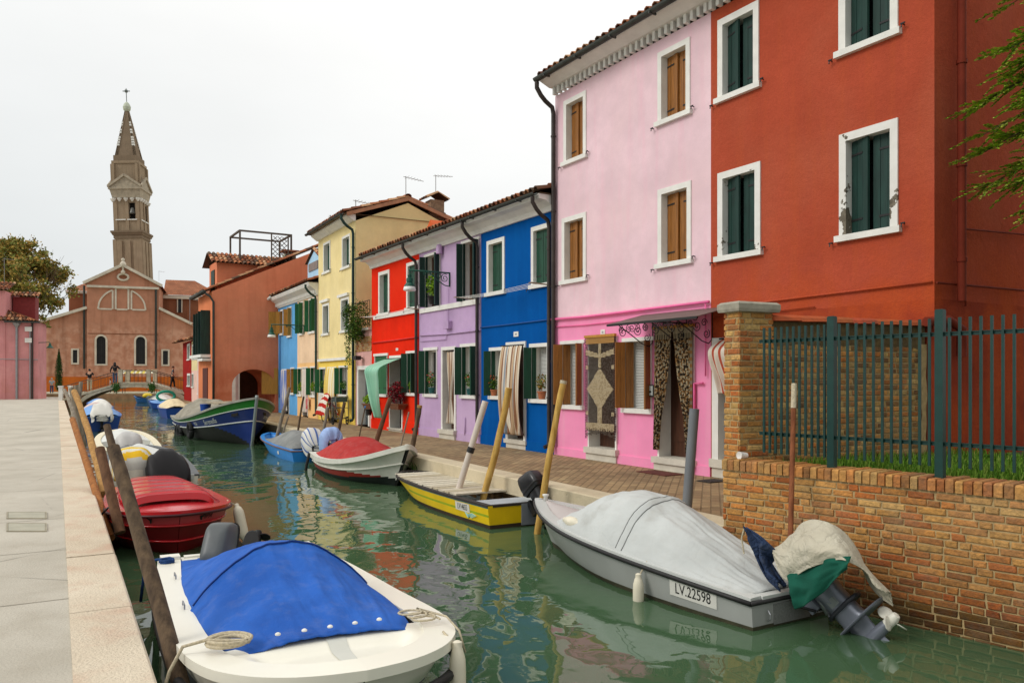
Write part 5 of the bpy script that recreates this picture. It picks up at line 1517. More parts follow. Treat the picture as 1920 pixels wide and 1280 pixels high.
H12 = House("dark_red_house", "small dark red house at the far end of the row beyond the bridge", 0, 0, 5.7, 5, bl=G(343, 749), br=G(359, 752.3))
M_DRED = plaster("dark_red_render", lin((166, 40, 36)), stain=lin((140, 30, 30)), bmp=.2)
for q in ((351.3, 645, 356.5, 675), (351.3, 700, 357, 725)): window(H12, *q, fw=.16, smat=M_GREEN, hooks=False)
q = H12.uz(350, 641)[1]
H12.finish_walls(M_DRED, ridge=q + 1, top=q)
mb = MB(); mb.quad((0, 0, 0), (0, 0, q), (0, -.001, q), (0, -.001, 0)); mb.box(-1.2, -.004, .2, 4, 0, q); mb.make("end_wall", M_DRED, H12.root)
mb = MB(); tiles(mb, -1.6, H12.W + .1, -.6, q, 3, q + .9, pitch=.28, course=.5); mb.make("roof", M_TILE, H12.root)
zc_ = H12.uz(345, 607)[1]
mb = MB(); mb.box(-.9, .45, 1.0, 2.0, q - .5, zc_); ck = mb.make("chimney", M_DRED, H12.root)
mb = MB(); tiles(mb, -1.05, .6, .8, zc_, 1.5, zc_ + .35, pitch=.28, course=.4); mb.make("chimney_cap", M_TILE, ck)
H13 = House("pale_yellow_house", "small pale yellow house between the dark red and orange houses", 0, 0, 5.7, 5, bl=G(359.2, 752.3), br=G(384, 758))
for q in ((360.5, 646, 364, 674), (370, 644, 374, 672), (371, 700, 376, 740)): window(H13, *q, fw=.12, smat=M_GREEN, hooks=False)
window(H13, 359.8, 699, 363.5, 727, fw=.1, smat=M_GREEN, hooks=False)
q = H13.uz(365, 638)[1]
H13.finish_walls(plaster("pale_yellow_render", lin((240, 222, 170)), low=lin((236, 196, 186)), split=2.2, bmp=.15), ridge=q + 1, top=q)
mb = MB(); tiles(mb, 0, H13.W + .1, -.5, q, 3, q + .9, pitch=.28, course=.5); mb.make("roof", M_TILE, H13.root)
d0, dz0 = H13.uz(364, 632); d1, dz1 = H13.uz(371, 602)
mb = MB(); mb.prism([(d0, dz0 - .3), (d1, dz0 - .3), (d1, dz1), ((d0 + d1) / 2, dz1 + .5), (d0, dz1)], .3, 2.2); dm = mb.make("dormer", simple("pale_dormer", lin((232, 218, 178)), .9), H13.root)
mb = MB(); mb.box(d0 + .3, d1 - .3, .27, .299, dz0 + .3, dz1 - .2); mb.make("dormer_window", M_GREEN2, dm)


# ------------------------------------------------------------------ boats
def superell(hx, hy, n=20, e=3.2, cx=0.0, cy=0.0):
    o = []
    for k in range(n):
        a = 2 * math.pi * k / n; c, s_ = math.cos(a), math.sin(a)
        o.append((cx + hx * math.copysign(abs(c) ** (2 / e), c), cy + hy * math.copysign(abs(s_) ** (2 / e), s_)))
    return o


class Boat:
    "x forward from the transom, y to port, z up from the water"
    def __init__(s, name, label, stern, heading, L, hb, zs, wl, rake=.25, cat="boat", blunt=1.8, n=26, group=None):
        h = Vector((heading[0], heading[1], 0)).normalized()
        s.root = thing(name, label, cat, (stern[0], stern[1], WZ), math.atan2(h.y, h.x), group)
        s.L, s.hb, s.zs, s.wl, s.rake = L, hb, zs, wl, rake
        s.ts = [1 - (1 - k / n) ** blunt for k in range(n + 1)]
        s.h = h; s.stern = Vector((stern[0], stern[1], WZ))

    def pt(s, t, k, side=1, out=0.0):
        "k = 0 at the waterline, 1 at the sheer, below 0 under water"
        zs = interp(s.zs, t); hb = max(.004, interp(s.hb, t)); wl = max(.003, interp(s.wl, t))
        if k >= 0:
            y = wl + (hb - wl) * (k ** .8); z = zs * k; x = t * (s.L - s.rake * (1 - k) * t * t)
        else:
            y = wl * (1 + k * .9); z = k * .22; x = t * (s.L - s.rake * t * t * (1 - k * .4))
        return Vector((x, side * (y + out), z))

    def world(s, p):
        r = Matrix.Rotation(s.root.rotation_euler.z, 4, 'Z')
        return s.stern + r @ Vector(p)

    def hull(s, mats, matk=lambda t, k: 0, ks=None, name="hull"):
        ks = ks or [-1, -.4, 0, .12, .25, .4, .55, .7, .82, .91, 1]
        mb = MB()
        for side in (1, -1):
            i0 = len(mb.v); nk = len(ks)
            for t in s.ts:
                for k in ks: mb.v.append(s.pt(t, k, side))
            for a in range(len(s.ts) - 1):
                for b in range(nk - 1):
                    q = (i0 + a * nk + b, i0 + (a + 1) * nk + b, i0 + (a + 1) * nk + b + 1, i0 + a * nk + b + 1)
                    mb.f.append(q if side == -1 else tuple(reversed(q))); mb.m.append(matk((s.ts[a] + s.ts[a + 1]) / 2, (ks[b] + ks[b + 1]) / 2)); mb.c.append(None)
        for b in range(len(ks) - 1):
            mb.quad(s.pt(0, ks[b], 1), s.pt(0, ks[b], -1), s.pt(0, ks[b + 1], -1), s.pt(0, ks[b + 1], 1), m=matk(-1, (ks[b] + ks[b + 1]) / 2))
        for a in range(len(s.ts) - 1):
            mb.quad(s.pt(s.ts[a], -1, 1), s.pt(s.ts[a + 1], -1, 1), s.pt(s.ts[a + 1], -1, -1), s.pt(s.ts[a], -1, -1), m=matk(.5, -1))
        o = mb.make(name, mats, s.root, smooth=True, auto=40)
        s.hull_o = o
        return o

    def sheer_line(s, inset=0.0, dz=0.0, t0=0.0, k=1.0, out=0.0):
        ts = [t for t in s.ts if t >= t0]
        if not ts or ts[0] > t0 + 1e-6: ts = [t0] + ts
        P = [s.pt(t, k, 1, out) for t in ts] + [s.pt(t, k, -1, out) for t in reversed(ts[:-1])]
        if inset:
            Q = []
            for a, p in enumerate(P):
                d = P[min(a + 1, len(P) - 1)] - P[max(a - 1, 0)]; d.z = 0
                if d.length < 1e-6: d = Vector((1, 0, 0))
                d.normalize(); q = p + Vector((d.y, -d.x, 0)) * inset
                if p.y > 0: q.y = max(q.y, .0005)
                elif p.y < 0: q.y = min(q.y, -.0005)
                else: q.y = 0
                Q.append(q)
            P = Q
        return [p + Vector((0, 0, dz)) for p in P]

    def gunwale(s, mat, w=.10, th=.03, up=.012, name="gunwale", transom=True, out=.012):
        a = s.sheer_line(-out, up); b = s.sheer_line(w, up); mb = MB()
        rings = [[p, q, q - Vector((0, 0, th)), p - Vector((0, 0, th))] for p, q in zip(a, b)]
        mb.ring_loft(rings)
        if transom:
            z = interp(s.zs, 0) + up; h = interp(s.hb, 0) - w - .002
            mb.box(-.01, w * .8, -h, h, z - th, z - .001)
        return mb.make(name, mat, s.root, smooth=True, auto=40)

    def rail(s, mat, r=.022, dz=-.04, k=1.0, name="rub_rail", out=.012, transom=True):
        mb = MB(); P = s.sheer_line(-out, dz, k=k)
        mb.tube(P, r, 8)
        if transom: mb.tube([P[-1], P[0]], r, 8)
        return mb.make(name, mat, s.root, smooth=True)

    def inside(s, mat, w=.10, floor=.08, t1=1.0, name="interior"):
        mb = MB(); ts = [t for t in s.ts if t <= t1]
        def q(t, side, z):
            p = s.pt(t, 1, side); y = max(0, abs(p.y) - w)
            if z is None: return Vector((min(p.x, s.L - w), side * y, p.z - .01))
            f_ = s.pt(t, min(1, z / p.z), 1)
            return Vector((min(p.x, f_.x, s.L - w * 1.3), side * max(0, min(y * .84, f_.y - .05)), z))
        for a in range(len(ts) - 1):
            for side in (1, -1):
                mb.quad(q(ts[a], side, None), q(ts[a + 1], side, None), q(ts[a + 1], side, floor), q(ts[a], side, floor))
            mb.quad(q(ts[a], 1, floor), q(ts[a + 1], 1, floor), q(ts[a + 1], -1, floor), q(ts[a], -1, floor))
        mb.quad(q(0, 1, None) + Vector((.04, 0, 0)), q(0, -1, None) + Vector((.04, 0, 0)), q(0, -1, floor) + Vector((.04, 0, 0)), q(0, 1, floor) + Vector((.04, 0, 0)))
        return mb.make(name, mat, s.root)

    def deck(s, mat, t0, w=.10, crown=.05, dz=-.008, t1=1.0, name="foredeck", shape=None):
        mb = MB()
        def fn(u, v):
            t = t0 + (t1 - t0) * (1 - (1 - v) ** 1.6); p = s.pt(t, 1, 1); y = max(0, p.y - w) * (2 * u - 1)
            x = min(p.x, s.L - w * .9)
            e = 1 - (2 * u - 1) ** 2
            z = p.z + dz + crown * e * min(1, (1 - v) * 4)
            if shape: z += shape(u, v)
            return (x, y, z)
        s.deck_fn = fn
        mb.grid(fn, 48, 60)
        a = [fn(k / 24, 0) for k in range(25)]
        for k in range(24): mb.quad(a[k], a[k + 1], (a[k + 1][0], a[k + 1][1], a[k + 1][2] - .15), (a[k][0], a[k][1], a[k][2] - .15))
        return mb.make(name, mat, s.root, smooth=True, auto=35)

    def cover(s, mat, t0, t1, H, w=.04, name="cover", wr=.012, p=2.2, nu=60, nv=70, hem=.05, seams=(), c=None, skew=0.0, seed=0.0, folds=0.0, edge=None, sag=None, piping=None):
        mb = MB()
        def fn(u, v):
            b = 2 * u - 1
            t = t0 + (t1 - t0) * v + skew * b * (v)
            q = s.pt(max(0, min(1, t)), 1, 1); half = max(.02, q.y - w) * (edge(v) if edge else 1)
            h = interp(H, v)
            e = max(0, 1 - abs(b) ** p)
            ab = abs(b)
            z = q.z + .012 + h * e
            if ab > .97: z -= hem * (ab - .97) / .03
            # tension wrinkles run from the ridge to the hem
            ang = nz(v * 9 + seed, b * 1.2, 3.1) * .6 + nz(v * 23 + seed, b * 2.0, 7.7) * .3 + nz(b * 3.0, v * 3.3 + seed, 1.7) * .5
            z += wr * ang * (0.35 + .65 * e) * min(1, h * 8 + .3)
            if folds: z += folds * math.sin(v * 40 + 5 * nz(v * 4, b * 2, seed)) * (ab ** 1.5) * e
            for sv, sa in seams: z += sa * math.exp(-((v - sv) / .006) ** 2)
            if sag: z += sag(u, v)
            y = half * b * (1 + .012 * nz(v * 11, b * 4 + seed))
            return (q.x if t <= 1 else s.L, y, z)
        mb.grid(fn, nu, nv, c=c)
        o = mb.make(name, mat, s.root, smooth=True, thick=.006)
        if piping:
            for pv in piping[1:]:
                mb = MB(); mb.tube([Vector(fn(.015 + .97 * k / 60, pv)) + Vector((0, 0, .005)) for k in range(61)], .007, 6); mb.make('seam_piping', piping[0], o, smooth=True)
        return o

    def text(s, body, t, k, size, mat, side=1, name="lettering", out=.006, slant=0.0, plate=None, sx=1.0):
        p0 = s.pt(t, k, side); p1 = s.pt(t - .04 if side > 0 else t + .04, k, side); p2 = s.pt(t, min(1, k + .1), side)
        X = (p1 - p0).normalized(); Zp = (p2 - p0); Yv = (Zp - X * Zp.dot(X)).normalized(); Nn = X.cross(Yv)
        M = Matrix((X, Yv, Nn)).transposed().to_4x4(); M.translation = p0 + Nn * out
        o = letters(s.root, body, size, M, mat, name, slant, plate, sx)
        if plate is None:                                           # bend the letters round the planking
            Mi = M.inverted(); dt = (-1 if side > 0 else 1) * .002; fw, bk = [p0], [p0]
            for q in range(1, 120): fw.append(s.pt(max(0, min(1, t + dt * q)), k, side)); bk.append(s.pt(max(0, min(1, t - dt * q)), k, side))
            def walk(P, d):
                for a, b in zip(P[:-1], P[1:]):
                    l = (b - a).length
                    if l < 1e-7: break
                    if d <= l: return a + (b - a) * (d / l), (b - a) / l
                    d -= l
                return P[-1], (P[-1] - P[-2]).normalized()
            for vt in o.data.vertices:
                q = Mi @ vt.co; p, tg = walk(fw if q.x >= 0 else bk, abs(q.x))
                if q.x < 0: tg = -tg
                nn = tg.cross(Yv).normalized(); vt.co = p + Yv * q.y + nn * (q.z + out)
            o.data.update()
        return o


def letters(parent, body, size, M, mat, name="lettering", slant=0.0, plate=None, sx=1.0):
    cu = bpy.data.curves.new("letters", 'FONT'); cu.body = body; cu.size = size; cu.shear = slant; cu.extrude = .0015; cu.align_x = 'CENTER'; cu.align_y = 'CENTER'
    tmp = bpy.data.objects.new("letters_tmp", cu); COL.objects.link(tmp)
    dg = bpy.context.evaluated_depsgraph_get()
    me = bpy.data.meshes.new_from_object(tmp.evaluated_get(dg)); bpy.data.objects.remove(tmp); bpy.data.curves.remove(cu)
    me.transform(M @ Matrix.Diagonal((sx, 1, 1, 1)))
    me.materials.clear(); me.materials.append(mat)
    o = bpy.data.objects.new(name, me); COL.objects.link(o); o.parent = parent
    if plate:
        w, h, pm = plate; mb = MB(); mb.box(-w / 2, w / 2, -h / 2, h / 2, -.004, -.001, M=M); mb.make("name_plate", pm, parent)
    return o


def blade(mb, a, r, M, w=.07):
    "one twisted propeller blade"
    R = Matrix.Rotation(a, 4, 'X')
    mb.grid(lambda u, v: tuple(M @ R @ Vector((w * (u - .5) * 1.0 * math.sin(math.pi * (.15 + .8 * v)) ** .6, w * 1.5 * (u - .5) * math.sin(math.pi * (.15 + .8 * v)) ** .6, .03 + v * r))), 5, 6)


def outboard(parent, loc, tilt, s, cowl_m, leg_m, prop_m=None, cowl=True, yaw=0.0, name="outboard_motor", fat=1.0):
    prop_m = prop_m or leg_m
    M = Matrix.Translation(loc) @ Matrix.Rotation(yaw, 4, 'Z') @ Matrix.Rotation(math.radians(tilt), 4, 'Y') @ Matrix.Diagonal((s, s, s, 1))
    mb = MB()                                                       # bracket and midsection
    mb.box(-.02, .08, -.11, -.06, -.22, .06, M=M); mb.box(-.02, .08, .06, .11, -.22, .06, M=M); mb.box(-.06, .0, -.05, .05, -.18, .05, M=M)
    mb.ring_loft([[M @ Vector((x, y, z)) for x, y in superell(hx * (fat + 1) / 2, hy * fat, 16, 3, cx)] for z, cx, hx, hy in ((.16, -.16, .17, .10), (.02, -.16, .13, .085), (-.2, -.15, .10, .06), (-.45, -.15, .10, .05), (-.50, -.16, .12, .05))])
    root = mb.make(name, leg_m, parent, smooth=True, auto=35)
    mb = MB()
    mb.ring_loft([[M @ Vector((x, y, z)) for x, y in superell(hx * (fat + 1) / 2, hy * fat, 20, 2.6, cx)] for z, cx, hx, hy in ((-.515, -.20, .24, .10), (-.505, -.20, .25, .105), (-.495, -.20, .24, .10))])
    mb.ring_loft([[M @ Vector((x, y, z)) for x, y in superell(hx, hy, 14, 2.4, cx)] for z, cx, hx, hy in ((-.49, -.15, .12, .04), (-.62, -.15, .11, .03), (-.70, -.14, .11, .025), (-.86, -.19, .07, .012), (-.90, -.22, .04, .008))])
    T = M @ Matrix.Translation((-.16, 0, -.68)) @ Matrix.Rotation(math.radians(-90), 4, 'Y')
    mb.lathe([(.005, -.22), (.03, -.18), (.052, -.08), (.058, .06), (.05, .17), (.045, .19)], 14, M=T)
    mb.make("gearcase", leg_m, root, smooth=True, auto=35)
    mb = MB(); PM = M @ Matrix.Translation((-.40, 0, -.68))
    mb.lathe([(.045, .0), (.045, .09), (.03, .12), (0, .125)], 12, M=M @ Matrix.Translation((-.355, 0, -.68)) @ Matrix.Rotation(math.radians(-90), 4, 'Y'))
    for k in range(3): blade(mb, k * 2 * math.pi / 3 + .4, .12, PM)
    mb.make("propeller", prop_m, root, smooth=True, auto=40, thick=.006)
    if cowl:
        mb = MB()
        mb.ring_loft([[M @ Vector((x, y, z + (x + .17) * sl)) for x, y in superell(hx, hy, 28, 5.0, cx)] for z, cx, hx, hy, sl in ((.14, -.17, .205, .12, 0), (.19, -.17, .235, .14, 0), (.30, -.165, .24, .145, .05), (.42, -.155, .225, .135, .12), (.475, -.15, .205, .122, .18), (.50, -.145, .17, .10, .2), (.508, -.145, .08, .05, .2))])
        cw = mb.make("cowling", cowl_m, root, smooth=True, auto=50)
        mb = MB(); mb.ring_loft([[M @ Vector((x, y, z)) for x, y in superell(hx, hy, 28, 5.0, -.17)] for z, hx, hy in ((.185, .236, .142), (.205, .246, .150), (.225, .244, .148))], cap0=False, cap1=False); mb.make("cowling_seam", M_IRON, root)
    return root, M


def rope(pts, r, mat, sag=0.0):
    mb = MB(); P = []
    for a, b in zip(pts[:-1], pts[1:]):
        for k in range(8):
            t = k / 8; p = Vector(a).lerp(Vector(b), t); p.z -= sag * 4 * t * (1 - t); P.append(p)
    P.append(Vector(pts[-1])); mb.tube(P, r, 6)
    return mb


M_ROPE = simple("pale_rope", lin((188, 176, 150)), .95, .25, 60, bmp=.6, bscale=90)
M_ROPEB = simple("blue_rope", lin((24, 60, 110)), .9, .2, 60)
M_BUOY = simple("weathered_white_fender", lin((220, 212, 190)), .55, .1, 5)


def fender(top, L, r, label, rope_to=None, tiltv=(0, 0, -1)):
    d = Vector(tiltv).normalized(); q = d.to_track_quat('Z', 'Y').to_matrix().to_4x4()
    o = thing("boat_fender", label, "fender", top)
    M = q
    mb = MB(); mb.lathe([(.012, -.04), (.03, -.03), (.03, 0), (r * .7, .02), (r * .96, .07), (r, .12), (r, L - .12), (r * .96, L - .07), (r * .7, L - .02), (.03, L), (.03, L + .03), (.012, L + .04)], 16, M=M)
    mb.make("float", M_BUOY, o, smooth=True, auto=60)
    if rope_to is not None:
        mb = rope([(0, 0, .0), Vector(rope_to) - Vector(top)], .008, M_ROPE); mb.make("lanyard", M_ROPE, o, smooth=True)
    return o


def gloss(name, col, rough=.3, var=.06, **k): return simple(name, col, rough, var, 2.5, spec=.5, **k)


def FOLD(u, v, ridge, seed, front=1, amp=.55):
    "folds that fan out from the bow hoop towards the hems, and slack creases along the sides"
    b = 2 * u - 1
    k = max(0, (v - ridge) / (1 - ridge)) if front else max(0, (ridge - v) / ridge)
    a = math.sin(math.pi * min(1, k)) ** .8
    z = amp * .030 * a * math.sin(b * 11 + 2.5 * nz(b * 3, seed) + seed) * (1 - .4 * abs(b)) + amp * .020 * a * abs(nz(b * 8, k * 1.3, seed)) * 2
    s_ = abs(b) ** 2 * (1 - abs(b)) * 4
    z += amp * .040 * s_ * math.sin(v * 24 + 5 * nz(v * 3, seed, b)) * (1 if (v < ridge) == bool(front) else .3)
    z -= amp * .035 * abs(nz(b * 2.2 + v * 5, v * 2.4 - b * 3, seed + 4)) + amp * .02 * abs(nz(b * 6 - v * 8, v * 7 + b * 5, seed + 9))
    return z


# ---- grey boat with the covered outboard, against the brick wall
GB = Boat("grey_motorboat", "grey motorboat under a pale grey tarpaulin, moored against the brick wall", (2.53, 7.24), (-.52, .854), 4.22,
          [(0, .52), (.25, .63), (.45, .67), (.65, .60), (.82, .40), (.93, .19), (1, .02)], [(0, .27), (.4, .38), (.75, .47), (1, .57)],
          [(0, .50), (.25, .58), (.5, .54), (.75, .28), (.9, .08), (1, .01)], rake=.42)
M_GRY = simple("grey_gelcoat", lin((158, 160, 156)), .35, .08, 2, spec=.5)
M_GRYL = simple("pale_grey_gelcoat", lin((196, 198, 194)), .4, .06, 2.5, spec=.5)
M_SLIME = simple("waterline_grime", lin((60, 58, 40)), .9, .3, 6)
GB.hull([M_GRY, M_SLIME], lambda t, k: 1 if k < .08 else 0)
GB.gunwale(M_GRYL, w=.13, th=.05, up=.02)
GB.rail(M_IRON, r=.024, dz=-.03)
GB.inside(M_DARK, w=.13)
GB.deck(simple("pinkish_grey_deck", lin((190, 182, 178)), .5, .06, 2), .66, w=.13, crown=.05)
M_TARP = canvas_mat("pale_grey_tarpaulin", lin((182, 185, 182)), lin((196, 199, 196)), .22, stain=lin((160, 158, 150)))
GB.cover(M_TARP, .02, .76, [(0, .015), (.10, .11), (.28, .29), (.45, .455), (.52, .50), (.62, .515), (.74, .46), (.88, .24), (1, .0)], w=.02, wr=.03, hem=.03, seams=((.52, .022), (.54, .012)), folds=.0, seed=2.0, p=2.4, nu=110, nv=110, piping=(simple('grey_piping', lin((120, 122, 120)), .8), .50, .53), sag=lambda u, v: FOLD(u, v, .52, 2.0, 0, .5))
M_BLACKL = simple("black_lettering", (.012, .012, .012), .5, .1)
M_WPL = simple("white_plate_paint", lin((214, 212, 204)), .5, .05)
GB.text("LV.22598", .155, .60, .145, M_BLACKL, 1, plate=(.56, .15, M_WPL), sx=.78)
mb = MB(); mb.box(-.012, -.001, -.24, .24, .02, .2); mb.make("motor_pad", simple("checker_plate", lin((126, 128, 124)), .5, .2, 60, bmp=.5, bscale=120), GB.root)
mb = MB(); mb.tube([(-.02, .33, .16), (-.045, .33, .13), (-.045, .33, .09), (-.02, .33, .07)], .008, 6); mb.make("ring_bolt", M_METAL, GB.root)
mb = MB(); mb.lathe([(.03, 0), (.03, .05), (.045, .06), (.045, .08), (0, .085)], 10, (4.0, 0, .585)); mb.make("bow_light", M_STONE_W, GB.root, smooth=True)
M_OBG = simple("grey_outboard_paint", lin((118, 123, 134)), .35, .1, 3, metal=.3); M_WHP = simple("white_propeller", lin((222, 220, 206)), .4, .05)
om, OM = outboard(GB.root, (-.06, -.12, .30), 50, .96, M_OBG, M_OBG, M_WHP, yaw=math.radians(12), fat=1.5, cowl=False)
M_BEIGE = canvas_mat("beige_canvas", lin((182, 174, 154)), lin((196, 190, 170)), .7, stain=lin((150, 140, 116)), scale=4)


def drape(fn_h, cx, cy, hx, hy, zb, mat, name, parent, seed=0, n=40, wr=.03, colr=None, M=None, cut=None):
    "cloth thrown over a bulky shape: a closed-sided dome with folds towards the hem"
    mb = MB()
    def fn(u, v):
        a = 2 * math.pi * u; r = v
        fold = 1 + .09 * math.sin(a * 5 + seed) * v ** 2 + .06 * math.sin(a * 9 + 2 * seed) * v ** 3
        x = cx + hx * math.copysign(abs(math.cos(a)) ** .8, math.cos(a)) * min(1, r * 1.25) * (fold if r > .5 else 1)
        y = cy + hy * math.copysign(abs(math.sin(a)) ** .8, math.sin(a)) * min(1, r * 1.25) * (fold if r > .5 else 1)
        z = fn_h * (1 - (r * .92) ** 3.0) if r < .8 else fn_h * (1 - (.8 * .92) ** 3.0) * (1 - (r - .8) / .2) 
        z += wr * nz(x * 6 / max(hx, .1) * .3 + seed, y * 6 / max(hy, .1) * .3, r * 2)
        if cut: z += cut(a, r)
        p = Vector((x, y, zb + z))
        return tuple(M @ p) if M is not None else tuple(p)
    mb.grid(fn, n, 16, c=colr)
    return mb.make(name, mat, parent, smooth=True, thick=.005)


# covers on the grey boat's motor (in the boat's own frame)
def hood(name, mat, parent, spine, seed=1.0, wr=.02, c=None, n=36, flare=.0):
    "cloth hood swept along a spine: (centre, half width across, half height, side vector, up vector, lower sag)"
    mb = MB()
    rings = []
    for k, (c0, w, h, low_) in enumerate(spine):
        ring = []
        for q in range(n + 1):
            a = math.pi * (-.18 + 1.36 * q / n)
            yy = w * math.copysign(abs(math.cos(a)) ** .75, math.cos(a)); zz = h * math.copysign(abs(math.sin(a)) ** .8, math.sin(a))
            if zz < 0: zz = -low_ * min(1, abs(math.sin(a)) * 1.6)
            d = wr * (nz(k * .8 + seed, q * .22) + .5 * nz(k * 2.1, q * .6, seed) - .9 * abs(nz(k * .9 + q * .25, q * .3 - k * .5, seed + 5)) + .3); s_ = 1 + flare * math.sin(q * .9 + seed) * (1 if zz < 0 else .2)
            ring.append((c0[0] + d * .7, c0[1] + yy * s_, c0[2] + zz + d))
        rings.append(ring)
    mb.ring_loft(rings, closed=False, cap0=False, cap1=False, c=c)
    for e in (0, -1):
        r = rings[e]; m_ = len(r) // 2
        for q in range(m_): mb.quad(r[q], r[q + 1], r[n - q - 1], r[n - q], c=c((0 if e == 0 else len(rings) - 2), q) if callable(c) else c)
    return mb.make(name, mat, parent, smooth=True, thick=.006, sub=1)


# beige canvas: rows of points across the motor (outer hem, belly, ridge, wall side), columns from the boat outwards
def gb_at(px, py, y):
    d = Vector(((px - CX) / F, 1, (HY - py) / F)); n = Vector((-GB.h.y, GB.h.x, 0)); o = Vector((0, 0, EYE))
    t_ = (GB.stern + n * y - o).dot(n) / d.dot(n); q = o + d * t_ - GB.stern
    return Vector((q.dot(GB.h), y, q.z))


hem = [(1450, 1042, .13), (1474, 1088, .17), (1500, 1074, .19), (1540, 1056, .19), (1580, 1049, .15), (1612, 1064, .05), (1638, 1092, -.03), (1660, 1113, -.08)]
bel = [(1450, 1034, .10), (1474, 1048, .16), (1505, 1030, .17), (1545, 1024, .16), (1586, 1032, .10), (1615, 1060, .0), (1640, 1088, -.06), (1662, 1111, -.10)]
rid = [(1455, 1022, -.06), (1484, 1000, -.07), (1519, 976, -.10), (1561, 986, -.12), (1594, 1016, -.16), (1620, 1056, -.20), (1645, 1086, -.20), (1668, 1108, -.18)]
rows = [[gb_at(*q) for q in r] for r in (hem, bel, rid)]
rows.append([Vector((p.x, -.36 + .02 * k, p.z - .10)) for k, p in enumerate(rows[2])]); rows.append([Vector((p.x, -.40 + .025 * k, p.z - .34 + .03 * k)) for k, p in enumerate(rows[2])])
def canvas(u, v):
    o = []
    for ax in range(3):
        col = [(r / 4, interp([(k / 7, rows[r][k][ax]) for k in range(8)], u)) for r in range(5)]
        o.append(interp(col, v))
    p = Vector(o); e = math.sin(math.pi * min(1, v * 1.05)) + .3
    w = .030 * nz(u * 4 + 1, v * 3, 2.2) - .040 * abs(nz(u * 5 - v * 3, v * 5 + u * 2, 6.1)) + .018 * abs(nz(u * 12 + v * 6, v * 9, 1.4)) + .012 * math.sin(u * 40 + 4 * v) * max(0, .35 - v)
    return tuple(p + Vector((0, .7, .7)) * w * e + Vector((0, .02 * math.sin(u * 23), 0)) * max(0, .25 - v) * 4)
mb = MB(); mb.grid(canvas, 90, 70); mb.make("motor_cover", M_BEIGE, om, smooth=True, thick=.006)
gt = [gb_at(*q) for q in ((1476, 1074, .16), (1505, 1058, .17), (1545, 1044, .17), (1596, 1042, .13))]
gm = [gb_at(*q) for q in ((1482, 1108, .19), (1515, 1094, .20), (1556, 1072, .18), (1592, 1056, .14))]
gl = [gb_at(*q) for q in ((1490, 1142, .17), (1514, 1132, .18), (1550, 1102, .17), (1588, 1066, .14))]
def gcl(u, v):
    o = [interp([(r / 2, interp([(k / 3, row[k][ax]) for k in range(4)], u)) for r, row in enumerate((gt, gm, gl))], v) for ax in range(3)]
    return tuple(Vector(o) + Vector((0, 1, 0)) * (.022 * math.sin(u * 13 + v * 3) * v + .015 * nz(u * 6, v * 5, 3)))
mb = MB(); mb.grid(gcl, 40, 24); mb.make("motor_cover", simple("green_canvas", lin((8, 84, 66)), .9, .18, 5, bmp=.3), om, smooth=True, thick=.005)
mb = MB()                                                           # tilt rams, hoses and the clamp seen under the covers
for yy in (-.22, -.02): mb.tube([OM @ Vector((-.02, yy * .5 + .06, -.30)), OM @ Vector((-.10, yy * .5 + .06, .10))], .026, 8); mb.tube([OM @ Vector((-.0, yy * .5 + .06, -.36)), OM @ Vector((-.02, yy * .5 + .06, -.30))], .014, 8)
mb.make("tilt_ram", M_METAL, om, smooth=True)
for k in range(4):
    mb = MB(); mb.tube([OM @ Vector((.05, .10 - .06 * k, .10)), OM @ Vector((.12, .16 - .05 * k, -.06 - .03 * k)), OM @ Vector((.02, .12 - .04 * k, -.22))], .014, 6); mb.make("hose", M_IRON, om, smooth=True)
mb = MB(); mb.ring_loft([[OM @ Vector((x, y, z)) for x, y in superell(hx, hy, 20, 2.4, -.17)] for z, hx, hy in ((-.36, .19, .115), (-.35, .20, .122), (-.335, .20, .122), (-.325, .19, .115))]); mb.make("splash_plate", simple("dark_motor_plate", (.03, .032, .04), .4), om, smooth=True, auto=40)
mb = MB(); mb.box(-.20, -.10, .062, .085, -.30, -.20, M=OM); mb.box(-.19, -.14, .083, .09, -.285, -.225, M=OM); mb.make("latch", M_METAL, om)
dl = [gb_at(px, py, .26 - .02 * k) for k, (px, py) in enumerate(((1399, 995), (1408, 1020), (1420, 1048), (1436, 1082), (1460, 1104)))]
dr_ = [gb_at(px, py, .10 - .015 * k) for k, (px, py) in enumerate(((1409, 998), (1450, 1026), (1446, 1050), (1460, 1076), (1478, 1100)))]
def dcl(u, v):
    p = Vector([lerp(interp([(k / 4, dl[k][ax]) for k in range(5)], v), interp([(k / 4, dr_[k][ax]) for k in range(5)], v), u) for ax in range(3)])
    return tuple(p + Vector((0, .05, .05)) * (math.sin(math.pi * u) * .9 + .5 * math.sin(u * 9 + v * 5) + .6 * nz(u * 5, v * 6, 2)))
mb = MB(); mb.grid(dcl, 24, 40); mb.make("denim_cloth", canvas_mat("dark_denim_cloth", lin((34, 48, 74)), lin((50, 66, 96)), .8, scale=5, dust=.1), GB.root, smooth=True, thick=.012)
mb = MB(); mb.tube([dl[0] + Vector((0, .03, .02)), dl[0] + Vector((.01, .05, -.06)), dl[0] + Vector((-.02, .05, -.2))], .008, 5); mb.make("cloth_tie", M_ROPE, GB.root)

p_ = GB.pt(.30, 1, 1)
fender(GB.world(p_ + Vector((0, .075, -.12))), .33, .055, "white fender hanging on the side of the grey motorboat", GB.world(p_ + Vector((0, -.06, .05))))
p_ = GB.pt(.66, 1, 1)
fender(GB.world(p_ + Vector((.05, -.10, .10))), .24, .062, "short white fender lying on the grey motorboat's side deck", None, (GB.h * -1 + Vector((.0, 0, -.05))))

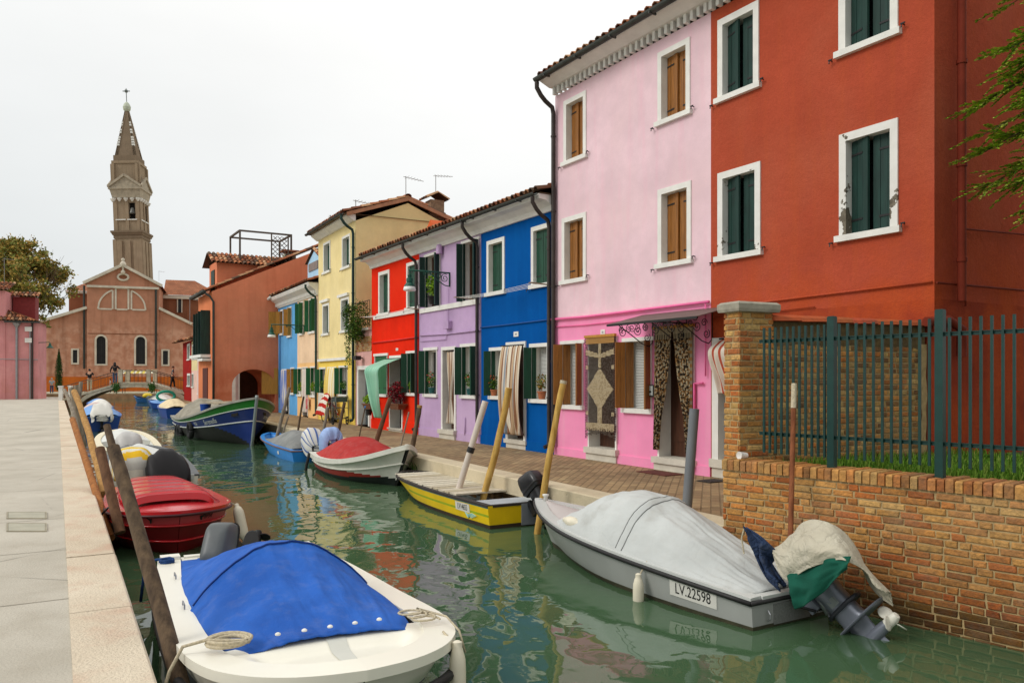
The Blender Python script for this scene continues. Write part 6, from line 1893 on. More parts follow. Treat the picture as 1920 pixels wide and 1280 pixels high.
# ---- white boat with the blue cover, nearest
WB = Boat("white_motorboat", "white blunt-bowed motorboat under a bright blue cover, nearest the pavement edge", (-2.72, 7.94), (.47, -.883), 4.12,
          [(0, .70), (.3, .80), (.6, .82), (.78, .80), (.88, .71), (.94, .56), (.975, .38), (.992, .2), (1, .0)], [(0, .46), (.5, .50), (.8, .57), (1, .62)],
          [(0, .62), (.4, .68), (.7, .62), (.88, .40), (.97, .12), (1, .0)], rake=.35, blunt=2.6, n=40)
M_WGEL = simple("cream_white_gelcoat", lin((236, 232, 216)), .3, .03, 2, spec=.5)
M_NAVY = simple("navy_hull_paint", lin((18, 26, 62)), .35, .1, 3)
WB.hull([M_WGEL, M_NAVY], lambda t, k: 0 if k > .62 else 1, ks=[-1, -.4, 0, .2, .4, .55, .62, .7, .8, .9, 1])
WB.gunwale(M_WGEL, w=.17, th=.06, up=.025, out=.03)
WB.rail(simple("black_rubber_strip", (.016, .015, .015), .6, .2), r=.03, dz=-.17, out=.035)
WB.inside(M_DARK, w=.17)
WB.deck(M_WGEL, .80, w=.165, crown=.02, dz=.012, shape=lambda u, v: -.06 * (1 / (1 + math.exp(-(min(u, 1 - u) - .10) * 60))) * (1 / (1 + math.exp(-(v - .16) * 40))) * (1 / (1 + math.exp((v - .86) * 40))))
M_BLUEC = canvas_mat("bright_blue_canvas", lin((30, 84, 168)), lin((44, 100, 188)), .22, stain=lin((22, 66, 140)), dust=.10)
WB.cover(M_BLUEC, .015, .835, [(0, .01), (.12, .09), (.35, .31), (.52, .415), (.60, .43), (.66, .365), (.80, .215), (.92, .105), (1, .05)], w=.15, wr=.022, hem=.02, seams=((.60, .02), (.606, .02)), folds=.0, seed=5.0, p=2.0, nu=110, nv=110, piping=(simple('dark_blue_piping', lin((20, 58, 128)), .8), .605), sag=lambda u, v: FOLD(u, v, .60, 5.0, 1, .42),
         edge=lambda v: 1 - .16 * max(0, (v - .75) / .25) ** 1.5)
mb = MB()
for k in range(5):
    mb = MB(); b = -.62 + 1.24 * k / 4; q = WB.pt(.832, 1, 1); mb.lathe([(.017, 0), (.017, .008), (.009, .014), (0, .015)], 10, (q.x - .03, (q.y - .16) * .84 * b / .62 * .62, q.z + .09 + .0 * b)); mb.make("snap_button", M_STONE_W, WB.root)

mb = MB(); q = WB.pt(.82, 1, 1)
mb.box(-.03, .10, WB.pt(0, 1, 1).y - .16, WB.pt(0, 1, 1).y + .01, .46, .52); mb.box(-.03, .10, -WB.pt(0, 1, 1).y - .01, -WB.pt(0, 1, 1).y + .16, .46, .52); mb.box(-.02, .06, -.5, .5, .44, .5)
mb.make("stern_corners", M_WGEL, WB.root)
for t in (.22, .48):
    for sg in (-1,):
        mb = MB(); q = WB.pt(t, 1, sg); mb.tube([(q.x - .06, q.y - sg * .12, q.z + .03), (q.x - .06, q.y - sg * .12, q.z + .06), (q.x + .06, q.y - sg * .12, q.z + .06), (q.x + .06, q.y - sg * .12, q.z + .03)], .006, 6); mb.make("tie_rail", M_METAL, WB.root)

mb = MB(); mb.grid(lambda a, b: tuple(Vector(WB.deck_fn(.47 + .10 * a, .03 + .75 * b)) + Vector((0, 0, .004))), 4, 40); mb.make("deck_grip_strip", simple("pale_grey_grip", lin((204, 204, 194)), .7, .05), WB.root)
M_OBD = simple("dark_grey_cowl", lin((84, 88, 88)), .4, .12, 4)
outboard(WB.root, (-.10, -.06, .35), 70, .92, M_OBD, M_IRON, M_IRON, yaw=math.radians(-32))
# ropes of the white boat
q = WB.world(WB.pt(.80, 1, -1) + Vector((0, .10, .06)))
ql = G(318, 1300, -.4)
mb = MB(); coil = []
for k in range(72):
    a = k * .35; rr = 1 + .45 * nz(k * .06, 3.0); coil.append(q + Vector((.12 * math.cos(a) * rr + .10 + .03 * nz(k * .09, 1.0), .10 * math.sin(a) * rr + .03, .014 + .007 * (k // 18) + .008 * nz(k * .2, 7.0))))
ln = [q + Vector((-.02, -.02, .04)), q + Vector((-.14, -.04, .01)), q + Vector((-.20, -.08, -.12)), q + Vector((-.24, -.14, -.32)), q + Vector((-.30, -.22, -.6))]
mb.tube(coil + ln, .0105, 7)
tag(mb.make("mooring_rope", M_ROPE, smooth=True, loc=q), "coiled pale rope on the white boat's bow, running down beside the quay", "rope")
q = WB.world(WB.pt(.84, 1, 1) + Vector((0, -.14, .05))); mb = MB(); P = []
for k in range(50):
    a = k * .4; P.append(q + Vector((.08 * math.cos(a) * (1 + .5 * nz(k * .1, 2)) - .003 * k, .06 * math.sin(a) + .002 * k, .018 + .010 * (k // 16))))
e1_ = WB.world(WB.pt(.90, 1, 1) + Vector((0, .06, .0)))
P += [q + Vector((.12, .02, .03)), e1_ + Vector((0, 0, .03)), e1_ + Vector((.04, -.02, -.1))]
mb.tube(P, .007, 6); tag(mb.make("mooring_rope", M_ROPE, smooth=True, loc=q), "thin tangled rope on the right side of the white boat's deck", "rope")
q = WB.world(WB.pt(.935, 1, 1) + Vector((.02, .07, -.02)))
fender(q, .40, .05, "white fender hanging over the bow of the blue covered boat", WB.world(WB.pt(.90, 1, 1) + Vector((0, -.05, .04))), (.02, -.12, -1))
q = WB.world(WB.pt(.05, 1, -1) + Vector((0, .05, .03))); mb = MB()
P = [q + Vector((.06 * math.cos(k * .7), .05 * math.sin(k * .7), .012 * (k % 6) / 2)) for k in range(30)] + [q + Vector((-.12, 0, .02)), q + Vector((-.2, -.03, -.12)), q + Vector((-.22, -.05, -.35))]
mb.tube(P, .014, 6); tag(mb.make("mooring_rope", M_ROPEB, smooth=True, loc=q), "knotted dark blue rope at the stern of the blue covered boat", "rope")

# ---- closed red boat
RB = Boat("red_boat", "closed red boat with a ribbed lid, its bow facing the camera", (-5.86, 12.98), (.494, -.87), 3.6,
          [(0, .55), (.3, .70), (.6, .75), (.78, .72), (.90, .56), (.96, .36), (.99, .16), (1, .0)], [(0, .46), (.6, .49), (1, .56)],
          [(0, .5), (.4, .62), (.7, .56), (.88, .34), (.97, .1), (1, .0)], rake=.3, blunt=2.4, n=40)
M_RGEL = simple("red_gelcoat", lin((196, 22, 34)), .25, .08, 2, spec=.5, coat=.3); M_RGELD = simple("faded_red_hull", lin((196, 70, 78)), .4, .12, 2.5)
RB.hull([M_RGEL, M_RGELD, simple("dark_red_bottom", lin((120, 12, 20)), .5, .1)], lambda t, k: 1 if k > .68 else 2, ks=[-1, -.4, 0, .15, .3, .45, .6, .68, .75, .85, 1])
RB.gunwale(M_RGEL, w=.12, th=.05, up=.02, out=.02)
RB.rail(simple("dark_red_strip", lin((70, 20, 26)), .5), r=.018, dz=-.035, out=.022)
RB.rail(M_RGEL, r=.016, dz=0, k=.68, out=.012, name="hull_strake"); RB.rail(M_RGEL, r=.014, dz=0, k=.3, out=.01, name="hull_strake")
RB.deck(M_RGEL, .03, w=.12, crown=.05, dz=0, name="deck", shape=lambda u, v: 0)
mb = MB()
def lid(u, v):
    b = 2 * u - 1; t = .06 + .72 * v; q = RB.pt(t, 1, 1)
    st = abs(((v * 5.2) % 1) - .5) < .36
    z = q.z + .04 + .10 * (1 - abs(b) ** 8) + (.022 if st else 0) + .03 * (1 - b * b)
    if v > .985: z -= .10
    return (q.x, b * (q.y - .15) * (1 - .10 * v * v), z)
mb.grid(lid, 30, 120); mb.make("lid", M_RGEL, RB.root, smooth=True, auto=25, thick=.01)
RB.text("PIPA", .958, .83, .10, simple("dark_red_lettering", lin((48, 8, 14)), .5), 1, slant=.2)
mb = MB()
for t, sd in ((.975, 1), (.965, -1)):
    p0 = RB.pt(t, .83, sd, .012); p1 = RB.pt(t - .012, .86, sd, .012); mb.tube([p0 + Vector((0, 0, -.02)), p0, p1 + Vector((0, 0, .03))], .010, 5); mb.tube([p0 + Vector((-.02, 0, .01)), p0 + Vector((0, sd * .0, -.03)), p0 + Vector((.02, 0, .02))], .012, 5)
mb.make("bow_cleats", M_IRON, RB.root)
q = RB.world(RB.pt(.78, 1, 1) + Vector((0, .10, -.06)))
fender(q, .46, .072, "white fender on a short rope at the red boat's bow", RB.world(RB.pt(.76, 1, 1) + Vector((0, -.03, .03))), (.30, -.2, -1))
q = RB.world(RB.pt(.80, 1, -1) + Vector((0, .03, .03))); mb = rope([q, q + Vector((-.12, .05, .01)), q + Vector((-.22, .02, -.1)), q + Vector((-.26, .0, -.5))], .014, M_IRON)
tag(mb.make("mooring_rope", M_IRON, smooth=True, loc=q), "black rope tied at the left side of the red boat", "rope")

# ---- two white boats further along the left quay
def white_boat(label, stern, L, rimc, wdeck):
    b = Boat("white_boat", label, stern, (-.494, .87), L, [(0, .62), (.3, .70), (.6, .70), (.82, .55), (.93, .33), (1, .02)], [(0, .50), (.5, .56), (1, .74)],
             [(0, .55), (.4, .6), (.7, .5), (.9, .16), (1, .01)], rake=.3, blunt=2.0)
    b.hull([M_WGEL, simple("dark_waterline", (.03, .035, .05), .5)], lambda t, k: 0 if k > .45 else 1)
    b.gunwale(rimc, w=.13, th=.06, up=.03, out=.02)
    b.inside(simple("white_boat_inside", lin((206, 206, 198)), .6, .06), w=.13, floor=.30)
    b.deck(wdeck, .50, w=.125, crown=.08, dz=.0)
    return b
M_WDK = simple("white_boat_deck", lin((214, 216, 210)), .5, .06)
B1 = white_boat("white boat with a dark grey rim and a black hooded motor", (-6.05, 13.75), 4.4, simple("dark_grey_rim", lin((84, 88, 90)), .5, .1), M_WDK)
B2 = white_boat("white boat with a cream rim and a silver covered motor", (-8.95, 18.9), 4.6, simple("cream_rim", lin((226, 216, 186)), .5, .05), M_WDK)
mb = MB(); mb.box(-.03, .14, -.55, .55, .44, .53); mb.make("stern_seat", M_WDK, B1.root)
o1, _ = outboard(B1.root, (-.04, .02, .42), 8, .85, M_IRON, M_IRON, cowl=False)
hood("motor_cover", simple("black_plastic_sheet", (.008, .007, .008), .5, .2, 5, spec=.2), o1, [((.20, -.06, .56), .12, .06, .1), ((.12, -.06, .64), .28, .22, .3), ((-.08, -.06, .70), .30, .32, .36), ((-.28, -.1, .62), .34, .24, .36), ((-.46, -.14, .50), .32, .14, .34), ((-.56, -.16, .42), .18, .05, .2)], seed=4, wr=.10)
YST = [lin(c) for c in ((222, 218, 200), (232, 196, 70), (206, 204, 192), (222, 218, 200), (196, 196, 186), (236, 190, 50))]
drape(.56, .40, .40, .46, .34, .46, M_CLOTH, "seat_cover", B1.root, seed=2, colr=lambda u, v: YST[int((math.cos(2 * math.pi * u) * v * 3.2 + 9) * 1.6) % 6])
o2, _ = outboard(B2.root, (-.04, .1, .50), 6, .95, M_METAL, M_METAL, cowl=False)
hood("motor_cover", simple("silver_tarp", lin((186, 184, 180)), .45, .1, 5, spec=.5), o2, [((.14, .1, .58), .12, .06, .1), ((.10, .1, .62), .26, .24, .2), ((-.10, .1, .66), .30, .34, .22), ((-.32, .1, .60), .28, .28, .24), ((-.46, .1, .54), .14, .1, .2)], seed=6, wr=.05)

# ---- sky blue covered boat with a white bag on its motor, and two by the bridge
SB_ = Boat("light_blue_boat", "light blue covered boat with a white sheet tied over its motor", (-17.25, 33.6), (-.494, .87), 5.0, [(0, .72), (.3, .85), (.6, .82), (.82, .6), (.93, .34), (1, .02)], [(0, .62), (.5, .66), (1, .85)],
          [(0, .6), (.4, .7), (.7, .56), (.9, .16), (1, .01)], rake=.3, blunt=2.0)
M_MBL = simple("mid_blue_gelcoat", lin((26, 76, 156)), .35, .08); M_LBL = simple("light_blue_cover", lin((112, 158, 214)), .6, .06)
SB_.hull([M_MBL]); SB_.gunwale(simple("blue_rim", lin((40, 110, 190)), .4), w=.1, th=.06); SB_.inside(M_DARK)
SB_.cover(M_LBL, .02, .97, [(0, .12), (.15, .24), (.5, .36), (.8, .22), (1, .0)], w=.06, wr=.02, p=2.4)
o3, _ = outboard(SB_.root, (-.05, .0, .62), 8, 1.0, M_IRON, M_IRON, cowl=False)
M_WSH = simple("white_sheet", lin((226, 224, 216)), .9, .04)
hood("motor_cover", M_WSH, o3, [((.22, 0, .7), .14, .08, .1), ((.15, 0, .76), .36, .34, .1), ((-.1, 0, .80), .38, .44, .14), ((-.35, 0, .76), .40, .36, .30), ((-.62, 0, .66), .46, .16, .36), ((-.70, 0, .6), .3, .06, .2)], seed=9, wr=.09, flare=.08)


def small_boat(name, label, stern, heading, L, B, hullc, coverc=None, H=.3, group=None, z=.4, open_=None):
    b = Boat(name, label, stern, heading, L, [(0, B * .8), (.35, B), (.65, B * .92), (.85, B * .55), (1, .02)], [(0, z), (.5, z * 1.02), (1, z * 1.5)], [(0, B * .7), (.4, B * .8), (.7, B * .62), (.9, B * .2), (1, .01)], rake=.3, n=16)
    b.hull([hullc]); b.gunwale(open_ or hullc, w=.09, th=.05); b.inside(open_ or M_DARK, floor=.12)
    if coverc: b.cover(coverc, .03, .85, [(0, .1), (.4, H), (.8, H * .6), (1, 0)], w=.05, wr=.06, nu=24, nv=24)
    return b


small_boat("rowing_boat", "small boat under crumpled pinkish sheets, left of the bridge arch", (-23.1, 44.5), (-.494, .87), 3.6, .75, M_WGEL, simple("pinkish_sheet", lin((206, 184, 178)), .9, .1), .45)
small_boat("rowing_boat", "small boat under a lumpy white sheet at the left foot of the bridge", (-25.4, 49.5), (-.494, .87), 3.8, .75, M_MBL, M_WSH, .5)
small_boat("rowing_boat", "blue boat half hidden under the left side of the arch", (-29.4, 57.0), (-.494, .87), 4.0, .75, M_MBL, M_LBL, .35)
b_ = small_boat("rowing_boat", "flat blue boat floating beyond the bridge arch", (-33.2, 74.0), (-.97, .2), 2.0, .6, simple("flat_blue_paint", lin((36, 96, 156)), .5), None, z=.42)
mb = MB(); mb.lathe([(.3, 0), (.42, .15), (.4, .32), (.2, .45), (0, .48)], 12, (.6, 0, .42)); mb.make("yellow_buoy", simple("yellow_buoy_plastic", lin((226, 196, 40)), .5), b_.root, smooth=True)
b_ = small_boat("motorboat", "pale blue and white motorboat moored under the bridge arch", (-25.6, 60.2), (-.7, .71), 4.6, .8, M_LBL, M_WSH, .5, z=.55)
b_ = small_boat("motorboat", "dark blue boat with a green dinghy ring on top, under the arch", (-24.1, 57.2), (-.8, .6), 3.2, .8, simple("strong_blue_paint", lin((20, 70, 150)), .4), M_LBL, .2, z=.45)
mb = MB(); mb.tube([(1.2 + .1 * math.cos(a), .62 * math.cos(a), .95 + .34 * math.sin(a)) for a in [2 * math.pi * k / 20 for k in range(21)]], .1, 8); mb.make("dinghy_ring", simple("green_rubber", lin((40, 160, 130)), .5), b_.root, smooth=True)
small_boat("motorboat", "cream covered boat moored ahead of the big blue cargo boat", (-18.6, 44.6), (-.52, .85), 4.0, .8, M_MBL, simple("cream_cover", lin((222, 204, 164)), .8), .5, z=.55)

# ---- big blue cargo boat
CB = Boat("cargo_boat", "big dark blue and green wooden cargo boat with its bow by the walkway", (-14.0, 34.85), (.540, -.842), 10.5,
          [(0, .80), (.2, 1.05), (.5, 1.28), (.72, 1.26), (.86, 1.02), (.94, .62), (.98, .28), (1, .03)], [(0, .62), (.35, .66), (.6, .84), (.8, 1.12), (1, 1.58)],
          [(0, .6), (.25, .85), (.5, .95), (.72, .72), (.86, .34), (.95, .09), (1, .02)], rake=.55, blunt=1.8, n=36)
M_CBL = simple("royal_blue_hull_paint", lin((14, 44, 118)), .4, .15, 2); M_CGR = simple("green_hull_paint", lin((26, 112, 30)), .45, .12, 2); M_CBK = simple("black_tarred_bottom", (.016, .016, .014), .6, .3, 4); M_CNV = simple("navy_hull_band", lin((16, 40, 104)), .45, .15, 2)
def cbm(t, k):
    if t < 0: return 0
    if k > .80: return 1
    if k > .52: return 3
    return 2 if k < .52 * min(1.0, max(0.0, (1.0 - t) / .20)) else 0
CB.hull([M_CBL, M_CGR, M_CBK, M_CNV], cbm, ks=[-1, -.4, 0, .05, .1, .15, .2, .25, .3, .35, .4, .45, .52, .66, .8, .9, 1])
M_CWL = simple("pale_trim_line", lin((196, 200, 196)), .6, .1)
CB.gunwale(simple("grey_gunwale_wood", lin((150, 148, 138)), .8, .2), w=.14, th=.07, up=.02, out=.03)
CB.rail(M_CWL, r=.018, dz=0, k=.80, name="trim_line", out=.004); CB.rail(M_CWL, r=.022, dz=0, k=.52, name="trim_line", out=.01)
mb = MB(); mb.tube([CB.pt(1, k, 1) + Vector((.02, 0, 0)) for k in (-.6, 0, .2, .4, .6, .8, 1.0)] + [CB.pt(1, 1, 1) + Vector((.03, 0, .08))], .055, 8); mb.make("stem_post", simple("pale_stem_metal", lin((150, 160, 158)), .5, .1, metal=.3), CB.root, smooth=True)
CB.inside(simple("cargo_inside", lin((70, 70, 66)), .8, .2), w=.14, floor=.35)
CB.deck(simple("cargo_deck", lin((92, 84, 74)), .8, .2), .72, w=.14, crown=.06, dz=-.12)
CB.text("Serenella", .80, .655, .27, M_CWL, -1, slant=.35); CB.text("V230", .665, .655, .17, M_CWL, -1); CB.text("Serenella", .90, .655, .24, M_CWL, 1, slant=.35)
mb = MB()
for sd in (1, -1):
    p = CB.pt(.93, .72, sd, .01); q = CB.pt(.955, .72, sd, .01)
    mb.quad(p + Vector((0, 0, -.07)), q + Vector((0, 0, -.07)), q + Vector((0, 0, .07)), p + Vector((0, 0, .07)))
mb.make("hawse_holes", M_DARK, CB.root, thick=.012)
M_GTARP = canvas_mat("dirty_grey_tarp", lin((138, 132, 118)), lin((160, 154, 138)), .8, scale=1.4)
CB.cover(M_GTARP, .10, .60, [(0, .0), (.1, .40), (.3, .68), (.5, .62), (.62, .42), (.8, .50), (.95, .40), (1, .1)], w=.06, wr=.16, hem=.1, p=3.0, seed=3, name="tarpaulin")
mb = MB()
for k in range(4): mb.box(6.3 + .02 * k, 8.6 + .1 * k, -.75 + .36 * k, -.42 + .36 * k, 1.33 + .004 * k, 1.37 + .004 * k)
mb.make("deck_planks", simple("grey_planks", lin((158, 146, 124)), .9, .2, 4, stretch=(.6, 6, 6)), CB.root)
mb = MB(); mb.lathe([(.16, 0), (.19, .3), (.2, .34), (.17, .34)], 12, (6.6, -.75, .95)); mb.make("blue_bucket", simple("blue_plastic", lin((16, 70, 160)), .5), CB.root, smooth=True, auto=40)
M_TYRE = simple("old_tyre_rubber", (.014, .014, .014), .8, .3, 10, bmp=.4)
for k, (t, kk, lab) in enumerate(((.60, .42, "old tyre hung high on the cargo boat's side, nearest its name"), (.34, .12, "large old tyre hung low on the cargo boat's side"), (.26, .18, "small old tyre at the stern end of the cargo boat's side"))):
    p = CB.pt(t, kk, -1, .10); c = CB.world(p); R = (.34, .36, .27)[k]
    o = thing("tyre_fender", lab, "tyre", c, CB.root.rotation_euler.z, "tyre fenders on the cargo boat")
    mb = MB(); mb.tube([(R * .72 * math.cos(a), 0, R * .72 * math.sin(a)) for a in [2 * math.pi * q / 24 for q in range(25)]], R * .28, 10); mb.make("tyre", M_TYRE, o, smooth=True)
    mb = rope([(0, 0, R * .8), (0, .12, CB.pt(t, 1, -1).z - p.z + .02)], .014, M_IRON); mb.make("hanging_rope", M_IRON, o)

# ---- small blue boat with the grey cover
BB = Boat("small_blue_boat", "small bright blue boat under a grey cover behind the red and white boat", (-5.34, 21.42), (-.495, .869), 5.0,
          [(0, .55), (.3, .64), (.6, .62), (.8, .48), (.92, .28), (1, .03)], [(0, .30), (.5, .36), (1, .47)], [(0, .5), (.3, .56), (.6, .46), (.85, .18), (1, .01)], rake=.5, blunt=2.0)
M_BBL = simple("bright_blue_boat_paint", lin((36, 134, 214)), .35, .08)
BB.hull([M_BBL]); BB.gunwale(M_BBL, w=.10, th=.04); BB.rail(simple("brown_rub_strip", lin((110, 84, 84)), .6), r=.02, dz=-.02); BB.inside(simple("blue_boat_inside", lin((60, 140, 206)), .5), floor=.12)
BB.cover(canvas_mat("slate_grey_cover", lin((122, 124, 122)), lin((138, 140, 138)), .6), .06, .66, [(0, .0), (.1, .22), (.3, .38), (.55, .36), (.8, .18), (1, .02)], w=.06, wr=.05, seed=11, p=1.9)
o4, _ = outboard(BB.root, (-.05, .0, .30), 15, .9, M_IRON, M_IRON, cowl=False)
BST = [lin(c) for c in ((222, 220, 212), (222, 220, 212), (88, 112, 168), (206, 206, 204))]
hood("motor_cover", M_CLOTH, o4, [((.30, 0, .5), .10, .06, .1), ((.24, 0, .56), .26, .24, .2), ((.02, 0, .58), .30, .34, .32), ((-.2, 0, .52), .30, .32, .40), ((-.42, 0, .42), .28, .20, .36), ((-.5, 0, .36), .14, .08, .2)], seed=5, wr=.06, c=lambda k, j: BST[j % 4])
mb = MB(); p = BB.pt(.25, .5, 1); mb.quad(p + Vector((-.1, .006, -.05)), p + Vector((.1, .006, -.05)), p + Vector((.14, .006, .02)), p + Vector((.02, .006, .06))); mb.make("pale_emblem", M_CWL, BB.root, thick=.004)

# ---- red and white boat
RW = Boat("red_white_boat", "white over red boat with a domed red cover and raised white bow", (-4.40, 19.75), (.52, -.85), 4.45,
          [(0, .58), (.25, .76), (.5, .80), (.7, .72), (.85, .48), (.94, .24), (1, .03)], [(0, .40), (.25, .38), (.55, .44), (.8, .60), (1, .86)], [(0, .42), (.3, .6), (.55, .58), (.75, .38), (.9, .12), (1, .015)], rake=.62, blunt=1.9, n=34)
M_RWW = simple("off_white_boat_paint", lin((218, 218, 206)), .4, .07); M_RWR = simple("brick_red_boat_paint", lin((150, 40, 30)), .5, .12)
def rwm(t, k):
    if t < 0: return 0
    lo = .16 + .10 * t; hi = .50 - .04 * abs(t - .4) if t < .62 else .49 - (t - .62) * .85
    return 0 if k > hi else (1 if k > lo else 2)
RW.hull([M_RWW, M_RWR, simple("dark_green_bottom", lin((22, 30, 26)), .6, .2)], rwm, ks=[-1, -.4, 0, .05, .1, .15, .2, .25, .3, .35, .4, .45, .5, .6, .7, .8, .9, 1])
RW.gunwale(M_RWW, w=.11, th=.10, up=.03, out=.035); RW.rail(M_RWW, r=.018, dz=0, k=.56, out=.012, name="hull_strake")
RW.inside(M_DARK, w=.11)
RW.deck(M_RWW, .66, w=.11, crown=.05)
mb = MB(); mb.tube([RW.pt(1, k, 1) + Vector((.01, 0, 0)) for k in (-.3, .1, .4, .7, .96)], .022, 6); mb.make("stem_strip", M_IRON, RW.root)
RW.cover(canvas_mat("red_canvas", lin((168, 46, 44)), lin((180, 56, 52)), .35, dust=.12), .03, .70, [(0, .05), (.18, .30), (.42, .46), (.62, .45), (.82, .28), (1, .0)], w=.06, wr=.03, seams=((.6, .015),), seed=4, p=2.2)
o5, _ = outboard(RW.root, (-.05, -.05, .40), 10, .95, M_IRON, M_IRON, cowl=False)
hood("motor_cover", simple("pale_blue_bag", lin((150, 176, 222)), .6, .1), o5, [((.16, -.05, .6), .14, .08, .1), ((.12, -.05, .66), .27, .30, .2), ((-.1, -.05, .7), .28, .34, .3), ((-.3, -.05, .62), .26, .24, .3), ((-.4, -.05, .56), .12, .08, .2)], seed=7, wr=.05)
q = RW.world(RW.pt(.03, 1, -1) + Vector((0, -.05, .02))); mb = MB(); mb.tube([q, q + Vector((-.06, -.04, -.3)), q + Vector((-.12, -.06, -.9))], .035, 8)
tag(mb.make("rubber_strip", M_TYRE, smooth=True, loc=q), "black rubber strip hanging at the red and white boat's stern", "fender")

# ---- yellow flat boat
YB = Boat("yellow_boat", "yellow flat boat decked with pale boards, between the poles and the grey boat", (.12, 11.94), (-.48, .877), 4.62,
          [(0, .54), (.3, .60), (.6, .60), (.8, .52), (.92, .36), (1, .10)], [(0, .34), (.5, .34), (1, .36)], [(0, .50), (.3, .55), (.6, .50), (.85, .26), (1, .06)], rake=.45, blunt=1.6)
M_YEL2 = simple("yellow_boat_paint", lin((226, 190, 10)), .45, .10, 3); M_YG = simple("green_stripe_paint", lin((150, 170, 30)), .5, .1); M_TEAL = simple("teal_paint", lin((20, 140, 150)), .5, .1)
YB.hull([M_YEL2, M_YG, M_TEAL, simple("dark_brown_bottom", lin((58, 44, 28)), .8, .2)], lambda t, k: 0 if t < 0 and k > .2 else (3 if k < .17 else (2 if k > .88 else (1 if .5 < k < .6 and t < .72 else 0))), ks=[-1, -.4, 0, .17, .3, .4, .5, .6, .7, .8, .88, .95, 1])
YB.gunwale(simple("worn_black_gunwale", lin((52, 46, 42)), .8, .3, 8), w=.08, th=.035, out=.014)
YB.inside(simple("grey_boat_inside", lin((160, 166, 164)), .7, .1), w=.08, floor=.06)
mb = MB(); rbd = random.Random(6); x = 1.15; k = 0
while x < 4.1:
    w = rbd.uniform(.17, .26); t = x / 4.62; h = max(.08, interp(YB.hb, t) - .05 - .02 * rbd.random()); c = rbd.choice([lin(q) for q in ((206, 196, 172), (220, 212, 190), (192, 180, 152), (210, 200, 178), (176, 140, 110))])
    sk = rbd.uniform(-.02, .02)
    mb.ring_loft([[(x + sk, -h, .35), (x + w + sk * .5, -h, .35), (x + w + sk * .5, -h, .375), (x + sk, -h, .375)], [(x - sk, h, .35), (x + w - sk, h, .35), (x + w - sk, h, .375), (x - sk, h, .375)]], c=c); x += w + rbd.uniform(.012, .05)
mb.make("deck_boards", attr_mat("weathered_boards", rough=.9, grain=.3, scale=16, bmp=.4), YB.root)
mb = MB(); mb.box(.02, .55, -.48, .48, .325, .345); mb.make("stern_deck", simple("grey_stern_deck", lin((170, 176, 180)), .6, .08), YB.root)
mb = MB(); mb.box(-.02, -.002, -.40, -.02, .02, .34); mb.make("motor_pad", simple("grey_motor_pad", lin((128, 132, 140)), .6, .1), YB.root)
YB.text("LV14655", .175, .66, .125, M_BLACKL, 1, plate=(.46, .13, M_WPL), sx=.72)
mb = MB()
for k in range(4): p = YB.pt(.12, .45 - .05 * k, 1, .006); mb.tube([p + Vector((.20 - .02 * k, 0, .0)), p + Vector((.08, .004, -.02)), p + Vector((-.06 + .03 * k, .004, .01)), p + Vector((-.20 + .05 * k, .002, -.01))], .007, 5)
mb.make("wave_emblem", simple("pale_teal_emblem", lin((150, 200, 190)), .5), YB.root)
M_OBK = simple("black_cowl", (.016, .016, .018), .3, .15, 4, spec=.5)
oy, OY = outboard(YB.root, (-.06, -.22, .34), 42, .86, M_OBK, M_OBK, M_METAL, yaw=math.radians(8))
letters(oy, "15", .09, OY @ Matrix.Translation((-.17, 0, .532)) @ Matrix.Rotation(math.radians(-90), 4, 'Z'), M_CWL)
for k, (u, v) in enumerate(((.50, -.55), (.08, -.56))):
    q = YB.world((u * 4.6, v, .42)); mb = MB(); mb.tube([q + Vector((.09 * math.cos(a * .7), .07 * math.sin(a * .7), .012 * (a % 4))) for a in range(26)], .013, 6)
    tag(mb.make("blue_rope", M_ROPEB, smooth=True, loc=q), ("coil of blue rope on the yellow boat's gunwale beside the yellow pole", "coil of blue rope on the yellow boat's stern corner behind its motor")[k], "rope", "blue rope coils on the yellow boat")


# ------------------------------------------------------------------ mooring poles
def pole(name, label, top, base, r0, r1, mat, cat="mooring pole", group=None, bend=.0, seed=0, cap=None, n=12, knots=.0):
    base = Vector(base); top = Vector(top); P = []; R = []
    base = base + (base - top).normalized() * .35
    d = (top - base); sidev = d.cross(Vector((0, .3, 1))).normalized()
    for k in range(n + 1):
        t = k / n; P.append(base.lerp(top, t) + sidev * bend * math.sin(math.pi * t) + sidev * bend * .35 * nz(t * 4, seed)); R.append(lerp(r0, r1, t) * (1 + knots * nz(t * 9, seed, 2.0)))
    mb = MB(); mb.tube(P, R, 12)
    i0 = Vector(base)
    o = mb.make(name, mat, smooth=True, auto=45, loc=base)
    tag(o, label, cat, group)
    if cap:
        capm, hgt = cap; dd = (P[-1] - P[-2]).normalized()
        m2 = MB(); m2.tube([P[-1] - dd * hgt - base, P[-1] + dd * .006 - base], R[-1] * 1.12, 12); m2.make("pole_band", capm, o)
    return o


def bark(name, c, c2, rough=.9): return simple(name, lin(c), rough, .3, 3, stretch=(6, 6, 1.2), col2=lin(c2), bmp=.7, bscale=16)


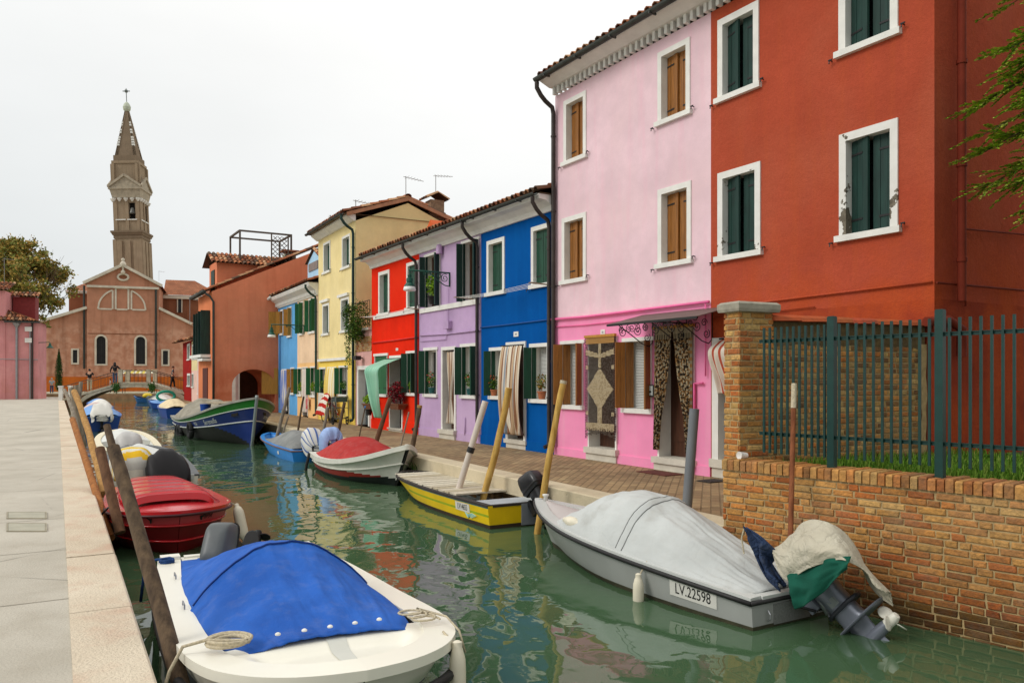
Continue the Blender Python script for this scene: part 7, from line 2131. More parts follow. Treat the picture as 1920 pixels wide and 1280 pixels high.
M_PDK = bark("dark_weathered_pole", (72, 58, 46), (112, 92, 70)); M_PBR = bark("brown_pole", (96, 66, 46), (122, 88, 62)); M_POR = bark("orange_stained_pole", (150, 92, 44), (176, 114, 58)); M_PYE = bark("yellow_stripped_pole", (196, 148, 64), (214, 176, 98)); M_PGY = bark("grey_wood_pole", (128, 118, 102), (160, 148, 130)); M_PTN = bark("tan_pole", (164, 118, 62), (190, 146, 84))
M_PWH = simple("white_painted_pole", lin((206, 194, 182)), .7, .12, 4, bmp=.2); M_PPL = simple("grey_plastic_pole", lin((112, 116, 120)), .45, .06); M_RSTP = bark("rusty_pole", (120, 66, 38), (150, 90, 56))
gp = "mooring poles along the left quay"
pole("mooring_pole", "thick dark pole leaning beside the white boat, nearest the camera", D(212, 838, 5.5), (-1.80, 4.62, WZ), .056, .042, M_PDK, group=gp, bend=.02, knots=.12)
pole("mooring_pole", "thin dark pole just behind the thick leaning one", D(200, 797, 8.2), (-3.27, 7.4, WZ), .045, .034, M_PDK, group=gp, knots=.15)
pole("mooring_pole", "short brown square-topped pole by the red boat's left side", D(187, 840, 10.2), D(214, 950, 9.9), .062, .058, M_PBR, group=gp, knots=.1)
pole("mooring_pole", "straight orange-brown pole on the quay edge before the white boats", D(136, 786, 13.6), D(200, 985, 10.4), .052, .048, M_POR, group=gp)
pole("mooring_pole", "long knotty yellowish pole leaning behind the orange one", D(139, 734, 17.2), D(190, 910, 13.2), .062, .060, M_PTN, group=gp, bend=.05, knots=.2)
pole("mooring_pole", "thin grey pole leaning over the quay, behind the orange-brown pole", D(120, 730, 19.5), D(140, 800, 18.4), .055, .04, M_PGY, group=gp, bend=.06, knots=.2)
for k, (px, py, Y) in enumerate(((143, 722, 33), (152, 716, 38), (134, 727, 27))):
    b_ = Vector((quayL(Y) + .35, Y, WZ)); t_ = D(px, py, Y)
    pole("mooring_pole", ("pale square-topped pole on the left quay, tallest before the bridge", "white topped grey pole leaning left of the bridge foot", "slim grey post beside the pale square-topped pole")[k], t_, b_, .09, .085, M_PGY, group=gp)
gp = "mooring poles along the right quay"
def rp_(lab, tx, ty, bx, by, r0, r1, m, **k):
    Yb = G(bx, by, -.05).y; b_ = D(bx, by, Yb); t_ = D(tx, ty, Yb + k.pop("dy", 0.0))
    b2 = b_ + (b_ - t_).normalized() * .55
    pole("mooring_pole", lab, t_, b2, r0, r1, m, group=gp, **k)
rp_("tall grey pole leaning beside the cargo boat's bow", 543, 726, 521, 812, .06, .05, M_PGY, knots=.15)
rp_("thin short stick next to the tall grey pole", 541, 780, 530, 812, .03, .025, M_PGY)
rp_("thin dark pole before the peach house", 569.5, 743, 560, 812, .035, .03, M_PDK, bend=.03)
rp_("pale crooked pole before the yellow house", 614, 763, 599, 824, .05, .045, M_PGY, bend=-.06, knots=.2)
rp_("dark straight pole in front of the striped bicycle cover", 646, 754, 632, 822, .045, .045, M_PDK)
rp_("thin metal rod with a blue ball on top", 685, 761, 671, 832, .018, .016, M_PDK, cap=(simple("blue_plastic_ball", lin((30, 130, 200)), .4), .05))
rp_("brown knotty pole before the red house's green awning", 732, 746, 703, 840, .06, .055, M_PBR, knots=.2, bend=.02)
rp_("thin grey rod before the red flower basket", 767, 772, 749, 845, .02, .018, M_PGY)
rp_("dark knotty pole in front of the lavender house corner", 787, 760, 768, 852, .06, .05, M_PDK, knots=.35, bend=-.03, cap=(M_PTN, .05))
o_ = rp_("white painted pole with a black band, left of the yellow boat", 910, 752, 866, 897, .055, .052, M_PWH)
rp_("crooked yellow-brown pole in front of the striped door curtain", 954, 727, 910, 903, .055, .055, M_PYE, bend=-.06, knots=.15)
rp_("slender yellow pole at the yellow boat's stern", 1057, 714, 1021, 930, .05, .045, M_PYE, bend=.03, knots=.15, cap=(M_ROPE, .04))
rp_("grey plastic pipe pole beside the pink house's open door", 1302, 766, 1287, 962, .062, .062, M_PPL)
pole("mooring_pole", "thin rusty pole against the brick wall with a frayed pale top", D(1489, 720, 7.9), D(1482, 1010, 7.62), .026, .024, M_RSTP, group=gp, cap=(M_ROPE, .24))
Yb = G(866, 897, -.05).y
mb = MB(); a = D(881, 848, Yb); b_ = D(884.5, 838, Yb); mb.tube([a, b_], .062, 12); pb = mb.make("pole_band", M_IRON)
for o in COL.objects:
    if o.get("label", "").startswith("white painted pole"): pb.parent = o; pb.location = -o.location


# ------------------------------------------------------------------ door curtains and awnings
def curtain(h, label, u0, u1, z1, z0, v0=-.06, bulge=0.0, stripes=None, ns=9, pleat=.03, npl=7, squeeze=None, ruffle=False, mat=None, cat="door curtain", name="door_curtain", shift=0.0, seed=0.0, group=None, rod=None):
    base = h.world((u0 + u1) / 2, v0, z1); R = Matrix.Rotation(h.rot, 4, 'Z')
    t = thing(name, label, cat, base, h.rot, group)
    W, H = u1 - u0, z1 - z0
    def fn(a, b):
        s_ = squeeze(b) if squeeze else 1.0
        x = (a - .5) * W * s_ + shift * b * (1 if not squeeze else 1)
        pl = pleat * (.3 + b) * (math.sin(a * npl * 2 * math.pi + seed + 1.2 * nz(b * 2, a * 2, seed)) + .4 * math.sin(a * npl * 4.7 + b * 3 + seed))
        y = -bulge * math.sin(math.pi * min(1, b * 1.0)) ** .7 if bulge else 0.0
        y -= pl
        z = -H * b
        if ruffle and b > .88: y -= .05 * math.sin(a * 70) * (b - .88) / .12
        return (x, y, z)
    mb = MB()
    cols = stripes or [(.6, .6, .55)]
    mb.grid(fn, 96, 44, c=lambda a, b: cols[int(a * ns * len(cols)) % len(cols)])
    mb.make("cloth", mat or M_CLOTH, t, smooth=True, thick=.004)
    if rod:
        mb = MB(); mb.tube([(-W / 2 - .05, 0, .01), (W / 2 + .05, 0, .01)], .015, 8); mb.make("rod", rod, t)
    return t


WHT, CRM, BRN, TAN, GRB = lin((226, 220, 206)), lin((236, 228, 208)), lin((150, 110, 84)), lin((200, 172, 140)), lin((150, 160, 170))
u0, u1, z0, z1 = rC
curtain(H3, "brown and white striped curtain with a ruffled hem over the blue house's door", u0 + .02, u1 + .05, z1 - .10, .34, v0=-.14, bulge=.10, stripes=[CRM, TAN, CRM, BRN, WHT, TAN, GRB, CRM, BRN], ns=2.4, pleat=.03, npl=8, ruffle=True, rod=M_IRON)
u0, u1, z0, z1 = rD
curtain(H4, "white and brown curtain tied in the middle at the lavender house's door", u0 + .28, u1 - .12, z1 - .14, .42, v0=.02, stripes=[WHT, TAN, WHT, WHT, BRN], ns=3, pleat=.035, npl=5, squeeze=lambda b: (1 - .72 * math.sin(math.pi * min(1, b / .66) / 2) ** 2) if b < .66 else .28 + .9 * (b - .66) / .34, rod=M_IRON)
u0, u1, z0, z1 = rG
YW = [lin((236, 206, 110)), lin((246, 238, 206))]
curtain(H7, "yellow and cream striped curtain over the yellow house's door", u0 + .02, u1 + .05, z1 - .03, .12, v0=-.06, bulge=.08, stripes=YW, ns=4, pleat=.04, npl=5)
u0, u1, z0, z1 = rH
curtain(H8, "plain white curtain over the peach house's door", u0 + .1, u1 - .05, z1 - .08, .2, v0=-.04, stripes=[WHT, WHT, lin((220, 200, 196))], ns=2, pleat=.04, npl=4)
u0, u1, z0, z1 = rI
curtain(H9, "blue and white striped curtain over the sky blue house's door", u0 - .02, u1 - .15, z1 - .05, .15, v0=-.07, stripes=[lin((120, 140, 200)), WHT], ns=4, pleat=.05, npl=4)


def awning(h, label, u0, u1, pts, cols, ns, name="door_awning", wob=.03, seed=0, spread=None):
    "cloth that runs out from the wall and falls: pts are (v, z)"
    t = thing(name, label, "door awning", h.world((u0 + u1) / 2, 0, pts[0][1]), h.rot)
    uc = (u0 + u1) / 2; L = [0]
    for a, b in zip(pts[:-1], pts[1:]): L.append(L[-1] + math.hypot(b[0] - a[0], b[1] - a[1]))
    pv = [(l / L[-1], p[0]) for l, p in zip(L, pts)]; pz = [(l / L[-1], p[1]) for l, p in zip(L, pts)]
    def fn(a, b):
        s_ = spread(b) if spread else 1
        fold = wob * b * math.sin(a * 5 * 2 * math.pi + seed + 2 * b) + wob * .6 * b * nz(a * 6, b * 3, seed)
        return ((a - .5) * (u1 - u0) * s_ + .04 * b * nz(b * 3, seed), interp(pv, b) + fold, interp(pz, b) - pts[0][1] + .5 * fold * (1 - b))
    mb = MB(); mb.grid(fn, 60, 40, c=lambda a, b: cols[int(a * ns) % len(cols)]); mb.make("cloth", M_CLOTH, t, smooth=True, thick=.004)
    mb = MB(); mb.tube([(-(u1 - u0) / 2, pts[0][0] - .01, .01), ((u1 - u0) / 2, pts[0][0] - .01, .01)], .014, 6); mb.make("rod", M_IRON, t)
    return t


u0, u1, z0, z1 = rE
GRN = [lin((150, 204, 176)), lin((164, 214, 188)), lin((136, 190, 164))]
awning(H5, "pale green cloth awning falling from the red house's door", u0 - .36, u1 - .14, [(-.02, z1 - .1), (-.35, z1 - .22), (-.72, z1 - .42), (-.70, 1.55), (-.62, .9), (-.5, .42)], GRN, 18, wob=.05, seed=1, spread=lambda b: 1.0 - .85 * max(0, b - .25))
RWS = [lin((230, 222, 206)), lin((188, 84, 60))]
awning(H1, "white and red striped cloth awning behind the brick pillar", .24, .86, [(-.04, 2.26), (-.16, 2.20), (-.30, 2.06), (-.22, 1.80), (-.12, 1.56), (-.06, 1.38)], RWS, 9, wob=.03, seed=3)

# bead curtain: strands of beads with a pale motif
u0, u1, z0, z1 = rA
u0 += .02; u1 -= .02; zt, zb = z1 + .0, .42
t = thing("bead_curtain", "dark bead curtain with a pale diamond motif on the pink house's left door", "door curtain", H2.world((u0 + u1) / 2, -.07, zt), H2.rot)
mb = MB(); ns = 33; nb = 80; W = u1 - u0; H = zt - zb; rbd = random.Random(9)
PALE = lin((190, 174, 142)); PAL2 = lin((166, 148, 116)); DKB = lin((112, 102, 92)); DK2 = lin((84, 74, 66))
mb2 = MB()
for k in range(ns):
    a = k / (ns - 1); x = (a - .5) * W; d = abs(a - .5) * 2; pts = []
    for j in range(nb):
        b = j / nb
        if b > .945 - .03 * math.cos(a * 2 * math.pi) and not (.93 < b): continue
        if b > .965 - .035 * (1 - d): break
        pal = (b < .06) or (.11 + .05 * (1 - d) < b < .165 + .04 * (1 - d) and d > .05) or (b < .30 and d < .12 and b > .05) or (abs(b - .50) / .21 + d / .94 < 1 and b > .3) or (.68 < b < .86 and d < .17) or (.83 < b < .895 + .012 * math.cos(k * 2.4)) or (d > .82 and (abs(b - .29) < .022 or abs(b - .74) < .022))
        z = -H * b; zz = -H * (b + 1 / nb) + .004
        c = (rbd.choice((PALE, PALE, PAL2)) if pal else rbd.choice((DKB, DK2)))
        if b < .06: c = lin((184, 140, 84))
        r = .0115 if pal else .0045
        mb.box(x - r, x + r, -r, r, zz, z, c=c)
for sg in (-1, 1):
    for j in range(64):
        z = -H * j / 64; mb2.box(sg * (W / 2 + .025) - .012, sg * (W / 2 + .025) + .012, -.012, .012, z - H / 64 + .012, z, c=lin((60, 40, 44)))
mb.make("bead_strands", M_CLOTH, t); mb2.make("edge_braid", M_CLOTH, t)
mb = MB(); mb.box(-W / 2 - .05, W / 2 + .05, -.03, .02, .0, .05); mb.make("wooden_rail", M_OCHRE, t)
# spotted curtain in two tied-back halves
u0, u1, z0, z1 = rB
zt = z1 + .0; W = u1 - u0 + .04
t = thing("spotted_curtain", "black and gold patterned curtain parted in the pink house's right doorway", "door curtain", H2.world((u0 + u1) / 2, -.08, zt), H2.rot)
PT = [lin((176, 164, 136)), lin((50, 42, 34)), lin((50, 42, 34)), lin((150, 112, 68)), lin((150, 142, 120)), lin((176, 164, 136))]
rbs = random.Random(22)
for sg in (-1, 1):
    mb = MB(); H = zt - .36
    def fn(a, b):
        w = interp([(0, .50), (.1, .48), (.45, .36), (.7, .22), (.9, .15), (1, .14)], b) * W * (1.0 if sg > 0 else .92)
        x = sg * (W / 2 - w * a) ; y = .03 * math.sin(a * 5 * 6.28 * (1 + .1 * b)) * (.4 + b * .7) - .02 * b
        return (x, y, -H * b)
    def pc(a, b):
        i, j = int(a * 34), int(b * 150); k = nz(i * .55, j * .33, 4.0 + sg) + .5 * nz(i * 1.1 + 3, j * .7, 9.0)
        if b < .09: return PT[0] if i % 2 else (PT[1] if b > .045 else PT[4])
        if a < .12: return PT[3] if (j // 4) % 2 else PT[4]
        return PT[1] if k < -.02 else (PT[3] if k < .18 else PT[0])
    mb.grid(fn, 34, 150, c=pc); mb.make("curtain_half", M_CLOTH, t, thick=.004)
mb = MB(); mb.box(-W / 2 - .04, W / 2 + .04, -.035, .02, .0, .05); mb.make("wooden_rail", M_OCHRE, t)

# ------------------------------------------------------------------ iron canopy over the pink door
ca = H2.uz(1200, 600); c0u, c0z = H2.uz(1240, 600); 
cu0 = H2.uz(1235, 620)[0] - .42; cu1 = H2.W + .55; zc0 = 2.58; zc1 = 2.78
t = thing("door_canopy", "dark glass canopy on scrolled iron brackets above the pink house's right door", "canopy", H2.world((cu0 + cu1) / 2, 0, zc0), H2.rot)
cw = (cu1 - cu0) / 2
mb = MB(); mb.ring_loft([[(-cw, -.82, 0), (cw, -.82, 0), (cw, -.02, zc1 - zc0), (-cw, -.02, zc1 - zc0)], [(-cw, -.82, .012), (cw, -.82, .012), (cw, -.02, zc1 - zc0 + .012), (-cw, -.02, zc1 - zc0 + .012)]])
mb.make("glass_sheet", simple("smoky_canopy_glass", lin((96, 80, 72)), .55, .15, 3, spec=.5), t)
mb = MB(); mb.box(-cw, cw, -.85, -.822, -.03, .01); mb.box(-.02, .02, -.82, 0, -.02, .0, M=Matrix.Rotation(math.atan2(zc1 - zc0, .8), 4, 'X') @ Matrix.Translation((0, 0, 0)) if False else None)
mb.make("front_bar", M_IRON, t)


def spiral(c, r, turns, a0, dirn=1, n=26):
    return [(c[0] + r * (1 - .82 * k / n) * math.cos(a0 + dirn * turns * 2 * math.pi * k / n), c[1] + r * (1 - .82 * k / n) * math.sin(a0 + dirn * turns * 2 * math.pi * k / n)) for k in range(n + 1)]


for bx in (-cw + .28, 0.02, cw - .5):
    mb = MB(); r = .009
    def P(vz): return [(bx, a, b) for a, b in vz]
    mb.tube(P([(-.80, -.02), (-.55, -.16), (-.25, -.34), (-.10, -.38), (-.02, -.30), (-.02, .15)]), r, 6)
    mb.tube(P([(-.82, -.02), (-.02, .16)]), r, 6)
    for c, rr, a0, dr in (((-.70, -.14), .09, 1.6, 1), ((-.50, -.06), .07, 0, -1), ((-.36, -.10), .09, 3.1, 1), ((-.20, -.04), .07, 0, 1), ((-.15, -.22), .08, 1.0, -1), ((-.40, .03), .05, 2, 1)): mb.tube(P(spiral(c, rr, 1.5, a0, dr)), .007, 5)
    mb.make("scroll_bracket", M_IRON, t, smooth=True)
for k in range(2):
    mb = MB(); xs0, xs1 = (-cw + .30, 0.0) if k == 0 else (.04, cw - .52)
    n = 4
    for q in range(n):
        x = lerp(xs0 + .08, xs1 - .08, q / (n - 1)); mb.tube([(a, -.835, b) for a, b in spiral((x, -.10), .075, 1.5, math.pi / 2, 1 if q % 2 else -1)], .007, 5)
    mb.make("scroll_frieze", M_IRON, t, smooth=True)

# ------------------------------------------------------------------ street lamps on scrolled brackets
M_LGR = simple("lamp_green_iron", lin((20, 82, 66)), .5, .15)
def street_lamp(h, px, py, label, L=1.4):
    u, z = h.uz(px, py)
    t = thing("street_lamp", label, "street lamp", h.world(u, 0, z), h.rot, "bracket street lamps on the house fronts")
    mb = MB(); mb.tube([(0, 0, 0), (0, -L, .0)], .022, 8); mb.tube([(0, -.02, .02), (0, -.02, -.36)], .02, 6)
    mb.tube([(0, -.02, -.36), (0, -.16, -.34), (0, -.40, -.20), (0, -.62, -.01)], .014, 6); mb.tube([(0, -.5, -.1), (0, -.72, -.02)], .01, 6)
    for c, r in (((-.16, -.15), .12), ((-.32, -.10), .07), ((-.74, -.06), .05)): mb.tube([(0, a, b) for a, b in spiral(c, r, 1.7, 1.0)], .011, 6)
    mb.make("bracket", M_LGR, t, smooth=True)
    mb = MB(); mb.lathe([(.02, .0), (.02, -.12), (.06, -.13), (.05, -.20), (.085, -.22), (.09, -.30), (.07, -.31), (.15, -.42), (.15, -.43)], 14, (0, -L + .02, 0)); mb.make("lamp_hood", M_LGR, t, smooth=True, auto=40)
    mb = MB(); mb.lathe([(.145, -.432), (.17, -.52), (.15, -.54), (0, -.55)], 14, (0, -L + .02, 0)); mb.make("lamp_glass", simple("white_lamp_glass", lin((232, 232, 228)), .3, .03), t, smooth=True)
street_lamp(H4, 844, 512, "green street lamp on a long scrolled bracket from the lavender house", 1.2)
street_lamp(H8, 571, 610, "green street lamp on a bracket between the peach and sky blue houses")
u, z = H11.uz(71, 642); 
t = thing("street_lamp", "small green street lamp on the corner of the old pink building", "street lamp", H11.world(H11.W, .2, z), H11.rot, "bracket street lamps on the house fronts")
mb = MB(); mb.tube([(0, 0, 0), (.75, 0, .05), (.8, 0, 0)], .03, 6); mb.make("bracket", M_LGR, t)
mb = MB(); mb.lathe([(.03, 0), (.08, -.1), (.12, -.25), (.28, -.4), (.26, -.42), (0, -.43)], 10, (.8, 0, 0)); mb.make("lamp_hood", M_LGR, t)

# ------------------------------------------------------------------ plants in pots, baskets, vine
def foliage(mb, c, r, n, cols, rnd, size=.03, sq=(1, 1, 1)):
    for _ in range(n):
        while True:
            p = Vector((rnd.uniform(-1, 1), rnd.uniform(-1, 1), rnd.uniform(-1, 1)))
            if p.length < 1: break
        p = Vector((p.x * r * sq[0], p.y * r * sq[1], p.z * r * sq[2])) + Vector(c)
        a, b = rnd.uniform(0, 6.28), rnd.uniform(-.9, .9); d = Vector((math.cos(a) * math.cos(b), math.sin(a) * math.cos(b), math.sin(b))) * size * rnd.uniform(.6, 1.3); e = d.cross(Vector((rnd.uniform(-1, 1), rnd.uniform(-1, 1), 1))).normalized() * size * .45
        mb.quad(p - d, p + e, p + d, p - e, c=rnd.choice(cols))


GL = [lin(c) for c in ((70, 116, 40), (96, 142, 52), (52, 92, 36), (120, 156, 60))]; YG = [lin(c) for c in ((134, 176, 40), (156, 190, 60), (106, 150, 34))]; RF = [lin(c) for c in ((206, 40, 36), (190, 30, 60), (226, 90, 60))]
rpl = random.Random(41)
def pot(h, px, py, label, s=1.0, cols=GL, flowers=None, potm=None, tall=1.0, v=-.0, n=150):
    u, z = h.uz(px, py)
    t = thing("potted_plant", label, "potted plant", h.world(u, v, z), h.rot, "potted plants on the window sills")
    mb = MB(); mb.lathe([(.055 * s, 0), (.075 * s, .11 * s), (.085 * s, .115 * s), (.085 * s, .14 * s), (.07 * s, .14 * s), (.06 * s, .12 * s)], 12); mb.make("pot", potm or M_TERRA, t, smooth=True, auto=40)
    mb = MB(); foliage(mb, (0, 0, .14 * s + .13 * s * tall), .13 * s, n, cols, rpl, .035 * s, (1, .8, tall))
    for k in range(4): mb.tube([(0, 0, .1 * s), (rpl.uniform(-.05, .05) * s, rpl.uniform(-.05, .05) * s, .25 * s * tall)], .004, 4, c=cols[2])
    if flowers: foliage(mb, (0, -.02, .18 * s + .14 * s * tall), .12 * s, 26, flowers, rpl, .03 * s, (1, .8, tall))
    mb.make("leaves", M_LEAF, t)
M_TEALP = simple("teal_pot", lin((40, 92, 92)), .5, .1)
pot(H4, 809, 737, "potted red flowers on the lavender house's left lower sill", 1.15, GL, RF, M_TEALP, 1.5)
pot(H4, 881, 740, "potted red flowers on the lavender house's right lower sill", 1.15, GL, RF, M_TEALP, 1.5)
pot(H4, 811, 570, "large leafy plant in the lavender house's upper left window", 1.6, YG, None, M_DARK, 1.5, n=240)
pot(H3, 926, 742, "small succulent in a clay pot on the blue house's left sill", 1.1, GL, [lin((190, 90, 60))], None, 1.2)
pot(H3, 1016, 748, "orange-green succulent in a clay pot on the blue house's right sill", 1.25, [lin((130, 128, 60)), lin((96, 116, 52)), lin((176, 130, 64))], None, None, 1.2)
pot(H5, 773, 741, "bright green plant in a clay pot on the red house's sill", 1.2, YG, None, None, .9)
pot(H7, 606, 737, "round green plant on the yellow house's left sill", 1.3, GL, None, M_DARK, 1.0)
pot(H7, 645, 740, "round green plant on the yellow house's right sill", 1.3, GL, None, M_DARK, 1.0)
pot(H8, 564, 741, "yellow flowering plant on the peach house's left sill", 1.3, YG, [lin((230, 200, 60))], M_WSH, 1.1)
pot(H8, 588, 742, "yellow flowering plant on the peach house's right sill", 1.3, YG, [lin((230, 200, 60))], M_WSH, 1.1)


def basket(h, px, py, label, w, cols, hh, fl, name="flower_basket", size=.05):
    u, z = h.uz(px, py)
    t = thing(name, label, "flower basket", h.world(u, -.2, z), h.rot)
    mb = MB(); mb.ring_loft([[(-w * .38, -.10, -.16), (w * .38, -.10, -.16), (w * .38, .10, -.16), (-w * .38, .10, -.16)], [(-w / 2, -.15, 0), (w / 2, -.15, 0), (w / 2, .15, 0), (-w / 2, .15, 0)]]); mb.box(-w / 2 - .01, w / 2 + .01, -.16, .16, -.02, .01)
    mb.make("basket", simple("basket_wicker", lin((112, 72, 48)), .9, .3, 20, bmp=.5), t)
    mb = MB(); foliage(mb, (0, 0, hh * .55), w * .55, fl, cols, rpl, size, (1, .6, hh / w)); mb.make("leaves", M_LEAF, t)
basket(H5, 705, 757, "wooden window box of lime green plants on the red house", .72, YG, .28, 420)
basket(H5, 757, 757, "hanging basket overflowing with dark red leaves between door and window", .80, [lin(c) for c in ((124, 20, 36), (96, 14, 30), (150, 30, 44), (80, 40, 34))], .62, 900, size=.045)
pot(H5, 700, 778, "small dark pot hanging under the lime green window box", 1.4, YG, None, M_IRON, .5, v=-.15, n=60)
t = thing("climbing_plant", "leafy green vine spilling over the narrow house's terrace railing", "climbing plant", H6.world(H6.W * .5, -.2, 3.3), H6.rot)
mb = MB()
for k in range(26):
    c = (rpl.uniform(-.75, .75), rpl.uniform(-.25, .15), rpl.uniform(-.3, .75)); foliage(mb, c, .24, 90, [lin(q) for q in ((52, 86, 24), (74, 106, 30), (96, 120, 40), (40, 70, 22))], rpl, .05)
for k in range(14):
    c = (-.75 + rpl.uniform(-.12, .12), -.1, .2 - k * .11); foliage(mb, c, .12, 26, GL, rpl, .045)
mb.make("leaves", M_LEAF, t)
mb = MB(); mb.tube([(-.7, -.05, -1.2), (-.72, -.1, -.3), (-.4, -.1, .1), (.1, -.1, .3)], .012, 5); mb.make("stem", M_BROWN, t)
mb = MB(); u, z = H6.uz(681, 671); mb.box(u - .14, u + .14, -.3, -.12, z - .07, z + .07, M=None); mb.box(u - .02, u + .02, -.12, -.021, z - .02, z + .02); mb.make("wall_spotlight", M_IRON, H6.root)

# weed growing from the quay wall near the yellow boat
q = D(784, 878, 16.6)
mb = MB()
for k in range(30):
    a = rpl.uniform(0, 6.28); L = rpl.uniform(.25, .5); d = Vector((math.cos(a) * .5, math.sin(a) * .3 - .1, .9)).normalized()
    s_ = Vector((-d.y, d.x, 0)).normalized() * .014; p = q + Vector((rpl.uniform(-.1, .1), 0, -.2)); mb.quad(p - s_, p + s_, p + d * L * .6 + s_ * .8 + Vector((0, 0, 0)), p + d * L * .6 - s_ * .8, c=rpl.choice(GL)); mb.quad(p + d * L * .6 - s_ * .8, p + d * L * .6 + s_ * .8, p + d * L + Vector((d.x * .08, 0, -.05)), c=rpl.choice(GL))
tag(mb.make("wall_weed", M_LEAF, loc=q), "green weed sprouting from the quay edge beside the red and white boat", "weed")

# ------------------------------------------------------------------ bicycle under a striped cover, handcart, cloth, doormats, drying lines
q = G(634, 791) - H7.V * .42
t = thing("covered_bicycle", "bicycle under a red and white striped cover by the yellow house", "bicycle", q, H7.rot)
mb = MB()
for x in (-.48, .52):
    mb2 = MB(); mb2.tube([(x + .32 * math.cos(a), 0, .33 + .32 * math.sin(a)) for a in [2 * math.pi * k / 24 for k in range(25)]], .02, 8)
    wh = mb2.make("wheel", M_TYRE, t, smooth=True)
    mb2 = MB()
    for k in range(12): mb2.tube([(x, 0, .33), (x + .31 * math.cos(k * .5236), 0, .33 + .31 * math.sin(k * .5236))], .003, 4)
    mb2.make("spokes", M_METAL, wh)
mb.tube([(-.48, 0, .33), (-.1, 0, .3), (.1, 0, .7), (-.3, 0, .72), (-.1, 0, .3)], .018, 6); mb.tube([(-.3, 0, .72), (-.48, 0, .33)], .014, 6); mb.tube([(.52, 0, .33), (.3, 0, .95), (.1, 0, .7)], .018, 6); mb.make("frame", M_IRON, t, smooth=True)
RS = [lin((186, 46, 36)), lin((228, 220, 204))]
mb = MB(); mb.grid(lambda a, b: ((a - .5) * (1.15 - .5 * (1 - abs(2 * b - 1))) + .04 * nz(a * 5, b * 5), (b - .5) * .62 * (1 + .1 * math.sin(a * 12)), 1.10 - 1.0 * abs(2 * b - 1) ** 1.3 * .8 - .25 * (a - .4) ** 2 + .03 * nz(a * 4, b * 6)), 30, 40, c=lambda a, b: RS[int(abs(2 * b - 1) * 7 + .2 * a) % 2]); mb.make("striped_cover", M_CLOTH, t, smooth=True, thick=.005)
q = G(658, 795)
t = thing("hand_cart", "upright grey metal hand cart leaning between the bicycle and iron gate", "cart", q - H7.V * .40, H7.rot)
mb = MB()
for y in (-.22, .22): mb.tube([(-.30, y, .95), (.25, y, 1.0), (.30, y, .25), (-.1, y, .2), (-.30, y, .95)], .014, 6)
for x, z in ((-.30, .95), (.25, 1.0), (.30, .25), (-.1, .2), (.27, .6), (-.2, .6)): mb.tube([(x, -.22, z), (x, .22, z)], .012, 6)
for k in range(5): mb.tube([(-.28 + .13 * k, -.22, .95 + .01 * k), (-.1 + .1 * k, -.22, .2 + .01 * k)], .006, 5)
mb.make("frame", simple("grey_cart_metal", lin((96, 102, 100)), .5, .1, metal=.3), t, smooth=True)
for y in (-.26, .26):
    mb = MB(); mb.tube([(.0 + .13 * math.cos(a), y, .14 + .13 * math.sin(a)) for a in [2 * math.pi * k / 16 for k in range(17)]], .025, 8); mb.lathe([(.03, -.02), (.03, .02)], 8, M=Matrix.Translation((0, y, .14)) @ Matrix.Rotation(math.pi / 2, 4, 'X')); mb.make("wheel", M_TYRE, t, smooth=True, auto=40)
mb = MB(); mb.box(-.28, .24, -.20, .20, .80, .97); mb.make("cart_tray", simple("green_grey_tray", lin((70, 88, 82)), .6, .1), t)
curtain(H7, "small white towel hanging under the yellow house's left window", H7.uz(602, 750)[0], H7.uz(609, 750)[0], H7.uz(604, 741)[1], H7.uz(604, 766)[1], v0=-.1, stripes=[WHT], pleat=.03, npl=3, cat="towel", name="towel")
curtain(H8, "small red striped cloth hanging beside the peach house's door", H8.uz(578.5, 750)[0], H8.uz(583, 750)[0], H8.uz(580, 745)[1], H8.uz(580, 766)[1], v0=-.1, stripes=[lin((206, 110, 110)), WHT], ns=3, pleat=.03, npl=3, cat="towel", name="towel")
for lab, px0, px1, w, col in (("dark red doormat on the paving before the pink house's right door", 1226, 1292, .5, (96, 48, 40)), ("dark doormat at the door behind the brick pillar", 1337, 1352, .4, (52, 46, 42))):
    a = H2.uz(px0, 880)[0] + .25; b_ = a + (.75 if w == .5 else .3)
    mb = MB(); P = [H2.world(x, y, 0) for x, y in ((a, -.62), (b_, -.62), (b_, -.22), (a, -.22))]; c = sum(P, Vector()) / 4
    mb.ring_loft([[p + Vector((0, 0, .004)) for p in P], [p + Vector((0, 0, .014)) for p in P], [c + (p - c) * .94 + Vector((0, 0, .018)) for p in P]], cap0=False)
    tag(mb.make("doormat", simple("doormat_" + str(px0), lin(col), .95, .3, 12, bmp=.5), loc=c), lab, "doormat")


def drying_lines(h, label, u0, u1, z, L=.55, n=4, dz=0.0):
    t = thing("drying_lines", label, "clothes line", h.world((u0 + u1) / 2, 0, z), h.rot, "clothes lines on brackets across the house fronts")
    c = (u1 - u0) / 2
    for x, k in ((-c, 0), (c, 1)):
        mb = MB(); mb.tube([(x, 0, dz * (2 * k - 1)), (x, -L, dz * (2 * k - 1) + .02)], .016, 6); mb.tube([(x - .07, -L, .02 + dz * (2 * k - 1)), (x + .07, -L, .02 + dz * (2 * k - 1))], .012, 5); mb.make("bracket", simple("rusty_bracket", lin((140, 116, 92)), .8, .2), t)
    for q in range(n):
        y = -L * (.35 + .62 * q / (n - 1)); mb = MB(); mb.tube([(lerp(-c, c, k / 10), y, .01 + dz * (2 * k / 10 - 1) - .03 * (1 - (2 * k / 10 - 1) ** 2)) for k in range(11)], .0045, 4); mb.make("line", M_STONE_W, t)
zz = H3.uz(960, 548)[1]
drying_lines(H3, "white clothes lines strung across the blue house's front at sill height", -.35, H3.W - .1, zz, dz=.0)
zz = H5.uz(760, 585)[1]
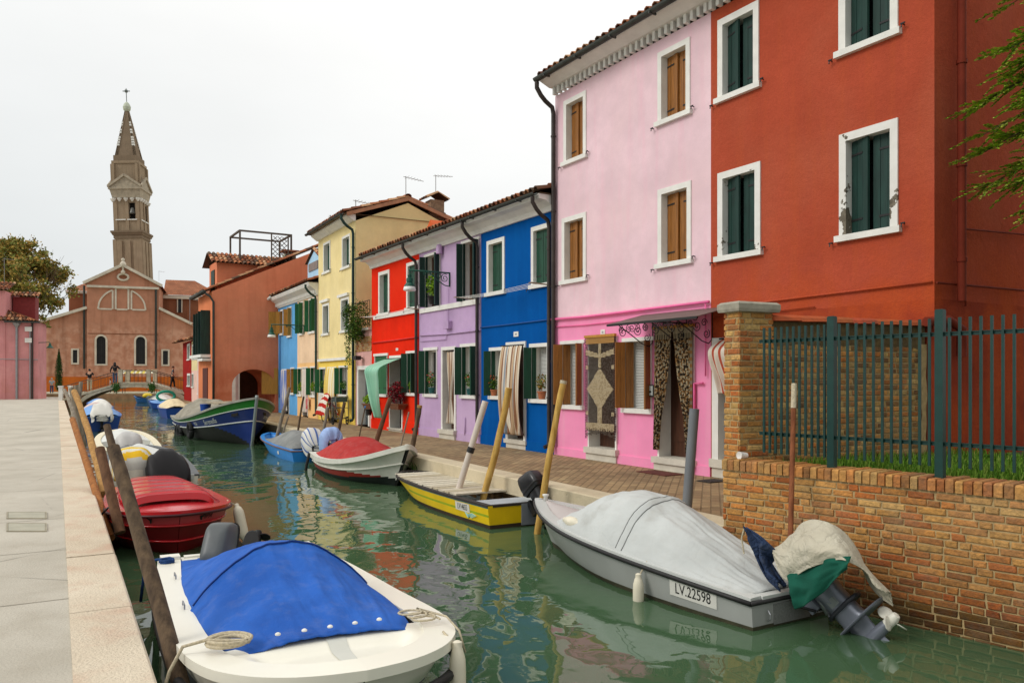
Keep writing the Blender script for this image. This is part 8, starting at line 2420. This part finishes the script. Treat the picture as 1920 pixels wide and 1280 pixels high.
drying_lines(H5, "white clothes lines strung across the bright red house at sill height", .05, H5.W + .1, zz, L=.4)

# ------------------------------------------------------------------ roof furniture
M_ANT = simple("thin_aerial_metal", lin((150, 150, 148)), .5, .1, metal=.4)
def antenna(p, h, label, bars=5, w=.5, yaw=.5):
    t = thing("roof_aerial", label, "aerial", p, yaw, "television aerials on the roofs")
    mb = MB(); mb.tube([(0, 0, -.3), (0, 0, h)], .016, 6); mb.make("mast", M_ANT, t)
    mb = MB(); mb.tube([(-.1, 0, h - .03), (.75, 0, h - .12)], .012, 5)
    for k in range(bars): mb.tube([(.05 + .65 * k / bars, -w / 2 * (1 - .08 * k), h - .04 - .07 * k / bars), (.05 + .65 * k / bars, w / 2 * (1 - .08 * k), h - .04 - .07 * k / bars)], .006, 4)
    mb.make("crossbars", M_ANT, t)
Y7 = H7.world(H7.W, 0, 0).y
antenna(D(761, 378, 31.5), 1.0, "thin aerial on the ridge of the yellow house")
antenna(D(817, 376, 33), 1.05, "aerial with a slanting arm above the brick chimney", yaw=-.3)
antenna(D(667, 403, 29), .55, "short aerial at the front corner of the yellow roof")
antenna(D(620, 424, 36), .5, "low aerial behind the yellow house's eave", yaw=.9)
antenna(D(298, 524, 112), 1.2, "small weathervane-like aerial on the church roof", w=.8)
antenna(D(356, 600, 60), 1.6, "aerial above the dark red house's roof", w=.8, yaw=.2)
antenna(D(8, 552, 66), 3.0, "tall aerial on the old pink building's left wing", w=.8)
chimney(H10, H10.uz(546, 490, 1.2)[0], 1.6, H10.uz(546, 478, 1.6)[1] - 1.8, H10.uz(546, 478, 1.6)[1], .55, .55, simple("pale_green_chimney", lin((186, 190, 170)), .9, .1), 'flare')
au0, az0 = H10.uz(449, 490, 1.4); au1, az1 = H10.uz(545, 443, 1.4)
t = thing("roof_terrace_frame", "bare timber frame with a lattice panel above the orange house's roof", "roof frame", H10.world(au0, 1.3, ez + 1.5), H10.rot)
mb = MB(); aw_ = au1 - au0; ah = az1 - ez - 1.5; M_FRM = simple("grey_brown_timber", lin((92, 84, 76)), .9, .2)
for x in (0, aw_):
    for y in (0, 2.2): mb.box(x - .04, x + .04, y - .04, y + .04, -.8, ah)
for y in (0, 2.2):
    mb.box(-.04, aw_ + .04, y - .04, y + .04, ah, ah + .08)
for x in (0, aw_): mb.box(x - .05, x + .05, .045, 2.15, ah + .004, ah + .076)
mb.make("posts_and_beams", M_FRM, t)
mb = MB(); lx0, lx1 = aw_ * .60, aw_ * .93
for k in range(-9, 10):
    for sg in (-1, 1):
        w_l = lx1 - lx0; x0 = k * .22; P = []
        for q in range(25):
            zz = -.3 + (ah + .2) * q / 24; xx = lx0 + x0 + sg * (zz + .3) + (0 if sg > 0 else w_l)
            if lx0 <= xx <= lx1: P.append((xx, -.02 * sg - .07, zz))
        if len(P) > 1: mb.tube([P[0], P[-1]], .02, 4)
for x in (lx0, lx1): mb.box(x - .03, x + .03, -.11, -.065, -.4, ah)
mb.make("lattice", M_FRM, t)

# pale house seen through the arch
H14 = House("house_beyond_arch", "pale house with white doors glimpsed through the archway", 0, 0, 5.0, 4, bl=H10.world(1.6, 9.5, 0), br=H10.world(6.4, 9.5, 0))
H14.holes = []
H14.finish_walls(plaster("pale_mauve_render", lin((216, 196, 196)), bmp=.15), ridge=6, top=5.0)
for k, x in enumerate((.7, 1.7, 2.7)):
    mb = MB(); mb.box(x, x + .62, -.05, -.002, .1, 2.2); d = mb.make("door", (M_STONE_W, M_WSH, M_BROWN)[k], H14.root)
    mb = MB(); mb.box(x - .1, x, -.07, -.002, 0, 2.3); mb.box(x + .62, x + .72, -.07, -.002, 0, 2.3); mb.box(x, x + .62, -.07, -.002, 2.2, 2.3); mb.make("door_frame", M_STONE_W, d)
mb = MB(); mb.tube([H10.world(.55, .5, 0), H10.world(1.0, .9, 2.0)], .07, 8); tag(mb.make("leaning_post", M_PGY, loc=H10.world(.55, .5, 0)), "grey post leaning inside the orange house's archway", "post")


# ------------------------------------------------------------------ trees
def leaf_quad(mb, p, s, rnd, c, flat=0.0, asp=.55):
    a, b = rnd.uniform(0, 6.28), rnd.uniform(-1.2, 1.2) * (1 - flat); d = Vector((math.cos(a) * math.cos(b), math.sin(a) * math.cos(b), math.sin(b))) * s
    e = d.cross(Vector((rnd.uniform(-1, 1), rnd.uniform(-1, 1), rnd.uniform(.2, 1)))).normalized() * s * asp
    mb.quad(p - d, p + e, p + d, p - e, c=c)


rt = random.Random(17)
# autumn tree behind the old pink building
tp = Vector((-52.0, 86, 0))
t = thing("autumn_tree", "loose crowned tree with yellowing leaves behind the old pink building", "tree", tp)
mb = MB(); tips = []
def limb(p, d, L, r, depth):
    q = p + d * L; m = p.lerp(q, .5) + Vector((rt.uniform(-.1, .1), rt.uniform(-.1, .1), .05)) * L * .5
    mb.tube([p, m, q], [r * .8, r * .6, r * .4], 6, cap=False)
    if depth == 0: tips.append(q); return
    for k in range(3 if depth > 1 else 4):
        nd = (d + Vector((rt.uniform(-.9, .9), rt.uniform(-.9, .9), rt.uniform(-.15, .6)))).normalized(); limb(q, nd, L * rt.uniform(.62, .8), r * .55, depth - 1)
    tips.append(m)
for k in range(3): limb(Vector((rt.uniform(-.9, .9), rt.uniform(-.4, .4), 0)), Vector((rt.uniform(-.14, .14), 0, 1)).normalized(), 7.0 + k, .16, 4) if False else None
for x, L, dx in ((-1.6, 6.6, -.05), (.2, 7.4, .02), (1.3, 6.2, .05)):
    limb(Vector((x * .4, 0, 0)), Vector((dx, .02, 1)).normalized(), L * .86, .15, 3)
mb.make("trunk", simple("tree_bark", lin((104, 84, 66)), .95, .3, 4, bmp=.5), t)
AUT = [lin(c) for c in ((164, 146, 74), (176, 152, 72), (138, 142, 70), (178, 140, 72), (124, 132, 64), (194, 166, 86), (144, 152, 80))]
mb = MB(); cls = []
for q in tips:
    if q.z < 6.5: continue
    for k in range(2): cls.append((q + Vector((rt.gauss(0, .45), rt.gauss(0, .45), rt.gauss(0, .35))), rt.uniform(.35, .75)))
for k in range(64):
    a = rt.uniform(0, 6.28); z = rt.uniform(7.6, 16.2); R = 2.6 * math.sin(math.pi * min(1, max(.05, (z - 6.3) / 11.0))) ** .7 * rt.uniform(.45, 1.0)
    cls.append((Vector((R * math.cos(a), R * math.sin(a) * .8, z)), rt.uniform(.35, .8)))
for c0, r in cls:
    if c0.z > 16.4 or abs(c0.x) > 2.9: continue
    sh = rt.uniform(.75, 1.15)
    for k in range(int(110 * r)):
        p = c0 + Vector((rt.gauss(0, r * .55), rt.gauss(0, r * .55), rt.gauss(0, r * .38)))
        c = rt.choice(AUT); leaf_quad(mb, p, rt.uniform(.13, .24), rt, tuple(v * sh for v in c))
mb.make("crown", M_LEAF, t)
# cypress by the church
cpz = D(110.5, 730, 93.0); cpz.z = 0
t = thing("cypress_tree", "slim dark columnar cypress in front of the church wall", "tree", cpz)
mb = MB(); mb.tube([(0, 0, 0), (0, 0, 1.2), (0, 0, 4.6)], [.08, .07, .01], 6); mb.make("trunk", M_BROWN, t)
mb = MB()
for k in range(2600):
    z = rt.uniform(.25, 5.0); R = .46 * min(1, (5.05 - z) / 2.2) * min(1, .6 + z * .5) * math.sqrt(rt.random()) * (1 + .25 * nz(z * 2, k * .001)); a = rt.uniform(0, 6.28)
    p = Vector((R * math.cos(a), R * math.sin(a), z)); d = Vector((rt.gauss(0, .03), rt.gauss(0, .03), .13)); e = Vector((math.cos(a + 1.57), math.sin(a + 1.57), 0)) * .035
    mb.quad(p - e, p + e, p + d + e * .3, p + d - e * .3, c=rt.choice([lin(q) for q in ((46, 74, 28), (36, 60, 24), (60, 88, 36), (30, 48, 22))]))
mb.make("crown", M_LEAF, t)

# feathery conifer standing in the garden just outside the picture; its branches reach in
tt = Vector((7.3, 8.1, .5))
t = thing("feathery_tree", "fine leaved green tree reaching over the fence before the red house's side", "tree", tt)
mb = MB(); lv = MB(); rt = random.Random(23)
mb.tube([(0, 0, -.1), (.05, 0, 2), (-.03, .05, 4), (.0, 0, 6), (.05, 0, 8.2)], [.16, .14, .11, .08, .02], 10)
NG = [lin(c) for c in ((150, 186, 44), (126, 166, 34), (170, 196, 66), (104, 142, 30), (160, 172, 54), (184, 190, 84))]


def frond(p, d, L, n, dens=1.0):
    "a twig with two flat rows of fine leaflets"
    d = d.normalized(); sd = d.cross(Vector((0, 0, 1))).normalized(); P = []
    for k in range(n + 1):
        u = k / n; q = p + d * L * u + Vector((0, 0, -.10 * L * u * u)) + sd * .02 * nz(u * 4, p.x * 9, p.z * 7); P.append(q)
    mb.tube(P, .0025, 4, cap=False)
    for k in range(n):
        for s_ in (-1, 1):
            for rep in range(3):
                q = P[k].lerp(P[k + 1], rt.random()); ll = rt.uniform(.045, .085) * (1 - .5 * k / n); dd = (d * rt.uniform(.5, 1.1) + sd * s_ * rt.uniform(.3, .9) + Vector((0, 0, rt.uniform(-.3, .3)))).normalized() * ll
                e = dd.cross(Vector((rt.uniform(-.5, .5), rt.uniform(-.5, .5), 1))).normalized() * .012
                lv.quad(q - e * .4, q + dd * .5 + e, q + dd, q + dd * .5 - e, c=rt.choice(NG))


def bough(z0, az, L, droop, nf=40):
    z0 += .28; L *= .97
    d = Vector((math.cos(az), math.sin(az), 0)); P = []
    for k in range(9):
        u = k / 8; P.append(Vector((0, 0, z0)) + d * L * u + Vector((0, 0, .22 * L * u * (1 - u) - droop * u * u)) + Vector((0, .06 * nz(u * 3, z0), 0)))
    mb.tube(P, [.028 * (1 - .85 * k / 8) for k in range(9)], 6, cap=False)
    for k in range(nf):
        u = .30 + .72 * (k / nf); u = min(u, 1.0); i = min(7, int(u * 8)); p = P[i].lerp(P[i + 1], u * 8 - i)
        s_ = 1 if k % 2 else -1; sdv = d.cross(Vector((0, 0, 1)))
        dd = d * rt.uniform(.5, 1.2) + sdv * s_ * rt.uniform(.15, .9) + Vector((0, 0, rt.uniform(-.75, .15)))
        frond(p, dd, rt.uniform(.22, .55) * (1.1 - .4 * u), 9)
    frond(P[-1], d + Vector((0, 0, -.3)), .35, 9)


rb3 = random.Random(5)
extra = [(rb3.uniform(2.9, 5.0), rb3.uniform(2.95, 3.55), rb3.uniform(1.5, 2.3), rb3.uniform(.3, .5)) for _ in range(42)]
for z0, az, L, dr in extra + list(((4.45, 3.3, 2.2, .4), (4.05, 3.15, 2.25, .4), (3.8, 3.0, 2.2, .4), (3.5, 3.3, 2.3, .45), (3.2, 3.2, 2.2, .4), (4.7, 3.2, 2.2, .4), (4.55, 3.22, 2.65, .45), (4.2, 3.02, 2.7, .50), (3.95, 3.34, 2.7, .45), (3.65, 3.12, 2.75, .50), (3.35, 2.95, 2.5, .45), (3.3, 3.38, 2.6, .50), (3.0, 3.15, 2.05, .45), (4.8, 3.1, 2.0, .35), (4.0, 3.6, 2.0, .4), (2.9, 3.45, 1.9, .4), (5.6, 3.46, 3.6, .55))):
    bough(z0, az, L * .93 if L < 3 else L, dr, 52)
for k in range(16): bough(rt.uniform(3.2, 7.2), rt.uniform(-1.2, 4.4), rt.uniform(1.4, 2.4) * 1.0, .4, 22) if True else None  # boughs all round the trunk, those out of view added for shade
for k in range(2600):                                               # dense leaves added mostly out of view, to shade the house's side wall
    z = rt.uniform(2.6, 9.0); R = (9.4 - z) * .42; a = rt.uniform(0, 6.28); r_ = R * math.sqrt(rt.random()); p = Vector((r_ * math.cos(a) + .5, r_ * math.sin(a) - .6, z))
    if p.x < -1.0: continue
    d = Vector((math.cos(a), math.sin(a), -.3)) * .16; e = Vector((-math.sin(a), math.cos(a), .2)) * .06
    lv.quad(p - d, p + e, p + d, p - e, c=rt.choice(NG))
mb.make("trunk", simple("conifer_bark", lin((74, 58, 42)), .95, .3, 6), t)
lv.make("crown", M_LEAF, t)


# ------------------------------------------------------------------ people
def skin(name, V, E, R, mat, parent, sub=1):
    me = bpy.data.meshes.new(name); me.from_pydata(V, E, []); me.materials.append(mat)
    o = bpy.data.objects.new(name + "_tmp", me); COL.objects.link(o)
    o.modifiers.new("skin", 'SKIN')
    for k, r in enumerate(R):
        sv_ = me.skin_vertices[0].data[k]; rr = r if isinstance(r, tuple) else (r, r); sv_.radius = rr; sv_.use_root = (k == 0)
    s2 = o.modifiers.new("sub", 'SUBSURF'); s2.levels = sub; s2.render_levels = sub
    dg = bpy.context.evaluated_depsgraph_get(); m2 = bpy.data.meshes.new_from_object(o.evaluated_get(dg))
    bpy.data.objects.remove(o); m2.materials.clear(); m2.materials.append(mat); m2.polygons.foreach_set("use_smooth", [True] * len(m2.polygons))
    ob = bpy.data.objects.new(name, m2); COL.objects.link(ob); ob.parent = parent
    return ob


M_SKIN = simple("skin", lin((206, 156, 126)), .6, .06); 
def person(label, loc, rotz, shirt, trousers, hairc, H=1.72, lh=(.0, .18, .0), rh=(.0, .18, .0), le=None, re=None, step=0.0, long_hair=False, long_sleeve=False, cap=False, lean=0.0):
    "faces +y; lh / rh are the hand positions, le / re the elbows, in metres for a 1.72 m figure"
    t = thing("person", label, "person", loc, rotz); k = H / 1.72
    S = lambda p: tuple(q * k for q in p)
    hip, wai, ch, nk, hd = (0, 0, .93), (0, lean * .3, 1.12), (0, lean * .8, 1.33), (0, lean, 1.47), (0, lean + .02, 1.58)
    sl, sr = (-.18, lean * .9, 1.40), (.18, lean * .9, 1.40)
    le = le or (-.24, lean * .5 - .02, 1.13); re = re or (.24, lean * .5 - .02, 1.13)
    ll = [(-.09, 0, .88), (-.10, step * .5 + .02, .48), (-.10, step, .09), (-.10, step + .13, .03)]; rl = [(.09, 0, .88), (.10, -step * .5 + .02, .48), (.10, -step, .09), (.10, -step + .13, .03)]
    top = (0, lean + .02, 1.66)
    V = [hip, wai, ch, nk, hd, top, sl, le, lh, sr, re, rh] + ll + rl
    lh2 = tuple(a + (a - b) * .3 for a, b in zip(lh, le)); rh2 = tuple(a + (a - b) * .3 for a, b in zip(rh, re))
    V += [lh2, rh2]
    E = [(0, 1), (1, 2), (2, 3), (3, 4), (4, 5), (2, 6), (6, 7), (7, 8), (2, 9), (9, 10), (10, 11), (0, 12), (12, 13), (13, 14), (14, 15), (0, 16), (16, 17), (17, 18), (18, 19), (8, 20), (11, 21)]
    R = [(.13, .10), (.12, .09), (.15, .10), .055, (.078, .095), (.06, .075), .06, .042, .032, .06, .042, .032, .085, .058, .042, .035, .085, .058, .042, .035, .026, .026]
    body = skin("body", [S(p) for p in V], E, [tuple(q * k for q in r) if isinstance(r, tuple) else r * k for r in R], M_SKIN, t)
    V2 = [hip, wai, ch, (0, lean * .95, 1.43), sl, sr]; E2 = [(0, 1), (1, 2), (2, 3), (2, 4), (2, 5)]; R2 = [(.155, .12), (.145, .11), (.175, .125), .07, .078, .078]
    if long_sleeve: V2 += [le, lh, re, rh]; E2 += [(4, 6), (6, 7), (5, 8), (8, 9)]; R2 += [.056, .042, .056, .042]
    else:
        V2 += [tuple(lerp(a, b, .7) for a, b in zip(sl, le)), tuple(lerp(a, b, .7) for a, b in zip(sr, re))]; E2 += [(4, 6), (5, 7)]; R2 += [.062, .062]
    skin("shirt", [S(p) for p in V2], E2, [tuple(q * k for q in r) if isinstance(r, tuple) else r * k for r in R2], shirt, t)
    V3 = [(0, 0, .98), ll[0], ll[1], ll[2], rl[0], rl[1], rl[2]]; E3 = [(0, 1), (1, 2), (2, 3), (0, 4), (4, 5), (5, 6)]
    skin("trousers", [S(p) for p in V3], E3, [(.14 * k, .115 * k), .10 * k, .075 * k, .062 * k, .10 * k, .075 * k, .062 * k], trousers, t)
    mb = MB()
    mb.ring_loft([[(r * k * math.cos(a), (lean + .0) * k + r * 1.15 * k * math.sin(a) - .012, z * k) for a in [2 * math.pi * q / 12 for q in range(12)]] for z, r in ((1.575, .084), (1.63, .090), (1.69, .078), (1.725, .045), (1.735, .01))])
    if long_hair: mb.ring_loft([[(r * k * math.cos(a), (lean - .05) * k + r * .7 * k * math.sin(a), z * k) for a in [2 * math.pi * q / 12 for q in range(12)]] for z, r in ((1.66, .09), (1.55, .105), (1.42, .12), (1.36, .09))])
    mb.make("hair", hairc, t, smooth=True)
    mb = MB(); mb.tube([S((-.018, lean + .115, 1.60)), S((0, lean + .135, 1.585)), S((.018, lean + .115, 1.60))], .011 * k, 6); mb.make("nose", M_SKIN, t)
    return t


M_BLK = simple("black_cloth", lin((26, 26, 28)), .9, .15); M_KHA = simple("khaki_cloth", lin((178, 166, 140)), .9, .1); M_JEAN = simple("denim_trousers", lin((66, 82, 110)), .9, .1); M_GRYC = simple("grey_shirt", lin((92, 96, 96)), .9, .1); M_PALC = simple("pale_grey_clothes", lin((170, 178, 182)), .9, .1); M_PNKC = simple("pink_shirt", lin((200, 110, 130)), .9, .1)
M_HDK = simple("dark_hair", lin((26, 20, 18)), .7, .2); M_HBR = simple("brown_hair", lin((96, 64, 44)), .7, .2); M_HGY = simple("grey_hair", lin((176, 172, 166)), .7, .1)
brot = br.rotation_euler.z
def onbridge(x, y=0.0): return Vector(br.location) + Matrix.Rotation(brot, 3, 'Z') @ Vector((x, y, deck(x)))
person("man in black shirt and khaki trousers on the bridge's left slope, arms raised", onbridge(-3.35, -.35), brot + .1, M_BLK, M_KHA, M_HDK, 1.74, lh=(-.10, .30, 1.40), rh=(.10, .30, 1.40), le=(-.30, .12, 1.20), re=(.30, .12, 1.20))
person("long haired person in black top and jeans holding the bridge's parapet post", onbridge(-1.55, -.45), brot, M_BLK, M_JEAN, M_HDK, 1.70, lh=(-.34, .05, .92), rh=(.52, .02, 1.05), re=(.36, -.02, 1.20), le=(-.30, .0, 1.15), long_hair=True, long_sleeve=True)
person("man in grey shirt walking down the bridge's right slope", onbridge(2.55, -.35), brot - 1.45, M_GRYC, M_BLK, M_HBR, 1.74, lh=(-.22, .30, 1.00), rh=(.22, .34, 1.02), le=(-.26, .02, 1.12), re=(.26, .05, 1.12), step=.16, lean=.05)
person("dark haired person seated low at the foot of the bridge's right side", onbridge(4.2, .45), brot + .4, M_BLK, M_BLK, M_HDK, 1.5, lh=(-.25, .1, .85), rh=(.25, .1, .85))
q = D(97, 738, 87); q.z = 0
person("person in pale clothes and hat with a backpack before the church", q, .5, M_PALC, M_JEAN, M_HGY, 1.72, lh=(-.22, .18, 1.05), rh=(.25, .05, .86))
for px, c, hc, l in ((207, M_PALC, M_HDK, "person in pale shirt standing on the far bank behind the bridge railing"), (214.5, M_PNKC, M_HBR, "person in pink shirt on the far bank behind the bridge railing")):
    q = D(px, 737, 90); q.z = 0; person(l, q, 2.0, c, M_JEAN, hc, 1.62, lh=(-.25, .1, .86), rh=(.25, .1, .86))
# market stall on the far bank
q = D(262, 737, 91); q.z = 0
t = thing("market_stall", "market stall under a yellow and white awning beyond the bridge", "stall", q, .3)
mb = MB(); mb.grid(lambda a, b: ((a - .5) * 3.6, -.9 + b * 1.8, 2.25 + .4 * b - .05 * abs(math.sin(a * 22))), 36, 6, c=lambda a, b: (lin((240, 214, 110)) if int(a * 12) % 2 else lin((240, 232, 206)))); mb.make("awning", M_CLOTH, t, thick=.02)
mb = MB(); mb.box(-1.7, 1.7, -.6, .6, .75, .85)
for x in (-1.65, 1.65):
    for y in (-.85, .85): mb.box(x - .03, x + .03, y - .03, y + .03, 0, 2.3 if y < 0 else 2.6)
mb.make("stall_frame", M_BROWN, t)
rg2 = random.Random(3)
mb = MB()
for k in range(14): x = -1.6 + k * .24; mb.box(x, x + .2, -.5, .4, .851, .95 + rg2.uniform(0, .35), c=rg2.choice([lin(c) for c in ((60, 50, 44), (120, 60, 40), (90, 96, 120), (180, 160, 110), (40, 40, 50))]))
mb.make("goods", M_CLOTH, t)
